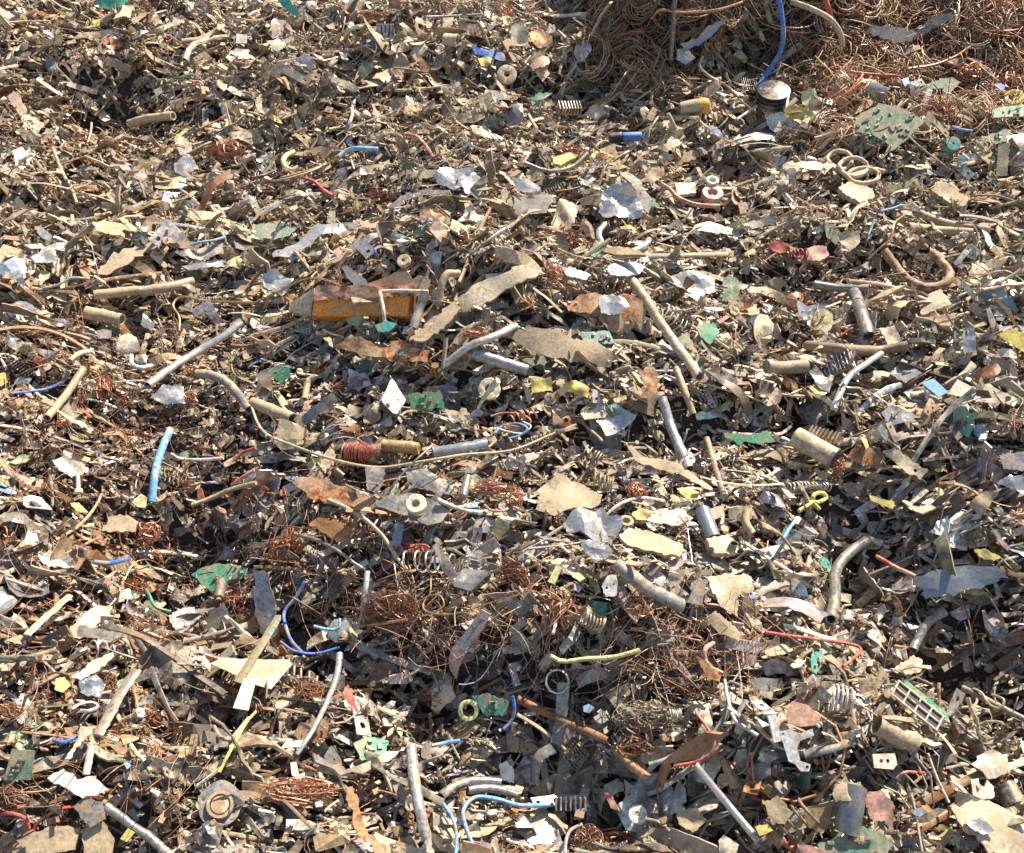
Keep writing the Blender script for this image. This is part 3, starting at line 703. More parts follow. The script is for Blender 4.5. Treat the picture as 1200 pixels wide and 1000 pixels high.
W('copper_rod', 'wire', 'tan bowed wire above the left end of the orange block', 'copper', 'brass', [(300, 354), (330, 340), (350, 330), (370, 326), (392, 332), (411, 341)], 1.1, 14)
P('metal_foil', 'foil', 'bright crumpled foil left of the orange block', 'metal', 'silver', [(303, 325), (325, 318), (345, 328), (330, 345), (312, 340)], 1, .1, lift=12)
# --- upper middle
P('metal_foil', 'foil box', 'crumpled grey foil box in the upper middle', 'metal', 'bluish grey', [(508, 208), (522, 196), (556, 196), (553, 212), (532, 224), (516, 218)], 3, .10, (8, 0), lift=16, k='crumpled grey foil box')
P('metal_foil', 'foil', 'white crushed foil right under the grey foil box', 'metal', 'white', [(540, 214), (556, 204), (571, 216), (562, 230), (545, 226)], 2, .10, lift=14)
P('metal_strip', 'metal strip', 'long dark grey strip arching under the foil box', 'worn', 'grey', [(455, 245), (470, 230), (495, 223), (528, 224), (528, 228), (498, 229), (474, 236), (459, 248)], 2, .01, (5, 0), lift=14)
B('flat mat of copper wire left of the long arching strip', 'dark copper', (446, 232), 16, 9, 'flat copper mat')
P('metal_foil', 'foil', 'large silver sheet folded like cloth near the upper middle', 'metal', 'silver', [(702, 246), (708, 222), (722, 214), (738, 222), (752, 240), (752, 254), (730, 258), (712, 256)], 1.2, .14, (14, 0), lift=18, k='large folded silver sheet')
P('metal_strip', 'metal strip', 'grey bar leaning over the large folded silver sheet', 'worn', 'grey', [(726, 203), (735, 200), (750, 212), (765, 240), (760, 250), (750, 244), (744, 222)], 3, .01, (10, 0), lift=22)
P('plastic_housing', 'plastic housing', 'dark slotted housing left of the pale rectangular plate', 'plastic', 'black', [(600, 232), (636, 230), (646, 238), (640, 252), (604, 254)], 12, .01, (8, 0), lift=10, k='dark slotted housing')
P('metal_sheet', 'metal sheet', 'bluish bent plate above the dark slotted housing', 'worn', 'bluish grey', [(601, 208), (618, 210), (634, 220), (630, 228), (606, 224)], 1.5, .04, (10, 0), lift=18)
W('insulated_cable', 'cable', 'thick pink cable snaking right of the folded silver sheet', 'plastic', 'pink', [(774, 215), (785, 222), (795, 232), (815, 240), (843, 242)], 2.6, 14, 'thick pink cable')
R('steel_ring', 'ring', 'white rimmed ring above the end of the pink cable', 'plastic', 'white', (834, 216), 7.5, .55, 6, (0, 0), 'white rimmed ring')
R('copper_ring', 'ring', 'pinkish copper ring under the white rimmed ring', 'copper', 'pink', (834, 231), 12, .45, 8, (0, 0))
P('plastic_chip', 'plastic block', 'tan plastic block touching the pink cable', 'plastic', 'sandy', [(790, 216), (814, 216), (815, 228), (794, 230)], 9, .02, lift=10)
P('metal_disc', 'disc', 'brown half disc above the pink cable', 'rust', 'dusty brown', [(750, 212), (762, 200), (778, 197), (778, 206), (765, 215)], 2, .02, (8, 0), lift=14)
W('metal_tube', 'tube', 'thin grey tube curving under the yellow block', 'worn', 'grey', [(615, 191), (632, 198), (650, 201), (672, 195), (689, 180)], 2.6, 12, 'thin grey curved tube')
B('pinkish copper mat above the yellow block', 'copper', (665, 178), 18, 6, n=60)
P('yellow_block', 'plastic block', 'pale yellow block under the pinkish copper mat', 'plastic', 'yellow', [(648, 186), (668, 180), (675, 186), (658, 195), (649, 194)], 8, .02, lift=12, k='pale yellow block')
W('insulated_cable', 'cable', 'bright yellow arched strip right of the yellow block', 'plastic', 'yellow', [(692, 192, 6), (695, 183, 14), (704, 179, 16), (719, 186, 8)], 2, 14, 'yellow arched strip')
HS.append(('X', dict(fn='blue_cap'))); mask_path([(714, 161), (750, 160)], 6); MARKS.append((732, 161, 'blue capped cylinder'))
W('insulated_cable', 'cable', 'light blue thick wire arched in the upper middle', 'plastic', 'light blue', [(397, 184, 8), (406, 177, 14), (420, 174, 16), (443, 175, 10)], 2.6, 14, 'light blue arched wire')
W('insulated_cable', 'cable', 'lavender grey wire hanging below the cream blade', 'plastic', 'bluish grey', [(422, 112, 10), (414, 122, 14), (412, 138, 12), (404, 156, 6)], 2, 14, 'lavender grey wire')
P('cream_strip', 'flat strip', 'long cream blade lying at the top of the lavender wire', 'dusty', 'cream', [(382, 91), (396, 90), (415, 99), (422, 108), (408, 106)], 1.8, .02, (14, 0), lift=16, k='long cream blade')
W('insulated_cable', 'cable', 'thick red wire curving right of the light blue wire', 'plastic', 'red', [(476, 158, 6), (488, 160, 14), (498, 170, 14), (508, 185, 6)], 2, 14, 'thick curving red wire')
W('insulated_cable', 'cable', 'red wire with frayed end left of the light blue wire', 'plastic', 'red', [(332, 198), (348, 206), (368, 213), (378, 222), (390, 230)], 2, 12, 'frayed red wire')
T('yellow_coil', 'coil', 'pale yellow curled coil at the start of the frayed red wire', 'plastic', 'pale yellow', [(345, 178, 4), (334, 184, 10), (333, 194, 12), (342, 200, 10), (350, 196, 10)], 3)
P('ribbed_plate', 'ribbed panel', 'small white ribbed panel near the top edge', 'plastic', 'white', [(441, 28), (461, 28), (463, 44), (441, 46)], 2, 0, (25, 0), lift=14, jag=0, k='white ribbed panel', kids=[('R', 5)])
P('white_tile', 'plastic tile', 'white square tile with two holes', 'plastic', 'white', [(569, 105), (584, 107), (581, 120), (564, 117)], 2, 0, (20, 0), holes=[(572, 109, .9), (579, 112, .9)], lift=14, jag=0, k='white tile with two holes')
P('white_tile', 'plastic tile', 'cream tile with a rusty stain left of the holed white tile', 'rust', 'cream', [(515, 101), (538, 96), (543, 106), (523, 114)], 2, 0, (15, 0), lift=12, jag=0)
R('metal_disc', 'disc', 'tan disc with round holes above the holed white tile', 'dusty', 'sandy', (594, 89), 11, .3, 3, (10, 0))
P('yellow_foam', 'foam', 'crumpled lemon foam piece above the tan holed disc', 'plastic', 'yellow', [(560, 70), (568, 66), (579, 69), (577, 77), (564, 78)], 5, .1, lift=10, k='crumpled lemon foam')
T('metal_can', 'can', 'open tan can end among blue and red scraps near the top', 'dusty', 'sandy', [(522, 47), (536, 48)], 7, .75)
P('blue_cloth', 'plastic film', 'dark blue folded film at the top middle', 'plastic', 'blue', [(552, 52), (566, 58), (590, 62), (592, 72), (572, 68), (556, 62)], 1, .12, lift=8, k='dark blue folded film')
W('insulated_cable', 'cable', 'thin blue wire stretched level near the top edge', 'plastic', 'bluish grey', [(498, 20), (530, 19), (565, 17)], 1.2, 12)
B('orange copper strands near the top edge left of the ribbed panel', 'copper', (436, 20), 16, 6, n=40)
P('plastic_tag', 'plastic tag', 'grey green rounded tag in front of the cream blade', 'plastic', 'dull green', [(421, 78), (428, 72), (437, 75), (436, 84), (426, 92), (419, 88)], 2, .02, (15, 0), lift=12)
P('teal_strip', 'plastic strip', 'bright teal strip leaning at the top edge', 'plastic', (.04, .40, .30, 0), [(322, -4), (336, -4), (352, 15), (347, 22), (334, 13)], 2.5, .03, (35, 0), lift=26, k='bright teal strip')
P('teal_crate_piece', 'plastic scrap', 'bright green plastic scrap at the top left edge', 'plastic', (.03, .42, .26, 0), [(110, -6), (152, -6), (148, 8), (132, 11), (116, 10)], 3, .05, (30, 0), lift=22, k='green plastic scrap at the top edge')
T('metal_tube', 'tube', 'pale tan tube stub in the dark hollow at top left', 'dusty', 'sandy', [(152, 145), (175, 139), (203, 136)], 4.6, .7, k='pale tan tube stub')
T('metal_pipe', 'pipe', 'curved grey brown bar near the top left', 'dusty', 'tan', [(213, 48), (235, 45), (252, 37), (262, 30)], 3, 0, .7, k='curved grey brown bar')
B('tan orange ball of fine wire at upper left', 'copper', (265, 178), 20, 13, 'tan orange wire ball', n=130)
P('cream_chip', 'flat chip', 'cream leaf shaped chip left of the tan orange wire ball', 'dusty', 'cream', [(204, 162), (214, 160), (225, 170), (224, 178), (212, 182), (206, 172)], 1.5, .03, (15, 0), lift=14)
P('yellow_strip', 'plastic strip', 'yellow narrow strip above the cream leaf shaped chip', 'plastic', 'pale yellow', [(204, 160), (220, 150), (222, 152), (208, 164)], 1.5, 0, (10, 0), lift=16)
P('metal_foil', 'foil', 'torn grey foil flag below the cream leaf shaped chip', 'worn', 'silver', [(203, 192), (218, 180), (226, 184), (232, 198), (215, 206), (206, 202)], 1, .08, (15, 0), lift=14, k='torn grey foil flag')
P('metal_plate', 'metal plate', 'dark brown half disc right of the tan orange wire ball', 'dusty', 'dusty brown', [(266, 156), (284, 151), (304, 154), (310, 166), (292, 168), (274, 164)], 2, .02, (4, 0), lift=10)
P('white_chip', 'plastic chip', 'pale cream crushed chip at the top left of the curved bar', 'dusty', 'cream', [(264, 68), (272, 59), (292, 58), (288, 72), (274, 75)], 2, .04, (12, 0), lift=12, k='pale cream crushed chip')
P('white_chip', 'plastic chip', 'white square chip above the pale cream crushed chip', 'plastic', 'white', [(277, 40), (290, 41), (289, 51), (277, 51)], 2, 0, (15, 0), lift=12, jag=0)
T('metal_rod', 'rod', 'thin tan stick crossing the left side of the heap', 'dusty', 'tan', [(62, 174, 10), (70, 195, 14), (78, 212, 8)], 1.8)
T('metal_rod', 'rod', 'thin pale stick just below the crossing tan stick', 'dusty', 'sandy', [(80, 212, 12), (90, 238, 8)], 1.7)
P('white_label', 'plastic piece', 'white and blue printed scrap at the left edge', 'plastic', 'white', [(16, 176), (24, 173), (38, 185), (27, 200), (18, 196)], 1.5, .05, (10, 0), lift=12, k='white scrap at the left edge')
# --- the tangle at the top right
T('wooden_slat', 'slat', 'upright weathered grey slat stuck in the wire tangle', 'dusty', 'grey', [(792, -12, 40), (789, 30, 30), (786, 69, 14)], 9, 0, .25, sides=4, k='upright grey slat', wob=.02)
P('metal_strip', 'metal strip', 'shiny grey bent strip right of the upright slat', 'metal', 'bluish grey', [(797, 52), (815, 46), (828, 32), (848, 22), (850, 28), (836, 40), (822, 52), (805, 58)], 1.5, .05, (20, 0), lift=30)
T('metal_strip', 'metal strip', 'pale bent strip hanging on the left flank of the wire tangle', 'dusty', 'sandy', [(716, 3, 40), (704, 20, 30), (693, 42, 14)], 4, 0, .3, sides=6, k='pale hanging strip')
P('metal_foil', 'foil', 'crushed silver piece below the upright slat', 'metal', 'silver', [(793, 58), (806, 57), (815, 68), (803, 76), (793, 70)], 1.2, .1, (20, 0), lift=20)
P('bent_plate', 'metal plate', 'white bent plate standing left of the wire tangle', 'dusty', 'cream', [(600, 30), (612, 23), (618, 38), (620, 56), (606, 54), (598, 44)], 2, .05, (35, 0), lift=16, k='standing white bent plate')
P('yellow_foam', 'foam', 'tan yellow foam lump beside the standing white plate', 'rust', 'brass', [(620, 40), (632, 34), (646, 42), (648, 54), (630, 57), (622, 50)], 8, .08, (10, 0), lift=8)
T('pale_batten', 'batten', 'pale long batten behind the standing white plate', 'dusty', 'cream', [(634, 17), (655, 19), (684, 17)], 4, 0, .5, sides=6)
W('insulated_cable', 'cable', 'thick blue cable hanging down the wire tangle', 'plastic', 'blue', [(911, -8, 50), (915, 12, 50), (918, 40, 50), (914, 62, 44), (903, 80, 34), (887, 104, 12)], 2.8, 30, 'hanging blue cable')
W('hose', 'hose', 'pale rubber hose arching right of the hanging blue cable', 'dusty', 'sandy', [(928, 2, 30), (950, 10, 42), (972, 22, 48), (984, 38, 40), (987, 54, 20)], 3, 30, 'arching pale hose')
W('insulated_cable', 'cable', 'rust red cable arching high in the wire tangle', 'copper', 'copper', [(764, 22, 30), (775, 12, 40), (800, 15, 40), (840, 12, 40), (870, 3, 30)], 1.5, 30)
W('insulated_cable', 'cable', 'tan wire looping down right of the upright slat', 'copper', 'tan', [(824, 66, 30), (820, 78, 30), (832, 90, 30), (850, 100, 24), (866, 114, 14)], 1.5, 24)
W('insulated_cable', 'cable', 'thick pink red cable piece behind the arching pale hose', 'plastic', 'red', [(966, -4, 30), (971, 12, 30), (974, 26, 16)], 3, 20)
HS.append(('X', dict(fn='bellows'))); mask_path([(885, 117), (920, 115)], 10); MARKS.append((903, 116, 'ribbed grey bellows'))
P('printed_label', 'label', 'torn white printed plate below the ribbed bellows', 'plastic', 'white', [(892, 128), (908, 124), (944, 152), (925, 160), (902, 152)], 1.4, .04, (12, 0), lift=14, k='torn white printed plate')
P('yellow_foam', 'foam', 'pale yellow crumpled cube right of the ribbed bellows', 'plastic', 'pale yellow', [(939, 108), (955, 104), (959, 120), (948, 127), (940, 122)], 6, .06, (20, 0), lift=12, k='pale yellow crumpled cube')
P('yellow_foam', 'foam', 'flattened bright yellow scrap under the pale yellow cube', 'plastic', 'yellow', [(918, 128), (930, 124), (952, 132), (957, 140), (938, 144), (922, 137)], 4, .1, lift=12)
HS.append(('X', dict(fn='big_board'))); mask_poly([(1000, 150), (1030, 121), (1084, 140), (1052, 178)]); MARKS.append((1042, 150, 'big green circuit board'))
P('finned_casting', 'cast fin piece', 'grey fan shaped casting above the big circuit board', 'worn', 'grey', [(1010, 92), (1025, 94), (1043, 104), (1037, 118), (1026, 116), (1016, 106)], 3, .04, (20, 0), bend=12, lift=18, k='grey fan shaped casting')
P('metal_bracket', 'bracket', 'grey green angled strip right above the big circuit board', 'plastic', 'dull green', [(1068, 104), (1095, 95), (1115, 91), (1127, 97), (1118, 104), (1112, 119), (1105, 116), (1106, 104), (1082, 107)], 3, .01, (15, 0), lift=20, k='grey green angled strip')
P('metal_strip', 'metal strip', 'upright shiny flat bar at the corner of the big circuit board', 'metal', 'silver', [(1087, 104), (1093, 106), (1082, 135), (1074, 134)], 3, 0, (25, 0), lift=22, jag=0)
B('bright copper wire mass at the upper right', 'copper', (1140, 90), 21, 15, 'bright copper wire mass', n=150)
B('reddish copper mass right beside the big circuit board', 'copper', (1100, 128), 18, 14, n=120)
B('small copper nest under the fan shaped casting', 'dark copper', (1012, 58), 24, 12, n=110)
B('copper shreds at the far right edge below the hose', 'copper', (1185, 100), 15, 14, n=90)
W('insulated_cable', 'cable', 'stretched salmon red wire above the big circuit board', 'plastic', 'red', [(996, 84), (1020, 87), (1055, 89)], 1.5, 20, 'stretched salmon wire')
W('copper_rod', 'rod', 'bowed copper brown rod at the upper right', 'copper', 'copper', [(1064, 81, 8), (1095, 76, 18), (1120, 66, 18), (1140, 53, 10)], 1.5, 18, 'bowed copper brown rod')
P('stone_slab', 'slab', 'grey rounded slab at the top right', 'dusty', 'grey', [(1015, 38), (1022, 30), (1052, 32), (1072, 38), (1066, 50), (1045, 51), (1036, 46)], 8, .02, (20, 0), lift=14, k='grey rounded slab')
P('metal_plate', 'metal plate', 'long pale grey bar right of the rounded slab', 'dusty', 'grey', [(1066, 42), (1095, 20), (1115, 14), (1118, 22), (1092, 34), (1070, 48)], 5, .03, (20, 0), lift=16)
R('yellow_stopper', 'cap', 'yellow round cap at the right edge', 'plastic', 'yellow', (1188, 117), 9.5, .55, 5, (15, 0), 'yellow round cap')
P('circuit_board_piece', 'circuit board', 'green board at the right edge under the yellow cap', 'pcb', 'green', [(1164, 128), (1200, 123), (1204, 136), (1163, 138)], 1.8, 0, (5, 0), lift=14, k='green board under the yellow cap')
P('circuit_board_piece', 'circuit board', 'pale green long board below the green board at the edge', 'pcb', 'dull green', [(1138, 164), (1180, 152), (1186, 164), (1150, 174)], 1.8, 0, (8, 0), lift=14)
R('teal_plug', 'knob', 'teal plastic knob right of the big circuit board', 'plastic', 'teal', (1113, 173), 8, .1, 14, (10, 0), 'teal plastic knob')
W('plastic_straw', 'plastic stick', 'bright blue stick right of the big circuit board', 'plastic', 'blue', [(1115, 149), (1126, 152), (1139, 154)], 1.6, 16, 'bright blue stick')
P('blue_chip', 'plastic chip', 'round blue chip under the bright copper mass', 'plastic', 'blue', [(1165, 101), (1172, 98), (1179, 101), (1176, 106), (1167, 106)], 3, .01, lift=16)
P('blue_chip', 'plastic chip', 'small deep blue chip above the big circuit board', 'plastic', 'blue', [(1056, 94), (1064, 91), (1066, 98), (1060, 102)], 3, .01, lift=16)
HS.append(('X', dict(fn='cable_coil'))); mask_poly([(968, 180), (985, 176), (1036, 200), (1036, 214), (1000, 216)]); MARKS.append((1000, 196, 'grey triple cable coil'))
P('cream_chip', 'flat chip', 'cream square chip left below the triple cable coil', 'dusty', 'cream', [(957, 198), (970, 190), (975, 196), (966, 205)], 3, 0, (10, 0), lift=12)
P('metal_box', 'metal box', 'long tan hollow box at the right below the circuit board', 'dusty', 'tan', [(1090, 224), (1101, 214), (1136, 236), (1130, 246), (1118, 244)], 14, .02, (4, 0), lift=12, k='long tan hollow box')
P('scrap_block', 'metal block', 'tan wedge block left of the long tan hollow box', 'dusty', 'sandy', [(982, 222), (995, 215), (1022, 224), (1024, 234), (1008, 240), (990, 232)], 14, .03, (4, 0), lift=10, k='tan wedge block')
P('metal_bar', 'bar', 'pale upright bar at the right edge', 'dusty', 'sandy', [(1170, 170), (1183, 167), (1180, 206), (1167, 207)], 3, .01, (30, 0), lift=18, jag=0)
P('metal_plate', 'metal plate', 'dull grey curved plate cut by the right edge', 'worn', 'grey', [(1181, 158), (1206, 153), (1206, 208), (1186, 204)], 3, .03, (20, 0), bend=8, lift=16)
HS.append(('X', dict(fn='orange_bulb'))); mask_path([(800, 127), (830, 122)], 8); MARKS.append((815, 125, 'orange tipped tube'))
P('metal_strip', 'metal strip', 'pale grey blade rising above the orange tipped tube', 'dusty', 'sandy', [(820, 112), (838, 94), (843, 96), (844, 102), (832, 115)], 2, .01, (20, 0), lift=22)
W('plastic_stick', 'stick', 'thin white stick between the orange tube and the bellows', 'dusty', 'white', [(864, 140), (877, 131), (891, 122)], 1.5, 16)
P('blue_chip', 'plastic chip', 'blue curled chip below the thin white stick', 'plastic', 'blue', [(829, 149), (835, 147), (847, 158), (842, 162)], 3, .04, lift=14)
P('green_plastic', 'plastic flake', 'glossy green long flake left of the finned comb', 'plastic', 'green', [(618, 117), (632, 109), (644, 109), (641, 115), (628, 119)], 3, .03, (10, 0), lift=14, k='glossy green long flake')
HS.append(('X', dict(fn='comb', poly=[(652, 124), (680, 124)], label='dark comb of upright fins right of the glossy green flake'))); mask_path([(652, 130), (680, 130)], 7)
# --- right side
P('red_scrap', 'plastic scrap', 'bright red crumpled scrap at the right middle', 'plastic', 'red', [(901, 288), (908, 282), (922, 286), (926, 294), (914, 298), (905, 294)], 4, .1, (10, 0), lift=14, k='bright red crumpled scrap')
P('pink_lump', 'lump', 'pale pink chunky lump right of the bright red scrap', 'plastic', 'pink', [(944, 294), (954, 289), (968, 291), (971, 301), (960, 308), (946, 306)], 12, .05, lift=10)
S('dark red spring between the red scrap and the pink lump', 'red', (922, 294), (944, 297), 5, 6, .8)
P('metal_plate', 'metal plate', 'pale tan torn plate behind the pink lump', 'dusty', 'sandy', [(978, 276), (992, 272), (1008, 270), (1008, 284), (996, 296), (986, 286)], 2, .04, (12, 0), lift=14, k='pale tan torn plate')
W('copper_rod', 'wire', 'long tan wire bending down across the right side', 'copper', 'brass', [(1060, 252), (1048, 262), (1044, 280), (1032, 290), (1018, 304)], 1.3, 20)
T('steel_pipe', 'pipe', 'upper long brown pipe lying level at the right', 'dusty', 'dusty brown', [(1078, 250), (1110, 262), (1160, 270)], 4, 0)
T('steel_pipe', 'pipe', 'lower long tan pipe under the upper brown pipe', 'dusty', 'tan', [(1064, 266), (1100, 270), (1140, 273)], 4.6, .6)
T('bent_pipe', 'pipe', 'U shaped rusty brown pipe at the right', 'rust', 'tan', [(1036, 294, 14), (1052, 315, 14), (1068, 331, 12), (1088, 337, 12), (1108, 332, 12), (1112, 318, 14), (1092, 296, 14)], 5, .7, k='U shaped brown pipe')
T('metal_pipe', 'pipe', 'level grey pipe forming a T with the standing pipe', 'worn', 'grey', [(954, 333), (985, 338), (1018, 338)], 4.4, .7)
T('metal_pipe', 'pipe', 'standing fat grey pipe below the level grey pipe', 'worn', 'grey', [(1001, 343, 12), (1010, 370, 14), (1018, 394, 10)], 7, .8, k='standing fat grey pipe', sides=14)
T('metal_pipe', 'pipe', 'long level brown pipe below the standing fat pipe', 'dusty', 'dusty brown', [(946, 405), (985, 409), (1030, 411), (1064, 405)], 5.6, .8, k='long level brown pipe')
T('metal_strip', 'curved strip', 'bright silver curved bar under the long level brown pipe', 'metal', 'silver', [(1033, 414, 10), (1012, 428, 14), (992, 445, 14), (977, 479, 8)], 4, 0, .7, k='bright silver curved bar')
P('metal_box', 'metal box', 'tan flat box tilted right of the standing fat pipe', 'dusty', 'sandy', [(1074, 352), (1102, 340), (1116, 358), (1080, 370)], 7, .02, (10, 0), lift=10, k='tan tilted flat box')
P('metal_box', 'metal box', 'second tan box lying in front of the tilted flat box', 'dusty', 'tan', [(1074, 384), (1084, 372), (1122, 368), (1112, 386)], 7, .02, (10, 0), lift=10)
P('metal_plate', 'metal plate', 'pale strip plate left of the second tan box', 'dusty', 'cream', [(1030, 385), (1048, 382), (1057, 400), (1042, 406)], 2, .02, (10, 0), lift=14)
P('yellow_board', 'board', 'large yellow broken board at the right edge', 'plastic', 'yellow', [(1168, 392), (1185, 386), (1206, 392), (1206, 416), (1188, 406)], 2, .01, (15, 0), lift=14, k='large yellow broken board')
P('metal_foil', 'foil', 'crumpled silver label strip left of the yellow broken board', 'metal', 'silver', [(1128, 384), (1142, 384), (1145, 414), (1129, 413)], 1.5, .06, (25, 0), lift=18, k='crumpled silver label strip')
P('blue_plate', 'plastic panel', 'blue rectangular panel with a white half', 'plastic', 'light blue', [(1080, 449), (1094, 444), (1111, 460), (1100, 466)], 2.5, 0, (10, 0), lift=16, jag=0, k='blue rectangular panel')
P('white_plate', 'plastic panel', 'white panel joined to the right of the blue panel', 'dusty', 'cream', [(1110, 462), (1122, 445), (1141, 455), (1130, 466)], 2, 0, (10, 0), lift=15, jag=0)
P('metal_box', 'metal box', 'shiny rounded box left of the blue rectangular panel', 'metal', 'grey', [(1042, 440), (1058, 422), (1080, 440), (1060, 450)], 9, .02, (6, 0), lift=10, k='shiny rounded box')
T('metal_cylinder', 'cylinder', 'dull brown cylinder at the left of the curved silver bar', 'dusty', 'dusty brown', [(898, 430), (922, 431), (946, 429)], 7.5, 0, k='dull brown cylinder', sides=14)
P('plastic_film', 'plastic film', 'clear grey plastic box piece with a yellow corner', 'metal', 'grey', [(948, 436), (956, 431), (976, 450), (972, 460), (960, 456)], 3, .04, (8, 0), lift=14)
P('yellow_chip', 'plastic chip', 'yellow scrap under the clear grey plastic box', 'plastic', 'yellow', [(948, 454), (956, 452), (970, 459), (966, 464), (954, 461)], 2, .04, lift=12)
P('metal_foil', 'foil', 'wide silver foil flap below the curved silver bar', 'metal', 'silver', [(1033, 484), (1045, 474), (1072, 486), (1070, 496), (1040, 498)], 1, .05, (8, 0), lift=12, k='wide silver foil flap')
HS.append(('X', dict(fn='dust_cylinder'))); mask_path([(930, 512), (978, 540)], 13); MARKS.append((955, 525, 'fat dusty cylinder'))
HS.append(('X', dict(fn='comb', poly=[(950, 502), (986, 512)], label='ribbed brown stack behind the fat dusty cylinder'))); mask_path([(950, 508), (986, 512)], 8)
B('pinkish wire bundle at the end of the fat dusty cylinder', 'copper', (980, 546), 13, 9, n=60)
S('dark spiral spring below the fat dusty cylinder', 'silver', (924, 569), (975, 572), 4.5, 12, .9, 'dark spiral spring')
W('yellow_loop', 'plastic loop', 'bright yellow curled loop of tape', 'plastic', 'yellow', [(936, 599, 6), (950, 590, 12), (954, 580, 16), (964, 578, 16), (968, 584, 16), (958, 589, 14), (952, 588, 10), (960, 597, 6)], 2.4, 14, 'bright yellow curled loop')
P('yellow_strip', 'plastic strip', 'yellow bowed strip right of the bright yellow loop', 'plastic', 'yellow', [(1018, 580), (1036, 586), (1048, 588), (1046, 597), (1034, 592), (1020, 587)], 2, .03, lift=14)
W('insulated_cable', 'cable', 'sky blue wire end left below the bright yellow loop', 'plastic', 'light blue', [(934, 609), (926, 618), (916, 634)], 2, 14, 'sky blue wire end')
P('rusty_shell', 'motor shell', 'rust brown hollow shell right of the fat dusty cylinder', 'rust', 'orange', [(996, 530), (1004, 521), (1018, 523), (1034, 538), (1030, 548), (1016, 546), (1000, 540)], 3, .06, (10, 0), bend=20, lift=8, k='rust brown hollow shell')
T('bent_pipe', 'pipe', 'thick grey bent pipe standing in the right hollow', 'worn', 'grey', [(974, 726, 8), (978, 700, 16), (980, 668, 18), (996, 648, 18), (1016, 634, 12)], 6, .75, k='thick grey bent pipe', sides=12)
T('metal_rod', 'rod', 'red rod right of the thick grey bent pipe', 'plastic', 'red', [(1027, 652, 16), (1048, 664, 16), (1073, 676, 14)], 2.4, k='red rod')
P('metal_case', 'metal case', 'long silver flattened case at the right', 'metal', 'bluish grey', [(1070, 678), (1090, 670), (1140, 663), (1168, 664), (1182, 678), (1140, 690), (1085, 702)], 6, .05, (4, 0), lift=14, k='long silver flattened case')
P('metal_foil', 'foil', 'white silver foil flap at the right edge', 'metal', 'silver', [(1168, 566), (1182, 557), (1206, 558), (1206, 580), (1188, 574)], 1.2, .08, (10, 0), lift=14, k='white foil flap at the right edge')
P('yellow_foam', 'foam', 'yellow foam chip above the long silver case', 'plastic', 'yellow', [(1141, 645), (1152, 643), (1173, 654), (1165, 658), (1148, 653)], 5, .04, lift=12, k='yellow foam chip')
P('metal_plate', 'metal plate', 'broad tan grey plate right of the rust brown shell', 'dusty', 'sandy', [(1034, 530), (1048, 524), (1088, 552), (1080, 562), (1066, 556), (1052, 545)], 2.5, .02, (6, 0), lift=14, holes=[(1073, 551, 2)])
P('metal_plate', 'metal plate', 'dusty folded panel left of the white foil flap', 'dusty', 'tan', [(1134, 592), (1150, 578), (1174, 572), (1160, 592), (1150, 606)], 2, .06, (10, 0), lift=14)
P('metal_plate', 'metal plate', 'dark blue grey plate at the right edge above the foil flap', 'worn', 'bluish grey', [(1170, 533), (1206, 529), (1206, 552), (1176, 550)], 2, .02, (5, 0), lift=12)
W('insulated_cable', 'cable', 'long red cable with a sharp bend at lower right', 'plastic', 'red', [(897, 741, 8), (930, 746, 12), (965, 750, 14), (1000, 756, 14), (1009, 762, 14), (1000, 772, 12), (988, 781, 8)], 1.8, 14, 'sharply bent red cable')
T('metal_strip', 'pipe', 'grey curved tube leaving the long silver case', 'worn', 'grey', [(1108, 716, 14), (1090, 728, 14), (1078, 745, 12), (1070, 762, 8)], 5, .7)
P('metal_strip', 'metal sheet', 'long dusty leaf spring curving across the middle', 'dusty', 'tan', [(735, 526), (760, 536), (790, 545), (815, 557), (836, 574), (825, 573), (800, 560), (768, 550), (742, 538)], 2, .02, (4, 0), lift=18)
P('green_plastic', 'plastic sheet', 'bright green flat shard above the fat dusty cylinder', 'plastic', 'green', [(848, 508), (875, 510), (900, 505), (908, 518), (890, 521), (872, 517), (866, 522), (850, 514)], 1.5, .02, (6, 0), lift=16, k='bright green flat shard')
# --- lower middle
W('long_rod', 'rod', 'very long thin pale rod sweeping across the middle', 'dusty', 'sandy', [(292, 470, 10), (308, 505, 14), (345, 523, 18), (395, 540, 20), (445, 548, 20), (495, 541, 20), (545, 533, 18), (600, 528, 16), (645, 510, 12), (675, 498, 6)], 1.7, 13, 'very long thin pale rod')
HS.append(('X', dict(fn='copper_coil'))); mask_path([(402, 530), (442, 534)], 11); MARKS.append((425, 531, 'dark red copper coil'))
T('metal_cylinder', 'cylinder', 'tan paper covered cylinder right of the red copper coil', 'dusty', 'brass', [(449, 522), (470, 524), (491, 526)], 7.5, .4, k='tan paper covered cylinder', sides=14)
T('metal_tube', 'tube', 'blue silver open tube right of the tan paper cylinder', 'metal', 'bluish grey', [(507, 531), (538, 527), (570, 521)], 7.5, .85, k='blue silver open tube', sides=14)
P('metal_bracket', 'bracket', 'dull silver upright bracket under the long pale rod', 'worn', 'grey', [(428, 548), (452, 548), (448, 570), (440, 578), (430, 574)], 2.5, .02, (15, 0), lift=12)
P('heat_sink', 'heat sink', 'speckled grey curved plate with dark edge', 'worn', 'grey', [(470, 550), (490, 548), (520, 563), (532, 573), (526, 581), (500, 575), (478, 565)], 4, .02, (6, 0), lift=16, k='speckled grey curved plate')
P('rusty_plate', 'metal plate', 'brown varnished plate pointing down right', 'rust', 'orange', [(343, 566), (352, 559), (372, 559), (432, 580), (452, 602), (412, 594), (360, 583)], 2.5, .02, (6, 0), lift=16, k='brown varnished plate')
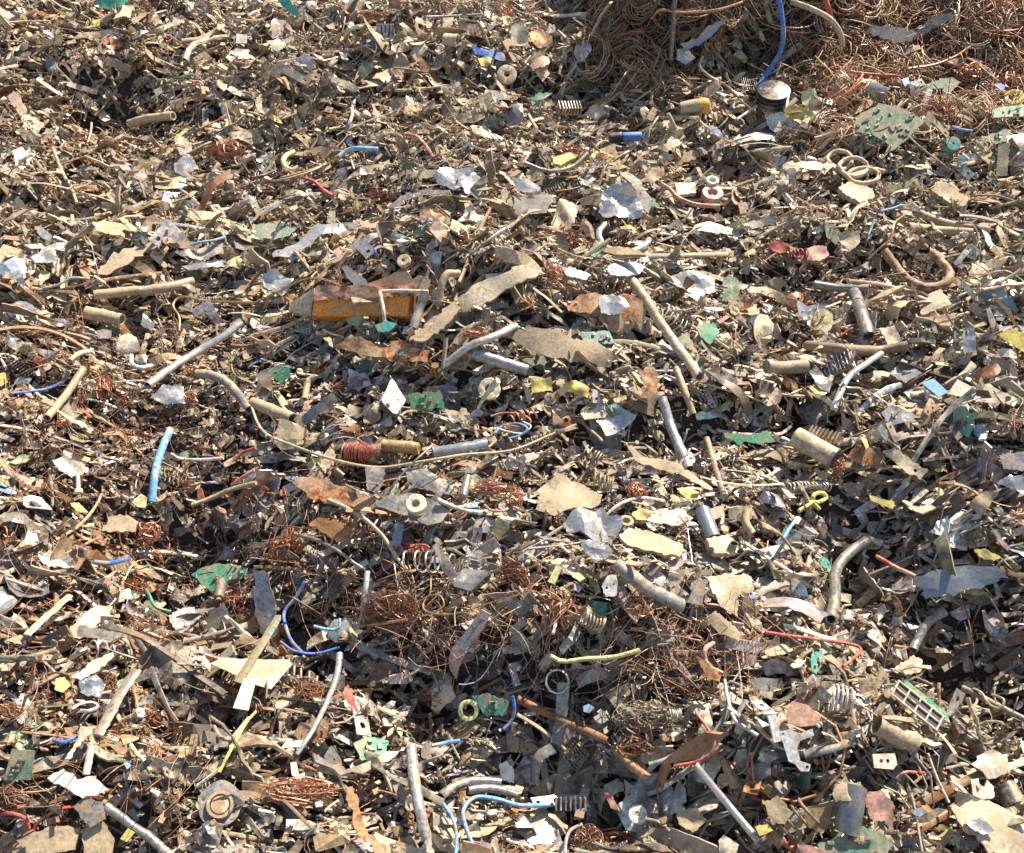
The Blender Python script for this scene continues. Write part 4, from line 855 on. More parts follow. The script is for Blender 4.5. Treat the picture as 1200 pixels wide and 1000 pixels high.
P('rusty_plate', 'metal plate', 'small pale orange plate below the brown varnished plate', 'dusty', 'orange', [(362, 614), (372, 607), (400, 612), (416, 620), (408, 634), (395, 636), (382, 626)], 4, .03, (6, 0), lift=12, k='small pale orange plate')
HS.append(('X', dict(fn='spool'))); mask_poly([(440, 594), (470, 580), (526, 598), (502, 616)]); MARKS.append((488, 592, 'plate with a spool on top'))
T('steel_bolt', 'bolt', 'stubby grey bolt standing right of the spool plate', 'worn', 'grey', [(548, 559, 18), (543, 582, 6)], 5, 0)
B('copper braid lying right of the stubby bolt', 'copper', (578, 574), 24, 9, 'copper braid', n=110)
W('insulated_cable', 'cable', 'bright pink red cable loop under the copper braid', 'plastic', 'pink', [(568, 592), (575, 598), (588, 599), (595, 596)], 1.6, 14)
B('red wire bundle above the silver spring', 'red', (484, 643), 20, 7, 'red wire bundle', n=50, name='red_wire_bundle', mat='plastic', wr=.8)
S('large silver spring lying below the red wire bundle', 'silver', (474, 658), (530, 660), 12, 5.5, 1.3, 'large silver spring')
W('metal_rod', 'rod', 'pale stiff wire running down to the silver spring', 'dusty', 'sandy', [(385, 586, 12), (420, 603, 16), (448, 628, 16), (464, 652, 14), (479, 671, 6)], 2.4, 14, 'pale stiff wire')
W('metal_rod', 'rod', 'dark grey wire bending below the small orange plate', 'worn', 'grey', [(345, 626), (370, 633), (395, 645), (415, 660), (428, 668)], 2, 12)
T('white_tube', 'tube', 'small white upright rod in the lower middle', 'dusty', 'white', [(431, 669, 30), (427, 700, 22), (423, 729, 8)], 3.2, .5, k='small white upright rod')
W('copper_rod', 'rod', 'short salmon copper rod at the foot of the white rod', 'copper', 'copper', [(421, 734), (448, 731), (477, 726)], 1.8, 14)
B('dark brown hair fine wire mat behind the salmon rod', 'dark copper', (455, 715), 34, 24, 'hair fine brown wire mat', n=260, wr=.3)
P('blue_metal', 'metal plate', 'bluish steel shard above the red wire bundle', 'metal', 'bluish grey', [(460, 632), (464, 614), (473, 614), (471, 634), (464, 644)], 2, .03, (12, 0), lift=16)
W('wire_loop', 'wire', 'loose golden wire loops below the silver spring', 'copper', 'brass', [(505, 676), (504, 695), (495, 710), (505, 718), (520, 710), (515, 698), (500, 700), (498, 716), (530, 720), (570, 708), (605, 698)], 1, 16)
W('insulated_cable', 'cable', 'blue wire looping down the left of the white rod', 'plastic', 'blue', [(357, 682, 14), (347, 700, 16), (333, 718, 16), (336, 738, 16), (342, 752, 14), (355, 766, 12)], 2, 14, 'looping blue wire')
W('insulated_cable', 'cable', 'blue wire lying level under the looping blue wire', 'plastic', 'blue', [(328, 752), (345, 763), (370, 766), (398, 759)], 1.6, 14)
W('insulated_cable', 'cable', 'pale blue wire piece right of the looping blue wire', 'plastic', 'light blue', [(368, 734), (385, 738), (397, 736), (398, 725)], 1.8, 12)
P('metal_sheet', 'metal sheet', 'tall blue grey sheet standing left of the looping blue wire', 'worn', 'bluish grey', [(297, 668), (316, 672), (322, 712), (328, 742), (312, 752), (298, 720)], 1.5, .03, (30, 0), lift=14, holes=[(311, 723, 2)], k='tall blue grey sheet')
T('metal_strip', 'strip', 'olive grey flat strip slanting below the tall blue grey sheet', 'dusty', 'dull green', [(327, 722, 22), (305, 758, 22), (278, 800, 18)], 5, 0, .3, sides=6)  # strip also stands in for the band of shade over the tan plate
P('metal_plate', 'metal plate', 'large clean tan plate with a cut corner at lower left', 'caked', 'sandy', [(246, 778), (260, 771), (338, 774), (342, 780), (318, 808), (296, 802)], 2, .01, (10, 0), lift=14, jag=.004, k='large clean tan plate')
P('white_label', 'label', 'speckled white strip under the large clean tan plate', 'plastic', 'white', [(286, 795), (300, 798), (291, 833), (273, 830)], 2, .01, (15, 0), lift=18, jag=0)
T('silver_rod', 'rod', 'long bright silver curved rod at lower left', 'metal', 'silver', [(398, 766, 24), (394, 795, 24), (380, 830, 20), (364, 860, 16), (348, 884, 8)], 4, 0, .75, k='long bright silver curved rod', taper=.6)
P('red_tab', 'plastic tab', 'salmon red tab with a hook right of the silver curved rod', 'plastic', 'red', [(401, 812), (408, 803), (413, 812), (420, 834), (414, 837), (407, 822)], 4, .01, (12, 0), lift=18, k='salmon red tab')
B('rusty brown matted ball left of the silver curved rod', 'rusty', (363, 812), 17, 13, 'rusty matted ball', n=140, mat='rust')
P('cream_strip', 'metal strip', 'long cream jagged strip at the bottom', 'dusty', 'cream', [(318, 924), (345, 910), (372, 896), (405, 902), (440, 890), (480, 868), (480, 873), (455, 892), (425, 907), (398, 908), (375, 902), (350, 916), (322, 926)], 2, .03, (10, 0), lift=18, k='long cream jagged strip')
T('silver_pipe', 'pipe', 'dented silver pipe standing at the bottom middle', 'worn', 'silver', [(482, 876, 14), (486, 915, 18), (492, 950, 16), (500, 984, 8)], 6.2, .85, k='dented silver pipe', sides=14)
P('rusty_strip', 'metal strip', 'rust orange corroded strip left of the dented silver pipe', 'rust', 'orange', [(405, 925), (413, 922), (420, 945), (430, 975), (442, 985), (452, 990), (450, 1004), (440, 1004), (436, 992), (420, 980), (408, 945)], 3, .04, (10, 0), lift=16, k='rust orange corroded strip')
W('insulated_cable', 'cable', 'sky blue cable arching at the bottom middle', 'plastic', 'light blue', [(554, 991, 8), (546, 970, 14), (543, 950, 18), (556, 935, 18), (580, 936, 16), (610, 944, 16), (648, 943, 10)], 2.3, 16, 'arching sky blue cable')
W('insulated_cable', 'cable', 'sky blue cable just left of the arching sky blue cable', 'plastic', 'light blue', [(518, 940, 8), (530, 958, 14), (535, 980, 14), (534, 1006, 10)], 2, 14)
W('insulated_cable', 'cable', 'short blue cable above the bottom arching cable', 'plastic', 'blue', [(601, 816), (603, 832), (599, 845), (590, 855)], 2, 14)
P('circuit_board_piece', 'circuit board', 'teal board corner left of the short blue cable', 'pcb', 'teal', [(553, 816), (570, 812), (596, 822), (592, 838), (570, 840)], 1.8, 0, (8, 0), lift=12, k='teal board corner')
P('circuit_board_piece', 'circuit board', 'dark green board above the long cream jagged strip', 'pcb', 'green', [(414, 872), (430, 864), (455, 868), (450, 884), (424, 892)], 1.8, 0, (6, 0), lift=10)
R('yellow_ring', 'ring', 'pale yellow ring left of the teal board corner', 'plastic', 'pale yellow', (550, 832), 12, .6, 6, (10, 0))
T('curved_tube', 'tube', 'grey curved tube above the arching sky blue cable', 'worn', 'grey', [(516, 934), (532, 922), (556, 915), (586, 917)], 5, .7, k='grey curved tube')
T('curved_tube', 'tube', 'second grey tube touching the top of the sky blue cable', 'worn', 'grey', [(548, 926), (575, 924), (606, 932)], 4.6, .7)
B('wide mat of fine copper strands at the bottom left of centre', 'copper', (352, 928), 40, 16, 'wide fine copper mat', n=230, wr=.4)
P('white_plastic', 'plastic piece', 'small white notched piece above the wide copper mat', 'plastic', 'white', [(340, 894), (347, 893), (350, 906), (349, 911), (342, 909)], 3, 0, (15, 0), lift=16, jag=0)
W('insulated_cable', 'cable', 'light blue cable scrap right of the dented silver pipe top', 'plastic', 'light blue', [(506, 874), (522, 871), (539, 868)], 2.2, 14)
P('silver_cup', 'metal cup', 'lilac silver cup piece right of the light blue cable scrap', 'metal', 'bluish grey', [(585, 896), (594, 892), (602, 902), (602, 918), (588, 914)], 5, .02, (10, 0), lift=12)
# --- centre right
P('sheet_metal', 'metal sheet', 'big dusty jagged sheet below the wire springs', 'dusty', 'tan', [(628, 596), (634, 570), (652, 556), (676, 566), (706, 580), (702, 592), (670, 596), (650, 606)], 1.8, .05, (8, 0), lift=14, k='big dusty jagged sheet')
S('tan coil spring above the big dusty jagged sheet', 'tan', (684, 532), (704, 540), 9, 5, 1)
S('wide tan spring touching the jagged sheet', 'tan', (694, 562), (722, 568), 9, 6, 1, 'wide tan spring')
P('crushed_can', 'crushed can', 'crushed silver can with sharp creases', 'metal', 'silver', [(660, 612), (676, 602), (704, 597), (712, 607), (728, 612), (728, 622), (716, 632), (688, 630), (664, 622)], 3, .16, (8, 0), lift=14, k='crushed silver can')
P('crushed_can', 'crushed can', 'folded silver piece beneath the crushed silver can', 'metal', 'silver', [(678, 634), (700, 632), (716, 644), (718, 652), (700, 659), (688, 648)], 2.5, .12, (8, 0), lift=14)
R('steel_ring', 'ring', 'tan ring touching the right end of the crushed can', 'dusty', 'tan', (733, 616), 9, .5, 7, (0, 0))
P('scrap_plank', 'slab', 'dusty oval slab right of the folded silver piece', 'dusty', 'tan', [(725, 628), (738, 620), (775, 627), (800, 640), (796, 654), (770, 650), (735, 640)], 6, .03, (4, 0), lift=12, k='dusty oval slab')
T('metal_can', 'can', 'blue silver can standing right of the oval slab', 'metal', 'bluish grey', [(823, 598, 14), (836, 631, 10)], 9, .9, k='blue silver can', sides=16, wob=0)
P('orange_tab', 'plastic tab', 'salmon orange tab right of the blue silver can', 'plastic', 'pink', [(829, 597), (846, 593), (849, 604), (837, 609), (830, 605)], 3, .02, (12, 0), lift=14)
P('scrap_block', 'metal block', 'tan sharp edged block below the orange tab', 'dusty', 'sandy', [(826, 634), (852, 629), (864, 640), (862, 650), (838, 651)], 14, .01, (4, 0), lift=10, k='tan sharp edged block')
T('metal_elbow', 'tube', 'tan elbow stub right of the sharp edged block', 'dusty', 'tan', [(876, 598, 16), (874, 612, 14), (882, 626, 8)], 4.6, .7)
T('metal_pipe', 'pipe', 'large dark grey half buried pipe slanting down right', 'dusty', 'grey', [(722, 660, 10), (745, 680, 12), (772, 697, 10), (800, 710, 4)], 9, .8, .8, k='large dark grey slanting pipe', sides=14)
P('white_disc', 'plastic disc', 'white plastic piece with dark holes above the dark pipe', 'plastic', 'white', [(705, 688), (712, 675), (722, 674), (724, 684), (722, 698), (710, 700)], 3, .02, (14, 0), holes=[(711, 689, 1.6), (719, 685, 1.2)], lift=14, k='white piece with dark holes')
P('yellow_strip', 'plastic strip', 'pale green yellow strip left of the crushed pieces', 'plastic', 'pale yellow', [(652, 662), (660, 665), (650, 685), (642, 682)], 2, 0, (10, 0), lift=14, jag=0)
P('yellow_strip', 'plastic strip', 'small lime leaf right of the pale green yellow strip', 'plastic', 'pale yellow', [(668, 671), (678, 671), (686, 678), (680, 682), (672, 677)], 2, .02, lift=12)
P('yellow_chip', 'plastic chip', 'golden yellow flat chip in the centre right', 'plastic', 'yellow', [(793, 573), (800, 571), (819, 577), (818, 586), (805, 586)], 2, .01, (10, 0), lift=14, k='golden yellow flat chip')
P('yellow_chip', 'plastic chip', 'lime yellow crumpled chip left of the golden chip', 'plastic', 'yellow', [(740, 603), (750, 595), (764, 599), (758, 609), (746, 610)], 3, .08, (10, 0), lift=12)
P('white_chip', 'metal plate', 'pale folded plate left of the blue silver can', 'worn', 'cream', [(758, 610), (772, 597), (800, 597), (812, 608), (795, 616), (775, 614)], 2, .04, (8, 0), lift=14)
B('copper red nest between the wide spring and golden chip', 'copper', (746, 578), 12, 14, 'copper red nest')
B('rust coloured copper ball at the left of the jagged sheet', 'copper', (605, 585), 9, 14)
B('copper ball left of the pale green yellow strip', 'dark copper', (602, 673), 17, 16, 'copper ball')
B('copper red tuft below the large dark slanting pipe', 'copper', (749, 711), 16, 14, n=110)
P('metal_plate', 'metal plate', 'small grey plate standing right of the dark slanting pipe', 'dusty', 'grey', [(805, 706), (818, 679), (828, 680), (822, 710)], 3, .01, (20, 0), lift=14, jag=0)
P('sheet_metal', 'metal sheet', 'large jagged tan sheet right of the small grey plate', 'dusty', 'sandy', [(828, 676), (852, 672), (880, 676), (882, 694), (864, 698), (866, 724), (852, 718), (840, 706)], 1.8, .05, (14, 0), lift=18, k='large jagged tan sheet')
P('metal_plate', 'metal plate', 'folded tan flap beneath the large jagged tan sheet', 'dusty', 'tan', [(826, 724), (838, 716), (870, 742), (866, 752), (846, 744)], 1.8, .04, (14, 0), lift=14)
P('blue_chip', 'plastic chip', 'small vivid blue bit right of the large jagged tan sheet', 'plastic', 'blue', [(876, 695), (881, 693), (885, 701), (880, 703)], 2, 0, lift=16)
S('brown wide spring below the yellow strips', 'tan', (684, 722), (708, 732), 9, 8, 1, 'brown wide spring')
W('yellow_rope', 'cord', 'faded yellow cord lying level in the lower middle', 'plastic', 'pale yellow', [(645, 769), (660, 775), (690, 772), (720, 770), (750, 762)], 2.6, 14, 'faded yellow cord')
R('wire_ring', 'wire loop', 'round coil of thin silver wire below the yellow cord', 'copper', 'silver', (654, 799), 14, .85, 5, (0, 0), 'round coil of thin wire')
T('brown_rod', 'rod', 'long rust brown rod slanting below the wire coil', 'rust', 'rusty', [(606, 819), (650, 840), (712, 868)], 4.6, 0, k='long rust brown rod')
T('brown_rod', 'rod', 'second rust brown rod continuing down right', 'rust', 'rusty', [(722, 880), (740, 897), (760, 912)], 5, .6)
T('curved_sheet', 'curved strip', 'tall grey curved strip left of the rust brown rod', 'worn', 'grey', [(660, 800), (658, 840), (652, 872)], 7, 0, .3, sides=8)
T('curved_sheet', 'curved strip', 'arched grey strip at the foot of the tall curved strip', 'worn', 'grey', [(648, 876, 18), (630, 890, 20), (626, 918, 10)], 7, 0, .3, sides=8)
B('golden brown nest of wires in the lower middle', 'tan', (755, 838), 34, 17, 'golden brown wire nest', n=110, wr=.5)
B('loose dark red wire nest under the golden nest', 'rusty', (742, 872), 24, 18, 'dark red wire nest', n=26, mat='plastic', name='red_wire_nest', wr=.9)
P('orange_plate', 'metal plate', 'orange varnished shard above the red cable', 'rust', 'orange', [(815, 770), (824, 772), (845, 792), (842, 798), (830, 796)], 3, .01, (8, 0), lift=18, k='orange varnished shard')
W('insulated_cable', 'cable', 'thick faded pink cable arching over the orange shard', 'plastic', 'pink', [(836, 754, 8), (827, 760, 16), (826, 772, 16), (832, 782, 14), (846, 789, 10)], 2.8, 16)
W('insulated_cable', 'cable', 'white bent cable right of the orange varnished shard', 'plastic', 'white', [(849, 796, 16), (852, 815, 18), (860, 842, 14), (872, 852, 12), (888, 862, 8)], 2, 14, 'white bent cable')
W('insulated_cable', 'cable', 'red cable curving round down to the white wires', 'plastic', 'red', [(816, 836, 8), (828, 852, 14), (837, 868, 14), (832, 884, 14), (815, 893, 12), (790, 898, 8)], 1.7, 14, 'curving red cable')
T('silver_rod', 'rod', 'straight polished silver rod at the bottom', 'metal', 'silver', [(814, 896, 16), (852, 942, 14), (890, 987, 8)], 4.2, .8, k='straight polished silver rod', sides=14, wob=.02)
HS.append(('X', dict(fn='fuse'))); mask_poly([(646, 934), (688, 930), (692, 948), (652, 954)]); MARKS.append((668, 942, 'dark ribbed heat sink'))
P('red_leaf', 'plastic piece', 'dark red leaf shaped piece right of the ribbed heat sink', 'plastic', 'red', [(708, 929), (716, 930), (722, 942), (726, 950), (716, 947)], 4, .03, (8, 0), lift=16, k='dark red leaf shaped piece')
R('white_nut', 'plastic nut', 'white crumpled nut right of the dark red leaf piece', 'plastic', 'white', (748, 955), 10, .25, 6, (0, 0))
B('rust red copper ball at the bottom right of the heat sink', 'dark copper', (690, 985), 16, 17, 'rust red copper ball', n=130)
S('small silver spring right of the golden nest', 'silver', (785, 836), (802, 836), 4.5, 7, .7, lift=24)
P('blue_foil', 'plastic chip', 'bright blue folded chip left of the golden nest', 'plastic', 'light blue', [(683, 828), (690, 825), (697, 830), (691, 836), (684, 834)], 3, .04, lift=16)
W('insulated_cable', 'cable', 'blue cable standing at the bottom below the heat sink', 'plastic', 'bluish grey', [(682, 966, 14), (668, 974, 16), (663, 988, 12), (662, 1006, 8)], 2, 14)
P('yellow_stopper', 'plastic cap', 'yellow cap at the bottom beside the polished rod', 'plastic', 'yellow', [(885, 969), (900, 966), (906, 974), (890, 980)], 8, .01, lift=14)
P('metal_plate', 'metal plate', 'tan square sheet at the bottom right of the nut', 'dusty', 'tan', [(792, 952), (815, 946), (830, 962), (812, 976), (796, 966)], 1.8, .03, (8, 0), lift=12, k='tan square sheet')
P('metal_plate', 'metal plate', 'cream bent flap at the bottom edge left of the rod', 'dusty', 'cream', [(842, 985), (848, 978), (866, 990), (862, 1003), (844, 1000)], 1.8, .04, (10, 0), lift=14)
# --- lower right
P('metal_disc', 'disc', 'pinkish broken half disc', 'dusty', 'pink', [(920, 838), (928, 822), (945, 826), (962, 840), (958, 850), (938, 852), (925, 848)], 3, .01, (8, 0), lift=14, jag=.004, k='pinkish broken half disc')
P('white_bracket', 'bracket', 'white L shaped bracket with screw holes', 'plastic', 'white', [(912, 858), (925, 855), (938, 860), (952, 854), (954, 862), (938, 868), (934, 876), (938, 892), (950, 896), (948, 904), (938, 904), (932, 896), (924, 892), (918, 872)], 2.5, 0, (16, 0), holes=[(918, 860, 1.6), (946, 899, 1.8)], lift=22, jag=0, k='white L shaped bracket')
T('metal_pipe', 'bar', 'grey flat pipe right of the white L bracket', 'dusty', 'grey', [(942, 884), (970, 878), (1001, 868)], 5.5, 0, .6, k='grey flat pipe')
T('steel_cylinder', 'cylinder', 'big polished steel cylinder standing at the bottom right', 'metal', 'grey', [(1001, 921, 26), (997, 948, 18), (992, 976, 6)], 13.5, .92, k='big polished steel cylinder', sides=20, wob=0)
P('metal_flange', 'metal flange', 'tan bent flange covering the top of the steel cylinder', 'dusty', 'tan', [(975, 930), (985, 918), (1008, 916), (1012, 926), (998, 938), (980, 940)], 2, .04, (4, 0), lift=34)
T('metal_can', 'can', 'dusty dented can above the buckle', 'dusty', 'tan', [(1027, 849), (1050, 861), (1072, 872)], 11, .9, k='dusty dented can', sides=16, wob=.05)
HS.append(('X', dict(fn='panel'))); mask_poly([(1040, 812), (1052, 800), (1108, 832), (1112, 850), (1094, 858)]); MARKS.append((1080, 830, 'panel with square windows'))
P('buckle', 'buckle', 'rectangular grey frame with a white slot', 'worn', 'cream', [(1022, 884), (1048, 883), (1051, 896), (1046, 902), (1024, 900)], 3, 0, (10, 0), holes=[(1032, 892, 2.2), (1040, 892, 2.2)], lift=16, jag=0, k='rectangular grey frame')
P('amber_plate', 'plastic plate', 'amber square plate left of the steel cylinder', 'dusty', 'brass', [(941, 948), (968, 946), (974, 964), (962, 976), (948, 970)], 3, .01, (12, 0), lift=16, jag=.004, k='amber square plate')
P('circuit_board_piece', 'circuit board', 'large dusty green board at the bottom right edge', 'pcb', 'dull green', [(958, 990), (1000, 976), (1012, 968), (1036, 978), (1048, 990), (1036, 1006), (965, 1006)], 2, 0, (6, 0), lift=12, k='large dusty green board')
P('magenta_film', 'plastic film', 'magenta film poking in at the bottom edge', 'plastic', 'pink', [(934, 989), (948, 991), (978, 1000), (976, 1008), (944, 1008)], 1.4, .03, (10, 0), lift=16, k='magenta film')
P('curved_plate', 'metal panel', 'large curved dusty panel at the bottom right corner', 'dusty', 'sandy', [(1115, 948), (1138, 938), (1160, 938), (1200, 960), (1206, 985), (1206, 1006), (1170, 1004), (1130, 975)], 3, .03, (4, 0), bend=5, lift=12, k='large curved dusty panel')
P('metal_foil', 'metal cap', 'glossy bent piece on the large curved dusty panel', 'metal', 'silver', [(1132, 962), (1150, 958), (1166, 974), (1152, 978), (1138, 972)], 3, .06, lift=20)
P('horseshoe_bracket', 'bracket', 'tan horseshoe shaped piece above the curved dusty panel', 'dusty', 'cream', [(1137, 914), (1146, 912), (1148, 922), (1154, 922), (1156, 914), (1164, 922), (1165, 934), (1150, 938), (1140, 932)], 3, .01, (10, 0), lift=16, k='tan horseshoe shaped piece')
P('metal_plate', 'metal plate', 'broad grey plate above the tan horseshoe piece', 'dusty', 'grey', [(1138, 896), (1160, 876), (1184, 884), (1176, 908), (1158, 914)], 2, .02, (8, 0), lift=12)
W('metal_rod', 'rod', 'thin straight pale rod left of the horseshoe piece', 'worn', 'cream', [(1087, 883, 10), (1098, 912, 14), (1112, 941, 8)], 1.5, 14)
P('blue_foil', 'foil', 'blue silver foil chip above the bottom right panel', 'metal', 'bluish grey', [(1066, 950), (1080, 946), (1094, 958), (1082, 966)], 2, .05, lift=16, k='blue silver foil chip')
P('orange_chip', 'plastic chip', 'orange chip right above the blue silver foil chip', 'plastic', 'orange', [(1078, 944), (1086, 943), (1093, 950), (1088, 953)], 2, .02, lift=16)
W('insulated_cable', 'cable', 'short arched red cable right of the rectangular frame', 'plastic', 'red', [(1051, 912, 6), (1062, 905, 14), (1083, 906, 8)], 1.6, 12)
W('metal_wire', 'wire', 'tan wavy wire right of the panel with square windows', 'copper', 'tan', [(1138, 848), (1140, 832), (1145, 820), (1140, 808), (1150, 812), (1160, 826), (1172, 830), (1176, 820), (1162, 814)], 1.4, 14, 'tan wavy wire')
S('dark silver spiral above the grey flat pipe', 'silver', (972, 818), (998, 824), 14, 5, 1.4, 'dark silver spiral')
P('circuit_board_piece', 'circuit board', 'small green board chip above the half disc', 'pcb', 'teal', [(951, 766), (963, 762), (967, 775), (956, 790), (950, 784)], 2, 0, (15, 0), lift=16, k='small green board chip')
P('yellow_leaf', 'plastic leaf', 'lime yellow leaf left of the small green board chip', 'plastic', 'pale yellow', [(926, 780), (934, 772), (944, 775), (938, 782), (930, 784)], 2, .03, lift=14)
T('metal_cylinder', 'cylinder', 'dark dusty cylinder at the right edge above the curved panel', 'dusty', 'dark grey', [(1178, 922), (1192, 948)], 11, 0, sides=14)
T('steel_pipe', 'pipe', 'long grey bar reaching in from the right edge', 'dusty', 'grey', [(1128, 806), (1160, 822), (1206, 846)], 3.2, 0)
P('metal_plate', 'metal plate', 'tan flat box lid below the sharply bent red cable', 'dusty', 'tan', [(1044, 786), (1070, 768), (1080, 774), (1078, 788), (1056, 792)], 3, .02, (6, 0), lift=14)
P('dusty_slab', 'slab', 'big tan slab at the bottom left of the amber plate', 'dusty', 'tan', [(896, 940), (912, 932), (928, 952), (920, 966), (902, 962)], 5, .02, (6, 0), lift=10)
P('metal_plate', 'metal plate', 'reddish tan big plate right of the steel cylinder', 'dusty', 'pink', [(1012, 930), (1032, 926), (1046, 940), (1046, 964), (1020, 960)], 2.5, .02, (10, 0), lift=10)
# --- left side
T('silver_tube', 'tube', 'long bright silver tube slanting at the left', 'metal', 'silver', [(173, 452, 10), (200, 432, 18), (235, 410, 20), (262, 394, 20), (283, 378, 14)], 5, .85, .8, k='long slanting silver tube', sides=14)
T('metal_pipe', 'pipe', 'long tan pipe lying level at the left', 'dusty', 'tan', [(110, 346), (150, 342), (190, 338), (226, 330)], 5.2, .75, k='long level tan pipe', sides=12)
T('metal_strip', 'strip', 'brown flat strip above the long level tan pipe', 'rust', 'tan', [(98, 332), (140, 326), (190, 320)], 3.2, 0, .6)
P('bark_board', 'board', 'tan bark like board at the upper left', 'dusty', 'sandy', [(105, 262), (120, 259), (168, 268), (176, 277), (160, 281), (130, 276), (110, 270)], 4, .02, (8, 0), lift=14, k='tan bark like board')
T('metal_strip', 'metal strip', 'pale grey flat bar right of the bark like board', 'worn', 'silver', [(172, 262), (205, 263), (240, 268)], 3, 0, .4, sides=6)
P('channel_strip', 'metal channel', 'ladder edged tan channel below the bark like board', 'dusty', 'tan', [(108, 320), (130, 300), (170, 282), (192, 278), (190, 286), (168, 296), (150, 310), (125, 322)], 3, .03, (8, 0), lift=14, k='ladder edged channel')
W('insulated_cable', 'cable', 'bright blue arched wire right of the ladder edged channel', 'plastic', 'light blue', [(224, 287, 6), (236, 284, 14), (250, 282, 14), (264, 278, 8)], 1.6, 12, 'bright blue arched wire')
W('insulated_cable', 'cable', 'lavender arched wire at the left edge of the heap', 'plastic', 'bluish grey', [(50, 338, 6), (68, 334, 12), (84, 326, 14), (104, 327, 8)], 1.5, 12)
P('metal_plate', 'metal plate', 'grey smooth plate under the bright blue arched wire', 'dusty', 'grey', [(205, 296), (235, 290), (262, 286), (262, 298), (240, 304), (215, 301)], 2.5, .02, (6, 0), lift=12, k='grey smooth plate')
P('metal_foil', 'metal strip', 'bright white silver strip below the grey smooth plate', 'metal', 'silver', [(212, 312), (235, 307), (260, 303), (272, 312), (245, 313), (222, 317)], 1.4, .06, (8, 0), lift=14)
P('metal_foil', 'foil', 'rounded grey foil piece at the left edge', 'worn', 'silver', [(36, 302), (48, 294), (64, 294), (68, 303), (55, 309), (42, 308)], 1.5, .04, (8, 0), lift=12, k='rounded grey foil piece')
P('blue_metal', 'metal plate', 'short bluish bar above the rounded grey foil piece', 'worn', 'bluish grey', [(40, 266), (48, 265), (62, 278), (57, 284), (46, 276)], 2, .01, (10, 0), lift=12)
T('metal_pipe', 'pipe', 'tan pipe slanting below the left silver tube', 'dusty', 'tan', [(55, 490, 6), (78, 462, 12), (98, 432, 8)], 4.2, .7, k='tan pipe slanting at the left')
T('hook_tube', 'tube', 'white hooked tube left of the silver tube', 'plastic', 'white', [(154, 417, 8), (155, 427, 14), (165, 431, 14), (178, 429, 8)], 2.5, 0, k='white hooked tube')
T('hook_tube', 'tube', 'pale elbow tube left of the white hooked tube', 'dusty', 'cream', [(82, 423, 8), (92, 415, 14), (106, 412, 8)], 2.8, .6)
P('metal_tile', 'metal plate', 'grey rounded square above the shell like pieces', 'worn', 'grey', [(113, 388), (122, 386), (131, 388), (130, 397), (115, 397)], 2, 0, (16, 0), lift=14, jag=0)
P('shell_piece', 'metal shell', 'two lobed cream shell piece at the left', 'dusty', 'cream', [(133, 404), (142, 394), (150, 390), (160, 396), (165, 408), (152, 414), (140, 414)], 3, .06, (12, 0), bend=30, lift=14, k='cream shell piece')
P('yellow_tag', 'plastic tag', 'yellow tag cut by the left edge', 'plastic', 'yellow', [(-4, 438), (6, 437), (9, 448), (2, 453), (-4, 452)], 2, .02, (14, 0), lift=14, k='yellow tag at the left edge')
W('insulated_cable', 'cable', 'thin blue wire right of the yellow edge tag', 'plastic', 'blue', [(12, 461), (35, 459), (58, 455), (73, 448)], 1.5, 12)
B('coiled copper band at the left', 'copper', (121, 456), 9, 16, 'coiled copper band', n=60)
B('small orange copper lump beside the silver foil bracket', 'copper', (223, 437), 9, 8)
B('orange copper tuft under the silver foil bracket', 'copper', (222, 467), 8, 8)
P('metal_foil', 'foil bracket', 'crumpled silver foil bracket below the slanting silver tube', 'metal', 'silver', [(176, 466), (190, 452), (215, 452), (217, 474), (195, 474)], 1.4, .1, (10, 0), lift=12, k='silver foil bracket')
T('curved_tube', 'tube', 'grey arched tube right of the silver foil bracket', 'dusty', 'grey', [(230, 438, 10), (250, 440, 16), (270, 452, 14), (292, 480, 6)], 5, .7)
W('copper_rod', 'wire', 'tan wire stepping down right of the level tan pipe', 'copper', 'brass', [(210, 388), (210, 372), (203, 358), (213, 348), (240, 353), (270, 354), (298, 355)], 1.3, 14)
T('metal_tube', 'tube', 'open ended tan tube under the level tan pipe', 'dusty', 'tan', [(100, 366), (120, 370), (143, 375)], 7, .8, k='open ended tan tube')
T('blue_tube', 'tube', 'bright blue plastic tube standing at the left', 'plastic', 'light blue', [(200, 503, 24), (190, 526, 26), (182, 552, 22), (178, 588, 10)], 4.2, .7, k='bright blue plastic tube', sides=14, wob=.02)
P('yellow_foam', 'foam', 'pale yellow flakes at the foot of the blue tube', 'plastic', 'pale yellow', [(154, 589), (165, 579), (173, 584), (170, 596), (160, 594)], 3, .06, (8, 0), lift=12, k='pale yellow flakes')
P('metal_plate', 'metal plate', 'broad dusty plate below the blue tube', 'dusty', 'tan', [(120, 622), (126, 606), (148, 604), (162, 612), (158, 624)], 2.5, .03, (10, 0), lift=12, k='broad dusty plate')
P('metal_plate', 'metal plate', 'large grey crumpled plate left of the blue tube', 'dusty', 'grey', [(61, 540), (74, 534), (100, 545), (98, 556), (84, 560), (68, 552)], 2, .06, (8, 0), lift=12, k='large grey crumpled plate')
HS.append(('X', dict(fn='bolt', p=(91, 556), q=(92, 578), label='cream bolt standing under the grey crumpled plate'))); mask_path([(91, 556), (92, 578)], 4)
B('round curls of copper wire below the broad dusty plate', 'copper', (174, 625), 14, 15, 'round copper curls', n=40, wr=.7)
W('plastic_straw', 'plastic strip', 'vivid blue level strip at the lower left', 'plastic', 'blue', [(110, 659), (130, 660), (151, 655)], 2.6, 14, 'vivid blue level strip')
W('insulated_cable', 'cable', 'green and yellow wire right below the vivid blue strip', 'plastic', 'green', [(171, 690), (176, 700), (183, 712), (200, 717)], 1.8, 14, 'green yellow wire')
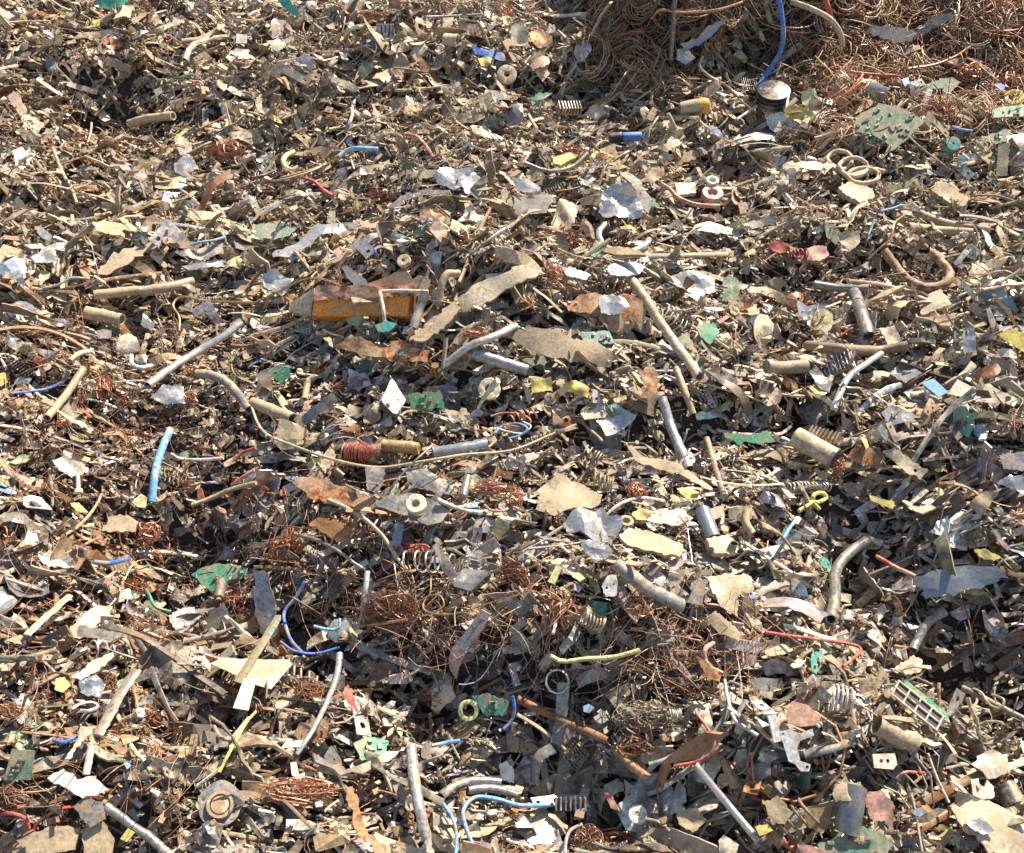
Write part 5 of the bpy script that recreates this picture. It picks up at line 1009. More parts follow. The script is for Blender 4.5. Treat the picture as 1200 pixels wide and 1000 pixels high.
HS.append(('X', dict(fn='green_pcb'))); mask_poly([(225, 675), (248, 662), (282, 664), (291, 674), (262, 690), (240, 688)]); MARKS.append((256, 675, 'round edged green board'))
P('metal_plank', 'metal plank', 'wide weathered plank at the left', 'dusty', 'grey', [(68, 752), (82, 735), (112, 712), (132, 712), (126, 726), (96, 748)], 4, .02, (4, 0), lift=14, k='wide weathered plank')
T('metal_strip', 'strip', 'narrow pale plank left of the wide weathered plank', 'dusty', 'sandy', [(31, 745), (55, 722), (82, 698)], 4.6, 0, .4, sides=6)
P('metal_foil', 'foil', 'white folded foil right of the weathered plank', 'metal', 'silver', [(198, 722), (215, 714), (228, 712), (236, 724), (222, 736), (210, 746), (202, 736)], 1.4, .10, (10, 0), lift=14, k='white folded foil')
W('insulated_cable', 'cable', 'short bright red wire right of the blue tube', 'plastic', 'red', [(275, 540), (284, 531), (300, 525)], 2, 12, 'short bright red wire')
W('insulated_cable', 'cable', 'faded red cable below the short bright red wire', 'plastic', 'pink', [(272, 569), (284, 560), (298, 551)], 2.4, 12)
P('red_plastic', 'plastic piece', 'small dark red peg right of the blue tube foot', 'plastic', 'red', [(231, 573), (236, 572), (240, 584), (232, 585)], 5, 0, (14, 0), lift=14)
W('metal_wire', 'wire', 'white forked wires right of the blue tube top', 'dusty', 'white', [(200, 532), (212, 538), (235, 539), (262, 537)], 1.8, 14)
W('metal_wire', 'wire', 'tan bent rod sweeping right of the blue tube foot', 'dusty', 'tan', [(225, 592), (250, 583), (270, 574), (300, 566)], 2.6, 12)
T('metal_rod', 'rod', 'grey rod entering from the left edge', 'worn', 'grey', [(-6, 771), (30, 771), (66, 762)], 3.2, 0, k='grey rod at the left edge')
T('metal_strip', 'strip', 'long grey strip slanting down at lower left', 'dusty', 'grey', [(160, 785, 14), (140, 815, 16), (128, 838, 14), (114, 862, 8)], 6, 0, .35, sides=6, k='long grey slanting strip')
P('metal_plank', 'metal plank', 'pale ribbed plank above the long grey slanting strip', 'dusty', 'cream', [(84, 795), (105, 778), (132, 765), (134, 771), (112, 788), (94, 798)], 2.5, .02, (6, 0), lift=14)
P('yellow_tag', 'plastic tag', 'pale yellow tag left of the slanting grey strip', 'plastic', 'yellow', [(66, 796), (76, 794), (83, 804), (74, 812), (64, 808)], 2, .04, (10, 0), lift=14, k='pale yellow tag')
T('silver_loop', 'ring', 'shiny flattened silver ring at the lower left', 'metal', 'silver', [(84, 831, 8), (94, 825, 12), (108, 823, 14), (115, 828, 12), (106, 833, 10), (94, 833, 8)], 2, 0, .6)
W('insulated_cable', 'cable', 'blue arc wire below the shiny silver ring', 'plastic', 'blue', [(62, 867), (75, 870), (90, 863)], 2.2, 14, 'blue arc wire')
P('tee_nail', 'metal spike', 'T shaped cream spike at the lower left', 'dusty', 'cream', [(94, 852), (110, 852), (108, 860), (100, 864), (82, 890), (76, 890), (92, 866)], 3, .01, (12, 0), lift=18, k='T shaped cream spike')
P('circuit_board_piece', 'circuit board', 'grey green board standing at the left edge', 'pcb', 'dull green', [(14, 878), (41, 880), (36, 914), (5, 914)], 2, 0, (18, 0), lift=16, jag=0, k='standing grey green board')
T('white_tube', 'tube', 'short white silver tube right of the grey green board', 'metal', 'white', [(107, 875, 26), (101, 908, 10)], 4, .8, k='short white silver tube')
P('metal_foil', 'foil', 'folded white sheet lying left of the short white tube', 'metal', 'white', [(55, 912), (74, 901), (90, 914), (112, 909), (128, 926), (98, 936), (82, 926)], 1.5, .05, (10, 0), lift=16, k='folded white sheet')
P('tan_plate', 'metal plate', 'rounded grey tan plate below the folded white sheet', 'dusty', 'grey', [(86, 946), (98, 935), (120, 940), (124, 960), (106, 970)], 3, .02, (8, 0), lift=14, k='rounded grey tan plate')
P('tan_plate', 'metal plate', 'large flat tan plate at the bottom left', 'dusty', 'tan', [(96, 972), (122, 960), (134, 985), (130, 1006), (100, 1006)], 3, .02, (6, 0), lift=12)
P('tan_plate', 'metal plate', 'wide tan slab at the bottom left corner', 'dusty', 'tan', [(20, 985), (60, 968), (94, 970), (88, 996), (40, 1004)], 4, .03, (4, 0), lift=10, k='wide tan slab')
W('insulated_cable', 'cable', 'green yellow cable piece right of the short white tube', 'plastic', 'pale yellow', [(153, 873), (162, 885), (170, 893), (177, 904)], 2.2, 14, 'green yellow cable piece')
W('insulated_cable', 'cable', 'pink cable hook left of the tan plate tip', 'plastic', 'pink', [(251, 852, 8), (258, 864, 14), (270, 866, 14), (280, 856, 14), (291, 842, 8)], 2.4, 16, 'pink cable hook')
W('insulated_cable', 'cable', 'yellow cable crossing the pink cable hook', 'plastic', 'yellow', [(300, 834, 10), (288, 848, 16), (272, 876, 16), (257, 905, 8)], 1.7, 16)
P('blue_chip', 'plastic chip', 'sky blue round chip left of the green yellow cable', 'plastic', 'light blue', [(145, 895), (150, 893), (154, 898), (149, 902)], 3, 0, lift=16)
HS.append(('X', dict(fn='hub'))); mask_poly(circle(258, 942, 24, 12)); MARKS.append((258, 942, 'round hub plate'))
W('insulated_cable', 'cable', 'salmon red arc cable at the left edge', 'plastic', 'red', [(-5, 954, 10), (15, 954, 16), (30, 960, 16), (34, 971, 8)], 2, 14, 'salmon red arc cable')
P('yellow_tag', 'plastic tag', 'bright yellow tag at the bottom left', 'plastic', 'yellow', [(150, 971), (158, 976), (149, 987), (141, 983)], 2, 0, (14, 0), lift=16, jag=0, k='bright yellow tag')
T('metal_pipe', 'pipe', 'long grey pipe slanting to the bottom left of the hub plate', 'worn', 'grey', [(124, 945), (155, 968), (180, 985), (202, 1006)], 5, .75, k='long grey bottom pipe')
B('copper coil strands right of the green yellow cable piece', 'copper', (181, 885), 8, 16, n=50)
B('dark brown fine wire mat at the left edge', 'dark copper', (14, 938), 20, 16, n=120, wr=.35)
B('orange copper shreds at the left edge', 'copper', (12, 835), 16, 9, n=70)
P('metal_foil', 'foil', 'silver grey crushed sheets under the yellow tag', 'metal', 'bluish grey', [(92, 800), (112, 790), (124, 802), (118, 818), (100, 816)], 1.4, .12, (8, 0), lift=12)

# ------------------------------------------------------------------ setting: the yard and the body of the heap
def link(o, parent=None):
    scene.collection.objects.link(o)
    if parent: o.parent = parent
    return o
gap_shade = bpy.data.materials.new("painted_gap_shade"); gap_shade.use_nodes = True  # heap base coloured near black: shade of the gaps put into its colour
_nt = gap_shade.node_tree; _n = nd(_nt, "ShaderNodeTexNoise"); _n.inputs['Scale'].default_value = 60; _n.inputs['Detail'].default_value = 6
_r = nd(_nt, "ShaderNodeValToRGB"); _r.color_ramp.elements[0].color = (.012, .010, .009, 1); _r.color_ramp.elements[1].color = (.11, .08, .055, 1)
_tc = nd(_nt, "ShaderNodeTexCoord"); _nt.links.new(_tc.outputs['Object'], _n.inputs['Vector']); _nt.links.new(_n.outputs[0], _r.inputs[0])
_nt.links.new(_r.outputs[0], _nt.nodes["Principled BSDF"].inputs['Base Color']); _nt.nodes["Principled BSDF"].inputs['Roughness'].default_value = .9
_b = nd(_nt, "ShaderNodeBump"); _b.inputs['Distance'].default_value = .02; _nt.links.new(_n.outputs[0], _b.inputs['Height']); _nt.links.new(_b.outputs[0], _nt.nodes["Principled BSDF"].inputs['Normal'])
yard = bpy.data.materials.new("yard_ground"); yard.use_nodes = True
_nt = yard.node_tree; _n = nd(_nt, "ShaderNodeTexNoise"); _n.inputs['Scale'].default_value = 3; _n.inputs['Detail'].default_value = 10
_r = nd(_nt, "ShaderNodeValToRGB"); _r.color_ramp.elements[0].color = (.06, .05, .04, 1); _r.color_ramp.elements[1].color = (.20, .165, .12, 1)
_tc = nd(_nt, "ShaderNodeTexCoord"); _nt.links.new(_tc.outputs['Object'], _n.inputs['Vector']); _nt.links.new(_n.outputs[0], _r.inputs[0])
_nt.links.new(_r.outputs[0], _nt.nodes["Principled BSDF"].inputs['Base Color']); _nt.nodes["Principled BSDF"].inputs['Roughness'].default_value = .95
gm = make_mesh("ground", (np.array([(-400, -400, GZ), (400, -400, GZ), (400, 400, GZ), (-400, 400, GZ)], float), [(0, 1, 2, 3)]), yard)
g = link(bpy.data.objects.new("ground", gm)); g['kind'] = 'structure'
hx = np.arange(-5, 5.01, .025); hy = np.arange(-2.6, 7.01, .025)
HXg, HYg = np.meshgrid(hx, hy); HZ = height(HXg, HYg) - .004
nxx, nyy = len(hx), len(hy)
idx = np.arange(nxx * nyy).reshape(nyy, nxx)
F = np.stack([idx[:-1, :-1], idx[:-1, 1:], idx[1:, 1:], idx[1:, :-1]], -1).reshape(-1, 4)
hm = make_mesh("terrain", (np.stack([HXg.ravel(), HYg.ravel(), HZ.ravel()], 1), [tuple(t) for t in F.tolist()]), gap_shade, 60)
g = link(bpy.data.objects.new("terrain", hm)); g['kind'] = 'structure'

# ------------------------------------------------------------------ filling
STUFF = {'shredded_scrap': [], 'wire_scrap': [], 'scrap_rubble': []}
WHERE = {'wire': 'wire_scrap', 'cable': 'wire_scrap', 'loop': 'wire_scrap', 'hair': 'wire_scrap', 'tangle': 'wire_scrap', 'spring': 'wire_scrap', 'chunk': 'scrap_rubble', 'chip': 'scrap_rubble', 'plastic': 'scrap_rubble'}
MIX = [  # zone -> kind weights
    dict(shard=18, strip=16, chip=9, chunk=6, tube=1.6, wire=6, cable=.8, bracket=3.4, washer=.5, spring=.4, tangle=.8, foil=6, comb=.4, cup=.4, bolt=.5, loop=.4, board=.5, plastic=1.4, hair=.01, bar=5, curl=7),
    dict(shard=5, strip=5, chip=4, chunk=1, tube=.5, wire=30, cable=4, bracket=1, washer=.4, spring=.6, tangle=5, foil=1.4, comb=.2, cup=.4, bolt=.4, loop=6, board=.8, plastic=1.4, hair=.01, bar=3, curl=2),
    dict(shard=13, strip=11, chip=10, chunk=6, tube=.8, wire=12, cable=1.2, bracket=2.6, washer=.8, spring=.5, tangle=3.2, foil=8, comb=.3, cup=.5, bolt=.6, loop=1, board=.7, plastic=1.6, hair=.01, bar=3, curl=6)]
KL = list(MIX[0])
MW = np.array([[m[k] for k in KL] for m in MIX]); MW /= MW.sum(1)[:, None]
CT = {k: colour_table(META[k][6]) for k in KL}
def colours(k, n, px, py):
    names, w = CT[k]; w = np.broadcast_to(w, (n, len(w))).copy()
    # the upper part of the heap is caked in tan dust, the left and the foot are greyer
    up = np.clip((430 - py) / 300, -1, 1)
    low = np.clip((520 - px) / 250, 0, 1) * np.clip((py - 380) / 150, 0, 1)
    for i, c in enumerate(names):
        if c in ('tan', 'sandy', 'dusty brown', 'cream'): w[:, i] *= 1 + .8 * np.clip(up, -.5, 1)
        if c in ('grey', 'silver', 'dark grey', 'bluish grey', 'white', 'cream'): w[:, i] *= 1 - .6 * up
        if c in ('rusty', 'copper', 'dark copper', 'dark grey', 'black'): w[:, i] *= 1 + 2.4 * low
        if c in ('tan', 'sandy'): w[:, i] *= (1 - .45 * low) * (1 - .3 * np.clip(-up + .3, 0, 1))
        if c in ('silver', 'dark grey', 'rusty'): w[:, i] *= 1.5
        if c in ('white', 'cream', 'bluish grey'): w[:, i] *= .6 - .35 * np.clip((300 - px) / 200, 0, 1)
        if c in ('rusty', 'dusty brown'): w[:, i] *= 1 + 1.2 * np.clip((330 - px) / 250, 0, 1)
    w /= w.sum(1)[:, None]
    c = (w.cumsum(1) < rng.random(n)[:, None]).sum(1).clip(0, len(names) - 1)
    base = np.array([COL[names[i]] for i in c])
    v = np.exp(rng.normal(0, .22, (n, 1))); t = 1 + rng.normal(0, .05, (n, 3))
    base[:, :3] = np.clip(base[:, :3] * v * t, .008, .85)
    return [names[i] for i in c], base
def sample_xy(n, wide):
    if wide:
        x = U(-2.3, 2.3, n); y = U(-1.3, 2.8, n)
        if wide == 2:                       # beside and beyond the picture only
            k = (np.abs(x) > .488 * (2 + .665 * y) * 1.05) | (y > 1.7) | (y < -.95); x, y = x[k], y[k]
    else:
        y = U(-1.0, 1.75, n); hw = .488 * (2 + .665 * y) * 1.1 + .08; x = U(-1, 1, n) * hw
        keep = rng.random(n) < hw / 1.8; x, y = x[keep], y[keep]
    return x, y
def lay(n, scale=1.0, wide=False, respect=False, small_only=False):
    x, y = sample_xy(n, wide); n = len(x)
    px, py, dz = project(np.stack([x, y, at(TOP, x, y)], 1)); z = zone(px, py)
    kk = (MW.cumsum(1)[z] < rng.random(n)[:, None]).sum(1).clip(0, len(KL) - 1)
    if respect:
        m = ~masked(x, y, .012 * scale); x, y, kk, px, py, z = x[m], y[m], kk[m], px[m], py[m], z[m]; n = len(x)
    order = rng.permutation(n)
    for b in np.array_split(order, max(1, n // 1500)):
        for ki in np.unique(kk[b]):
            k = KL[ki]; s = b[kk[b] == ki]; ti = rng.integers(0, len(LOW[k]), len(s))
            for t in np.unique(ti):
                q_ = s[ti == t]; V, lt, lv, L, W_, T_ = LOW[k][t]
                sc = scale * U(.75, 1.35, len(q_)) * np.where(z[q_] == 2, .75, 1) * patch(x[q_], y[q_])
                if k in ('wire',) : sc = sc * np.where(z[q_] == 1, 1.5, 1)
                zc, R_ = settle(x[q_], y[q_], L * sc, W_ * sc, T_ * sc, wild=.22 if k != 'wire' else .4, stand=.08, sink=.2 if k in ('wire', 'loop') else .35)
                _, col = colours(k, len(q_), px[q_], py[q_]); col = np.hstack([col, rng.random((len(q_), 1)) ** np.where((px[q_] < 520) & (py[q_] > 450), 1.7, 1.0)[:, None]])
                P_ = np.einsum('nij,vj->nvi', R_, V) * sc[:, None, None] + np.stack([x[q_], y[q_], zc], 1)[:, None, :]
                STUFF[WHERE.get(k, 'shredded_scrap')].append((P_.astype(np.float32), lt, lv, col.astype(np.float32)))
def flush():
    labels = {'shredded_scrap': 'small shredded sheet metal covering the heap between the larger pieces', 'wire_scrap': 'countless fine copper and steel wire ends through the heap', 'scrap_rubble': 'small dusty chips and lumps filling the heap'}
    for name, items in STUFF.items():
        nv = 0; VV, LT, LV, CC = [], [], [], []
        for P_, lt, lv, col in items:
            m, v = P_.shape[:2]; VV.append(P_.reshape(-1, 3)); LT.append(np.tile(lt, m))
            LV.append((lv[None] + (nv + np.arange(m) * v)[:, None]).ravel()); CC.append(np.repeat(col, v, 0)); nv += m * v
        V, lt, lv, c = np.vstack(VV), np.concatenate(LT), np.concatenate(LV).astype(np.int32), np.vstack(CC)
        me = bpy.data.meshes.new(name); me.vertices.add(len(V)); me.vertices.foreach_set('co', V.ravel())
        me.loops.add(len(lv)); me.loops.foreach_set('vertex_index', lv); me.polygons.add(len(lt))
        me.polygons.foreach_set('loop_start', np.concatenate([[0], np.cumsum(lt)[:-1]]).astype(np.int32))
        me.polygons.foreach_set('use_smooth', np.full(len(lt), name == 'wire_scrap'))
        me.update(calc_edges=True)
        a = me.color_attributes.new('col', 'FLOAT_COLOR', 'POINT'); a.data.foreach_set('color', np.ascontiguousarray(c[:, :4]).ravel())
        a = me.attributes.new('rnd', 'FLOAT', 'POINT'); a.data.foreach_set('value', np.ascontiguousarray(c[:, 4]))
        me.materials.append(M['stuff'])
        o = link(bpy.data.objects.new(name, me)); o['kind'] = 'stuff'; o['label'] = labels[name]; o['category'] = name.replace('_', ' ')
        print(name, len(V), len(lt))
# countable pieces: (kind, how many, size factor)
COUNTS = dict(shard=400, strip=345, chip=420, chunk=260, tube=70, wire=420, cable=110, bracket=300, washer=20, spring=9, tangle=56, foil=350, comb=14, cup=30, bolt=44, loop=30, board=70, plastic=190, bar=360, curl=360)
PIECES = []
def place_pieces(share, scale):
    jobs = []
    for k, n in COUNTS.items():
        n = int(n * share); x, y = sample_xy(int(n * 4.5), False)
        px, py, dz = project(np.stack([x, y, at(TOP, x, y)], 1)); z = zone(px, py)
        w = MW[z, KL.index(k)]; w = w / w.max() if k in ('wire', 'loop', 'tangle', 'cable', 'foil') else np.ones(len(x))
        m = (px > -15) & (px < 1215) & (py > -20) & (py < 1015) & ~masked(x, y, np.full(len(x), {'shard': .026, 'strip': .03, 'foil': .026, 'tube': .03, 'wire': .02}.get(k, .014))) & (rng.random(len(x)) < w + .15)
        i = np.flatnonzero(m)[:n]
        for j in i: jobs.append((k, x[j], y[j], px[j], py[j], z[j]))
    random.shuffle(jobs)
    for k, x, y, px, py, z in jobs:
        me, L, W_, T_ = TM[k][int(rng.integers(0, N_TMPL))]; sc = scale * U(.75, 1.3) * (.75 if z == 2 else 1) * float(patch(x, y)); sc = min(sc, 1.55)
        zc, R_ = settle(np.array([x]), np.array([y]), L * sc, W_ * sc, T_ * sc, wild=.14, stand=.05, sink=.3)
        cn, col = colours(k, 1, np.array([px]), np.array([py]))
        o = bpy.data.objects.new(META[k][0], me)
        o.matrix_world = Matrix([list(R_[0][i] * sc) + [float((x, y, zc[0])[i])] for i in range(3)] + [[0, 0, 0, 1]])
        o.color = col[0]; scene.collection.objects.link(o)
        PIECES.append((o, k, cn[0], px, py, L * sc, z))
lay(9000, 2.1, wide=True)
lay(36000, 1.5)
lay(34000, 1.7, wide=2)
lay(16000, 1.3, wide=2)
lay(24000, 1.15)
place_pieces(.35, 1.35)
lay(9000, 1.0, respect=True)
place_pieces(.65, 1.2)
lay(11000, .8, respect=True)
def lay_wires(n, test, kinds, sc0):
    x, y = sample_xy(n, False); px, py, dz = project(np.stack([x, y, at(TOP, x, y)], 1)); m = test(px, py) & ~masked(x, y)
    x, y, px, py = x[m], y[m], px[m], py[m]
    for b in np.array_split(rng.permutation(len(x)), max(1, len(x) // 400)):
        k = kinds[int(rng.integers(0, len(kinds)))]; ti = rng.integers(0, len(LOW[k]), len(b))
        for t in np.unique(ti):
            q_ = b[ti == t]; V, lt, lv, L, W_, T_ = LOW[k][t]; sc = sc0 * U(.7, 1.6, len(q_))
            zc, R_ = settle(x[q_], y[q_], L * sc, W_ * sc, T_ * sc * .2, wild=.5, sink=.3, stand=.2)
            _, col = colours(k, len(q_), px[q_], py[q_]); col[:, :3] *= np.array([1.25, 1.05, .95]) * np.where((px[q_] > 690) & (py[q_] < 105), .68, 1)[:, None]; col = np.hstack([col, rng.random((len(q_), 1))])  # wires of the steep tangle darkened: its shaded front put into their colour
            P_ = np.einsum('nij,vj->nvi', R_, V) * sc[:, None, None] + np.stack([x[q_], y[q_], zc], 1)[:, None, :]
            STUFF['shredded_scrap' if k == 'strip' else 'wire_scrap'].append((P_.astype(np.float32), lt, lv, col.astype(np.float32)))
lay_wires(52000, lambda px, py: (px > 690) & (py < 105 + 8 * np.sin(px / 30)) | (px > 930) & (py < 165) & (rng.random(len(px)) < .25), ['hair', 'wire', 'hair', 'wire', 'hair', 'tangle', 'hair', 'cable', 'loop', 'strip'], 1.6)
lay_wires(60000, lambda px, py: (np.abs(px - 665) < 220) & (np.abs(py - 748 - (px - 640) * .12) < 50), ['hair'] * 12 + ['wire', 'wire', 'cable'], 1.1)
lay_wires(22000, lambda px, py: (px < 240) & (py > 380) & (rng.random(len(px)) < .6) | (np.abs(px - 360) < 90) & (np.abs(py - 680) < 70), ['hair', 'hair', 'wire'], .9)
lay_wires(20000, lambda px, py: np.abs(px - 760) + np.abs(py - 830) * 1.5 < 110, ['hair', 'hair', 'wire'], 1.0)
def fines(n, sc0):
    x, y = sample_xy(n, False); k = 'chip'
    for ti in range(len(LOW[k])):
        q_ = np.arange(ti, len(x), len(LOW[k])); V, lt, lv, L, W_, T_ = LOW[k][ti]; sc = sc0 * U(.5, 1.3, len(q_))
        zc, R_ = settle(x[q_], y[q_], L * sc, W_ * sc, T_ * sc, wild=.3, sink=.3)
        px, py, dz = project(np.stack([x[q_], y[q_], zc], 1)); _, col = colours(k, len(q_), px, py); col = np.hstack([col, rng.random((len(q_), 1))])
        P_ = np.einsum('nij,vj->nvi', R_, V) * sc[:, None, None] + np.stack([x[q_], y[q_], zc], 1)[:, None, :]
        STUFF['scrap_rubble'].append((P_.astype(np.float32), lt, lv, col.astype(np.float32)))
fines(48000, .42)
flush()

# ------------------------------------------------------------------ building the pieces listed above on the finished surface
MX = TOP.copy()
for s in (1, 2):
    for ax in (0, 1): MX = np.maximum(MX, np.maximum(np.roll(MX, s, ax), np.roll(MX, -s, ax)))
SM = TOP * .45 + MX * .55
for _ in range(3):
    a = SM.copy()
    for s in (1, 2):
        for ax in (0, 1): a = (np.roll(a, s, ax) + np.roll(a, -s, ax) + a) / 3
    SM = a
def surf(px, py):
    d = ray(px, py); t = np.arange(1.2, 5.2, .004); P_ = cam_pos + d * t[:, None]
    below = P_[:, 2] < at(SM, P_[:, 0], P_[:, 1]); i = int(np.argmax(below)) if below.any() else len(t) - 1
    return P_[i]
def wpt(p, lift):
    s = surf(p[0], p[1]); l = (p[2] if len(p) > 2 else lift) * .001
    return s - ray(p[0], p[1]) * l / max(.45, -ray(p[0], p[1])[2] + .25)     # lift toward the viewer's ray keeps its place
def mpp(s): return np.linalg.norm(s - cam_pos) / FPX
def normal_at(s):
    e = .11
    zx = (at(SM, s[0] + e, s[1]) - at(SM, s[0] - e, s[1])) / (2 * e); zy = (at(SM, s[0], s[1] + e) - at(SM, s[0], s[1] - e)) / (2 * e)
    n = np.array([-np.clip(zx, -.5, .5), -np.clip(zy, -.2, .8), 1.0]); return n / np.linalg.norm(n)
def frame(px, py, lift, tilt=(0, 0)):
    s = surf(px, py); n = normal_at(s)
    v = cam_pos - s; v /= np.linalg.norm(v); n = n * .8 + v * .2; n /= np.linalg.norm(n)
    a, b = rad(tilt[0]), rad(tilt[1])
    da, db = ray(px - 12, py), ray(px + 12, py); ex = db * (((s - cam_pos) @ n) / (db @ n)) - da * (((s - cam_pos) @ n) / (da @ n))
    ex /= np.linalg.norm(ex); ey = np.cross(n, ex)
    n2 = n * math.cos(a) - ey * math.sin(a); ey = ey * math.cos(a) + n * math.sin(a); n = n2
    n2 = n * math.cos(b) + ex * math.sin(b); ex = ex * math.cos(b) - n * math.sin(b); n = n2
    o = s + n * lift * .001
    return o, ex, ey, n
def M4(o, ex, ey, ez):
    return Matrix([[float(ex[i]), float(ey[i]), float(ez[i]), float(o[i])] for i in range(3)] + [[0, 0, 0, 1]])
def onplane(fr, p):
    o, ex, ey, n = fr; d = ray(p[0], p[1]); t = ((o - cam_pos) @ n) / (d @ n); w = cam_pos + d * t - o
    return (float(w @ ex), float(w @ ey))
def col4(c, v=1.0):
    r = COL[c]; return (min(r[0] * v, .9), min(r[1] * v, .9), min(r[2] * v, .9), r[3])
def add(name, VF, mat, col, mw=None, parent=None, smooth=None, label=None, cat=None, group=None):
    o = bpy.data.objects.new(name, make_mesh(name, VF, M[mat], smooth)); link(o, parent)
    if mw is not None: o.matrix_world = mw
    o.color = col4(col) if isinstance(col, str) else col
    if label: o['label'] = label
    if cat: o['category'] = cat
    if group: o['group'] = group
    return o
def root(name, mw, label, cat, group=None):
    o = bpy.data.objects.new(name, None); link(o); o.matrix_world = mw; o.empty_display_size = .02
    o['label'] = label; o['category'] = cat
    if group: o['group'] = group
    return o
def kid(parent, name, VF, mat, col, smooth=None, label=None):
    o = add(name, VF, mat, col, None, parent, smooth); 
    if label: o['label'] = label
    return o
def off(VF, t=(0, 0, 0), rz=0, rx=0, ry=0, s=1):
    V, F_ = VF; m = np.array((Matrix.Rotation(rz, 3, 'Z') @ Matrix.Rotation(ry, 3, 'Y') @ Matrix.Rotation(rx, 3, 'X')))
    return (V * s) @ m.T + np.array(t), F_
def build_P(name, cat, label, mat, col, poly, th, cr, tilt, bend, holes, lift, jag, kids, fold, c):
    if mat == 'dusty' and col in ('tan', 'sandy', 'cream'): mat = 'caked'
    fr = frame(c[0], c[1], lift, tilt); pl = [onplane(fr, p) for p in poly]
    A = np.array(pl); size = float(np.max(A.max(0) - A.min(0))); m = mpp(fr[0])
    if sum((pl[i][0] - pl[i - 1][0]) * (pl[i][1] + pl[i - 1][1]) for i in range(len(pl))) > 0: pl = pl[::-1]
    hs = []
    for h in holes:
        x, y = onplane(fr, h[:2]); hs.append(circle(x, y, h[2] * m, 8))
    if mat == 'pcb': cr = min(cr, .008)
    def df(V):
        if bend: V = d_bend(V, -bend, 1 if bend > 0 else 0)
        if cr: V = d_crumple(V, size * cr * .8, 7 / size)
        return V
    grid = max(size / 11, .004)
    VF = plate(pl, th * .001, max(size / 14, .004) if jag or cr or bend else size, size * jag, hs, grid if cr > 0 or bend else None, df)
    if cat in ('circuit board',):
        r = root(name, M4(*fr), label, cat); kid(r, 'board', VF, mat, col)
        for _ in range(7):
            a = rng.dirichlet(np.ones(len(pl))); p = (a[:, None] * A).sum(0) * .9 + A.mean(0) * .1
            if not inside(p, pl): continue
            w, h = U(.05, .14) * size, U(.04, .09) * size
            kid(r, 'chip_component', off(box(w, h, U(.002, .006)), (p[0], p[1], th * .0005 + .0017), rng.choice([0, .02, 1.57])), 'plastic', random.choice(['black', 'dark grey', 'cream', 'grey', 'brass']))
        return r
    if kids and kids[0][0] == 'R':
        r = root(name, M4(*fr), label, cat); kid(r, 'panel', VF, mat, col); lo, hi = A.min(0), A.max(0)
        for i in range(kids[0][1]):
            x = lo[0] + (hi[0] - lo[0]) * (i + .5) / kids[0][1]
            kid(r, 'rib', box((hi[0] - lo[0]) * .07, (hi[1] - lo[1]) * .8, .005, (x, (lo[1] + hi[1]) / 2, .0035)), 'worn', 'dark grey')
        return r
    return add(name, VF, mat, col, M4(*fr), None, 40 if (cr or bend) and mat != 'metal' else None, label, cat)
def build_T(name, cat, label, mat, col, path, r, hollow, flat, lift, sides, kids, wob, taper):
    if mat == 'dusty' and col in ('tan', 'sandy', 'cream'): mat = 'caked'
    P_ = np.array([wpt(p, lift) for p in path]); m = mpp(P_[len(P_) // 2]); c = P_.mean(0)
    Q = smooth_path(P_ - c, 6 if len(path) > 2 else 8); R_ = np.full(len(Q), r * m)
    if taper: R_ = R_ * np.linspace(1, taper, len(Q))
    if name == 'copper_rod' or mat == 'copper': wob = .01
    # grime kinks: pipes are never perfectly straight
    if len(Q) > 4: Q[1:-1] += rng.normal(0, r * m * (.02 if wob < .03 else .05), Q[1:-1].shape)
    return add(name, tube(Q, R_, max(sides, 8) if sides > 4 else 4, hollow, flat, wob * .6, .78 if sides == 4 else 0), mat, col, M4(c, (1, 0, 0), (0, 1, 0), (0, 0, 1)), None, 45, label, cat)
def build_B(name, cat, label, mat, col, c, rx, ry, n, lift, wr):
    fr = frame(c[0], c[1], lift, (10, 0)); m = mpp(fr[0]); a = onplane(fr, (c[0] + rx, c[1])); b = onplane(fr, (c[0], c[1] - ry))
    X, Y = abs(a[0]), abs(b[1]); return add(name, tangle(X, Y, min(X, Y) * .55, n, wr * m, 13), mat, col, M4(*fr), None, None, label, cat)
def axis_frame(p0, p1, lift):
    a, b = wpt(p0, lift), wpt(p1, lift); c = (a + b) / 2; ex = b - a; L = float(np.linalg.norm(ex)); ex = ex / L
    n = normal_at(c); n = n - ex * (n @ ex); n /= np.linalg.norm(n); return (c, ex, np.cross(n, ex), n), L, mpp(c)
def build_S(name, cat, label, mat, col, p0, p1, R, turns, wr, lift):
    fr, L, m = axis_frame(p0, p1, lift)
    return add(name, helix(L, R * m, turns, wr * m, 6, 14, .0002), mat, col, M4(*fr), None, 60, label, cat)
def build_R(name, cat, label, mat, col, c, R, inner, H, tilt, lift):
    fr = frame(c[0], c[1], lift, tilt); m = mpp(fr[0]); r = R * m; h = H * m / 2
    V, F_ = lathe([(r * inner, -h), (r, -h), (r, h * .7), (r * .94, h), (r * (inner + .06), h), (r * inner, h * .8), (r * inner, -h)], 24)
    return add(name, (V + rng.normal(0, r * .012, V.shape), F_), mat, col, M4(*fr), None, 40, label, cat)

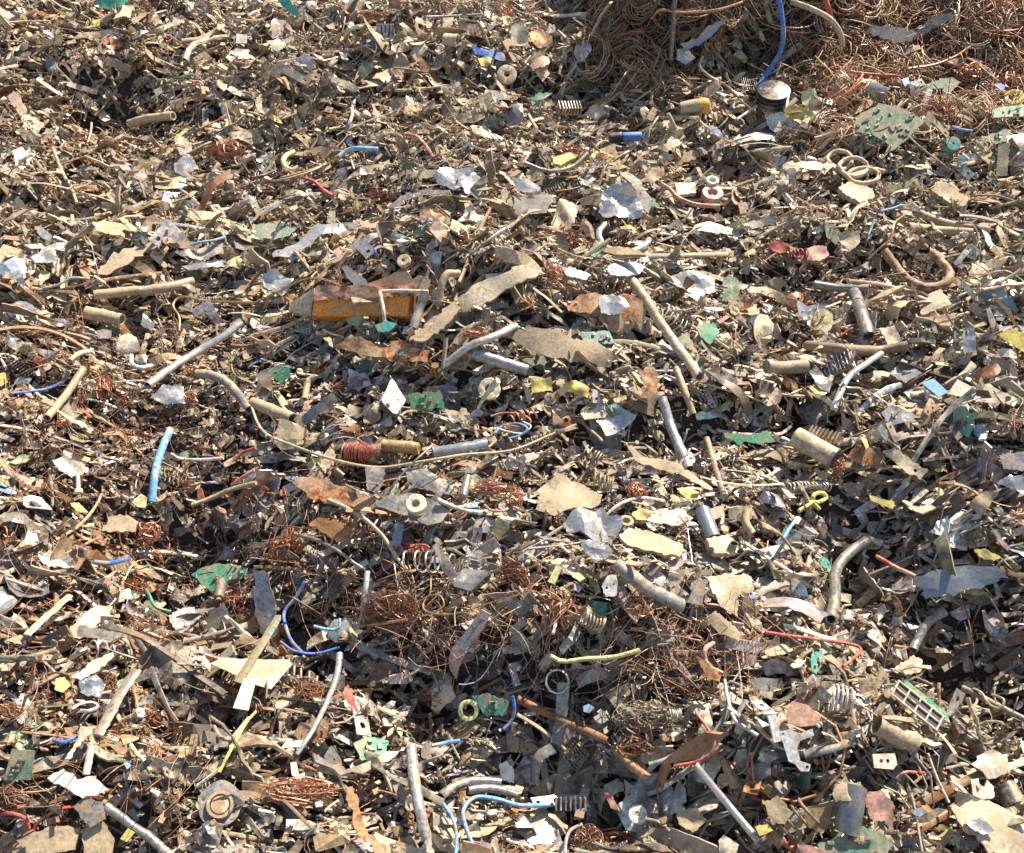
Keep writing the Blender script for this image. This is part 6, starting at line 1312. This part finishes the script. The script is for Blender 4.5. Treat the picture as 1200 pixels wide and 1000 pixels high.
# ---- pieces with parts of their own
def X_orange_block():
    fr = frame(415, 360, 16, (14, 0)); m = mpp(fr[0]); a = onplane(fr, (373, 360)); b = onplane(fr, (487, 360)); H = 34 * m
    L = b[0] - a[0]; cx = (a[0] + b[0]) / 2
    r = root('resin_block', M4(*fr), 'orange resin coated block with a grey tapered end, half sunk in the heap', 'resin block')
    V, F_ = off(box(L, H, H * .8, (0, 0, 0), .08), (cx, 0, 0)); 
    kid(r, 'casing', (V, F_), 'plastic', (.85, .29, .03, 0))
    V, F_ = plate([(a[0] - .001, H * .0), (b[0], H * .16), (b[0], H * .5), (a[0] + .006, H * .52)], .004, .008, .0012, (), .008, lambda V: d_crumple(V, .0012, 200))
    kid(r, 'rusty_crust', (V + (0, 0, H * .4 + .0024), F_), 'rust', (.62, .34, .22, 0))
    t0 = onplane(fr, (340, 362)); hw = H * .5
    V = np.array([(a[0], -hw, -H * .38), (a[0], hw, -H * .38), (a[0], hw * .95, H * .38), (a[0], -hw, H * .38), (t0[0], -hw * .55, -H * .3), (t0[0], hw * .15, -H * .3), (t0[0], hw * .1, H * .05), (t0[0], -hw * .5, H * .1)], float)
    V[:4, 0] -= .001
    kid(r, 'tapered_end', (V, [(0, 1, 5, 4), (1, 2, 6, 5), (2, 3, 7, 6), (3, 0, 4, 7), (4, 5, 6, 7), (3, 2, 1, 0)]), 'dusty', 'sandy')
    kid(r, 'end_cap', off(box(.006, H * 1.04, H * .84, (0, 0, 0), .1), (b[0] + .003, 0, 0)), 'rust', (.25, .08, .02, 0))
def X_blue_cap():
    fr, L, m = axis_frame((713, 162), (750, 160), 10)
    r = root('capped_cylinder', M4(*fr), 'small cylinder with a blue cap and a black end in the upper middle', 'cylinder')
    kid(r, 'cap', off(lathe([(.2 * m, 0), (5 * m, 0), (5.4 * m, L * .05), (5.2 * m, L * .55), (4.2 * m, L * .6), (.2 * m, L * .61)], 20), (-L * .05, 0, 0), ry=1.5708), 'plastic', 'blue', 40)
    kid(r, 'body', off(lathe([(.2 * m, 0), (5.6 * m, 0), (5.9 * m, L * .4), (.2 * m, L * .4)], 20), (-L * .48, 0, 0), ry=1.5708), 'plastic', 'black', 40)
def X_bellows():
    fr = frame(903, 128, 2, (-14, 4)); m = mpp(fr[0]); prof = [(6 * m, 0)]
    for i in range(5):
        z = i * 5.2 * m; prof += [(11 * m, z + .2 * m), (17 * m, z + 1.3 * m), (17.4 * m, z + 2.8 * m), (11 * m, z + 4.2 * m)]
    prof += [(6 * m, 26 * m)]
    add('rubber_bellows', lathe(prof, 26), 'worn', 'dark grey', M4(*fr), None, 50, 'ribbed grey rubber bellows at the foot of the wire tangle', 'bellows')
def board_with_parts(name, label, poly, tilt, lift, col, n, cat='circuit board'):
    c = np.mean(np.array(poly, float), 0); fr = frame(c[0], c[1], lift, tilt); pl = [onplane(fr, p) for p in poly][::-1]
    A = np.array(pl); size = float(np.max(A.max(0) - A.min(0))); r = root(name, M4(*fr), label, cat)
    kid(r, 'board', plate(pl, .0018, size / 14, size * .008, (), size / 9, lambda V: d_crumple(V, size * .003, 4 / size)), 'pcb', col)
    for _ in range(n):
        p = A.mean(0) + rng.uniform(-.42, .42, 2) * size
        if not inside(p, pl) or not inside(p * 1.1, pl): continue
        w, h = U(.03, .11) * size, U(.02, .05) * size
        if rng.random() < .7: kid(r, 'chip_component', off(box(w, h, .003), (p[0], p[1], .0025), rng.choice([.5, 2.07])), 'plastic', random.choice(['black', 'dark grey', 'cream', 'grey', 'dull green']))
        else: kid(r, 'solder_pin', off(lathe([(.0018, 0), (.0018, .005), (.0005, .006)], 8), (p[0], p[1], .001)), 'metal', 'silver', 40)
    return r
def X_big_board():
    board_with_parts('circuit_board', 'large square green circuit board standing on its corner at the upper right', [(1000, 148), (1006, 136), (1030, 121), (1050, 124), (1084, 142), (1068, 158), (1050, 174), (1036, 181), (1042, 170), (1022, 158), (1003, 154)], (10, 0), 24, (.15, .21, .14, 0), 30)
def X_green_pcb():
    r = board_with_parts('circuit_board', 'round edged teal green circuit board in shade at lower left', [(224, 674), (236, 666), (252, 661), (272, 661), (290, 666), (288, 676), (268, 684), (258, 690), (250, 693), (238, 686)], (8, 0), 14, (.05, .30, .19, 0), 26)
    fr, L, m = axis_frame((259, 681), (256, 704), 26)
    add('steel_bolt', off(join([lathe([(5.5 * m, 0), (6 * m, L * .1), (6 * m, L * .8), (5 * m, L * .9)], 16), lathe([(3 * m, L * .9), (3.4 * m, L * 1.05), (2 * m, L * 1.06)], 12)]), (-L / 2, 0, 0), ry=1.5708), 'rust', 'grey', M4(*fr), None, 40, 'rusty grey plug lying on the round edged green board', 'plug')
def X_cable_coil():
    pts = []
    for (cx, cy, rx, ry, l) in ((984, 188, 14, 11, 14), (1000, 196, 16, 11, 20), (1012, 206, 18, 9, 14)):
        for a in np.linspace(-2.6, 3.2, 11): pts.append((cx + rx * math.cos(a), cy - ry * math.sin(a), l + 4 * math.sin(a)))
    pts += [(1022, 199, 16), (1036, 201, 10)]
    T('hose_coil', 'hose', 'pale grey thick hose lying in three loose loops', 'dusty', 'sandy', pts, 2.4, 0, 1, 14, None, 10, cover=0)
    build_T(**HS.pop()[1])
def X_orange_bulb():
    fr, L, m = axis_frame((797, 127), (832, 123), 14)
    r = root('capped_tube', M4(*fr), 'tan tube with a shiny orange tip in the upper middle', 'tube')
    kid(r, 'sleeve', off(tube([(0, 0, 0), (0, 0, L * .3), (0, 0, L * .62)], [6.5 * m, 7.5 * m, 8.5 * m], 16, .8), (-L / 2, 0, 0), ry=1.5708), 'dusty', 'tan', 40)
    kid(r, 'tip', off(lathe([(.1 * m, 0), (8 * m, 0), (8.6 * m, L * .2), (7 * m, L * .34), (3 * m, L * .4), (.1 * m, L * .41)], 20), (L * .11, 0, 0), ry=1.5708), 'plastic', (.78, .33, .03, 0), 40)
def X_comb(poly, label):
    (x0, y0), (x1, y1) = poly; fr, L, m = axis_frame((x0, y0 + 6), (x1, y1 + 6), 10); parts = [box(L, 12 * m, .004)]
    n = 8
    for i in range(n): parts.append(off(box(L / n * .42, 12 * m, 9 * m), ((i + .5) / n * L - L / 2, 0, 5 * m), ry=rng.normal(0, .08)))
    add('heat_sink', join(parts), 'worn', 'dusty brown', M4(*fr), None, None, label, 'heat sink')
def X_dust_cylinder():
    fr, L, m = axis_frame((932, 512), (979, 538), 14)
    r = root('capacitor_can', M4(*fr), 'fat dusty tan cylinder lying at the right of the upright rod', 'cylinder')
    kid(r, 'can_body', off(tube([(0, 0, t * L) for t in np.linspace(0, .93, 9)], 12 * m, 22, 0, .95, .012), (-L / 2, 0, 0), ry=1.5708), 'dusty', 'sandy', 40)
    kid(r, 'rim', off(lathe([(9 * m, L * .93), (12.6 * m, L * .93), (12.6 * m, L), (10.5 * m, L), (10 * m, L * .95)], 22), (-L / 2, 0, 0), ry=1.5708), 'worn', 'grey', 40)
def X_copper_coil():
    fr, L, m = axis_frame((402, 530), (446, 534), 14)
    r = root('wound_coil', M4(*fr), 'dark red tightly wound copper coil under the long pale rod', 'coil')
    kid(r, 'winding', helix(L * .95, 10 * m, 26, 1.15 * m, 5, 22, .00025), 'worn', (.30, .075, .045, .3), 60)
    kid(r, 'core', off(tube([(0, 0, 0), (0, 0, L)], 9.2 * m, 20, .8), (-L / 2, 0, 0), ry=1.5708), 'plastic', 'black', 40)
def X_spool():
    poly = [(438, 592), (452, 582), (482, 578), (510, 588), (527, 598), (518, 612), (502, 616), (478, 606)]
    c = np.mean(np.array(poly, float), 0); fr = frame(c[0], c[1], 14, (8, 0)); pl = [onplane(fr, p) for p in poly][::-1]; m = mpp(fr[0])
    r = root('mounting_plate', M4(*fr), 'grey flat plate with a white spool fixed on top', 'mounting plate')
    kid(r, 'plate', plate(pl, .003, .01, .0004, (), .014, lambda V: d_crumple(V, .0015, 60)), 'worn', 'grey', 40)
    s = onplane(fr, (489, 597)); z = .0015
    sp = kid(r, 'spool', off(lathe([(9 * m, 0), (9 * m, .6 * m), (5.5 * m, 1.4 * m), (5 * m, 9 * m), (12 * m, 10 * m), (12.4 * m, 12 * m), (12 * m, 17 * m), (11 * m, 18 * m), (5 * m, 18 * m), (4.6 * m, 8 * m)], 26), (s[0], s[1], z)), 'dusty', 'cream', 40)
def X_fuse():
    poly = [(648, 936), (684, 931), (691, 946), (654, 953)]
    c = np.mean(np.array(poly, float), 0); fr = frame(c[0], c[1], 20, (12, -4)); pl = [onplane(fr, p) for p in poly][::-1]; A = np.array(pl); lo, hi = A.min(0), A.max(0)
    r = root('heat_sink', M4(*fr), 'dark grey ribbed heat sink at the bottom middle', 'heat sink'); kid(r, 'base', plate(pl, .004, 1), 'worn', 'dark grey')
    for i in range(7):
        x = lo[0] + (hi[0] - lo[0]) * (.1 + .8 * i / 6); kid(r, 'fin', box(.0022, (hi[1] - lo[1]) * .72, .005, (x, (lo[1] + hi[1]) / 2, .0043)), 'worn', 'grey')
def X_panel():
    poly = [(1040, 812), (1052, 800), (1116, 836), (1112, 850), (1096, 858)]
    c = np.mean(np.array(poly, float), 0); fr = frame(c[0], c[1], 24, (16, 0)); m = mpp(fr[0])
    r = root('window_plate', M4(*fr), 'dark panel with a row of square framed windows and a green edge', 'panel')
    a, b, d = [np.array(onplane(fr, p)) for p in ((1044, 814), (1096, 856), (1056, 802))]; u = b - a; L = np.linalg.norm(u); u /= L; v = d - a; v -= u * (v @ u); w = np.linalg.norm(v); v /= w
    def qd(s0, s1, t0, t1): return [tuple(a + u * L * s + v * w * t) for s, t in ((s0, t0), (s1, t0), (s1, t1), (s0, t1))]
    def mk(nm, q4, th, z, mat, col):
        if sum((q4[i][0] - q4[i - 1][0]) * (q4[i][1] + q4[i - 1][1]) for i in range(4)) > 0: q4 = q4[::-1]
        V, F_ = plate(q4, th, 1); kid(r, nm, (V + (0, 0, z), F_), mat, col)
    mk('back_plate', qd(0, 1, 0, 1.0), .002, 0, 'plastic', 'dark grey')
    for i in range(5): mk('frame_bar', qd(i / 4 - .012, i / 4 + .012, 0, 1), .003, .0025, 'worn', 'cream')
    mk('frame_rail', qd(-.02, 1.02, -.05, 0.02), .0034, .0025, 'worn', 'cream'); mk('frame_rail', qd(-.02, 1.02, .48, .54), .0034, .0025, 'worn', 'cream'); mk('frame_rail', qd(-.02, 1.02, .98, 1.04), .0034, .0025, 'worn', 'cream')
    mk('board_edge', qd(.1, 1.1, 1.06, 1.4), .002, .001, 'pcb', 'green')
def X_bolt(p, q, label):
    fr, L, m = axis_frame(p, q, 14)
    add('steel_bolt', off(join([lathe([(2.2 * m, 0), (2.4 * m, L * .8)], 12), lathe([(4.5 * m, L * .8), (4.8 * m, L), (3 * m, L * 1.02)], 14)]), (-L / 2, 0, 0), ry=1.5708), 'dusty', 'cream', M4(*fr), None, 40, label, 'bolt')
def X_hub():
    fr = frame(258, 942, 3, (6, 0)); m = mpp(fr[0]); r = root('hub_plate', M4(*fr), 'round grey hub plate with a white centre cap at the bottom left', 'hub plate')
    n = 30; out = [((23 + .8 * math.sin(7 * t)) * m * math.cos(t), (23 + 1.2 * math.sin(5 * t)) * m * math.sin(t)) for t in np.linspace(0, 6.2832, n, endpoint=False)]
    hs = [circle(18 * m * math.cos(t), 18 * m * math.sin(t), 2 * m, 8) for t in (.5, 1.6, 2.9, 4.4)]
    kid(r, 'disc', plate(out, .003, .01, 0, hs, .012, lambda V: d_crumple(V, .004, 40)), 'dusty', 'grey', 40)
    kid(r, 'hub_ring', off(lathe([(9 * m, 0), (15 * m, 0), (14 * m, 4 * m), (11 * m, 4 * m), (10.5 * m, 1 * m)], 24), (0, -2 * m, .001)), 'dusty', 'tan', 40)
    kid(r, 'cap', off(lathe([(.3 * m, 3.5 * m), (9 * m, 3.2 * m), (10 * m, 1 * m), (10 * m, 0)], 24)[0:2], (0, -2 * m, .001)), 'dusty', 'cream', 40)
HERO0 = set(o.name for o in scene.objects)
for kind, a in list(HS):
    a = dict(a)
    if kind == 'X':
        fn = a.pop('fn'); globals()['X_' + fn](**a)
    else: globals()['build_' + kind](**a)
NEED = 1
bpy.context.view_layer.update()
HEROES = [o for o in scene.objects if o.name not in HERO0 and o.parent is None]
print('heroes', len(HEROES), 'pieces', len(PIECES))

# ------------------------------------------------------------------ leave out what the picture shows nothing of, then say which piece is which

# a coarse depth picture of everything built decides which scattered pieces can be seen at all
PTS, IDS = [], []
def cloud(P_, ident):
    PTS.append(P_.reshape(-1, 3).astype(np.float32)); IDS.append(np.broadcast_to(ident, (len(PTS[-1]),)).astype(np.int32))
def centres(P_, lt, lv):
    st = np.concatenate([[0], np.cumsum(lt)[:-1]]); return np.add.reduceat(P_[:, lv], st, axis=1) / lt[None, :, None]
for name, items in STUFF.items():
    if name == 'wire_scrap': continue
    for P_, lt, lv, col in items:
        cloud(P_, -1); big = lt < 9
        cloud(centres(P_, lt, lv), -1)
def mesh_points(me, mw):
    n = len(me.vertices); co = np.empty(n * 3, np.float32); me.vertices.foreach_get('co', co)
    fc = np.empty(len(me.polygons) * 3, np.float32); me.polygons.foreach_get('center', fc)
    ev = np.empty(len(me.edges) * 2, np.int32); me.edges.foreach_get('vertices', ev); co = co.reshape(-1, 3); ev = ev.reshape(-1, 2)
    A = np.vstack([co, fc.reshape(-1, 3), (co[ev[:, 0]] + co[ev[:, 1]]) / 2]); m = np.array(mw)
    return A @ m[:3, :3].T + m[:3, 3]
for i, p in enumerate(PIECES): cloud(mesh_points(p[0].data, p[0].matrix_world), i)
for o in HEROES:
    for c in [o] + list(o.children):
        if c.type == 'MESH': cloud(mesh_points(c.data, c.matrix_world), -1)
PTS = np.vstack(PTS); IDS = np.concatenate(IDS)
ux, uy, uz = project(PTS); CELL = 3.2
ok = (ux >= 0) & (ux < 1200) & (uy >= 0) & (uy < 1000); ux, uy, uz, IDS = ux[ok], uy[ok], uz[ok], IDS[ok]
ci = (uy / CELL).astype(np.int64) * 2000 + (ux / CELL).astype(np.int64)
order = np.lexsort((uz, ci)); ci = ci[order]; first = np.concatenate([[True], ci[1:] != ci[:-1]])
win = IDS[order][first]; CNT = np.bincount(win[win >= 0], minlength=len(PIECES))
kept = []
for i, (o, k, cn, px, py, L, z) in enumerate(PIECES):
    if CNT[i] < NEED: bpy.data.objects.remove(o); continue
    kept.append((o, k, cn, px, py, int(CNT[i]), L))
del PTS, IDS, ux, uy, uz, order, ci
print('kept', len(kept))
MK = [(x, y, p) for x, y, p in MARKS]
ORD = ['', 'second ', 'third ', 'fourth ', 'fifth ', 'sixth ']
used = set(o['label'] for o in HEROES)
info = []
for (o, k, cn, x, y, n, L) in kept:
    ds = sorted((math.hypot(x - mx, (y - my) * 1.2), i) for i, (mx, my, p) in enumerate(MK))[:5]
    info.append((ds, o, k, cn, x, y, n, L))
info.sort(key=lambda t: t[0][0][0])
tally = {}
def side(x, y, mx, my):
    dx, dy = x - mx, (y - my) * 1.2
    if abs(dx) > abs(dy) * 1.6: return 'right of' if dx > 0 else 'left of'
    if abs(dy) > abs(dx) * 1.6: return 'below' if dy > 0 else 'above'
    return ('below right of' if dx > 0 else 'below left of') if dy > 0 else ('above right of' if dx > 0 else 'above left of')
for (ds, o, k, cn, x, y, n, L) in info:
    name, cat, shape, mt, sm, group, _c = META[k]
    o['category'] = cat; o['group'] = group; lab = None
    for dist, i in ds:
        mx, my, ph = MK[i]; sd = side(x, y, mx, my); key = (k, cn, i, sd); c = tally.get(key, 0)
        if c < 1 or (dist == ds[-1][0] and c < 6):
            tally[key] = c + 1
            lab = f"{ORD[c]}{cn} {shape} {sd} the {ph}"; break
    if lab is None:
        for nth in ('seventh', 'eighth', 'ninth', 'tenth', 'eleventh', 'twelfth', 'last'):
            lab = f"{nth} {cn} {shape} {sd} the {ph}"
            if lab not in used: break
    used.add(lab)
    w_ = 'large ' if L > .10 else ''
    if len(lab.split()) <= 14 and w_: lab = w_ + lab
    if len(lab.split()) > 16: lab = lab.replace('crumpled scrap of foil', 'foil scrap').replace('matted ball of fine wire', 'fine wire ball');
    if len(lab.split()) > 16: lab = lab.replace('folded L shaped', 'folded').replace('broken piece of circuit board', 'circuit board bit')
    o['label'] = lab
print('labels', len(set(t[1]['label'] for t in info)), 'of', len(info), 'longest', max(len(t[1]['label'].split()) for t in info))
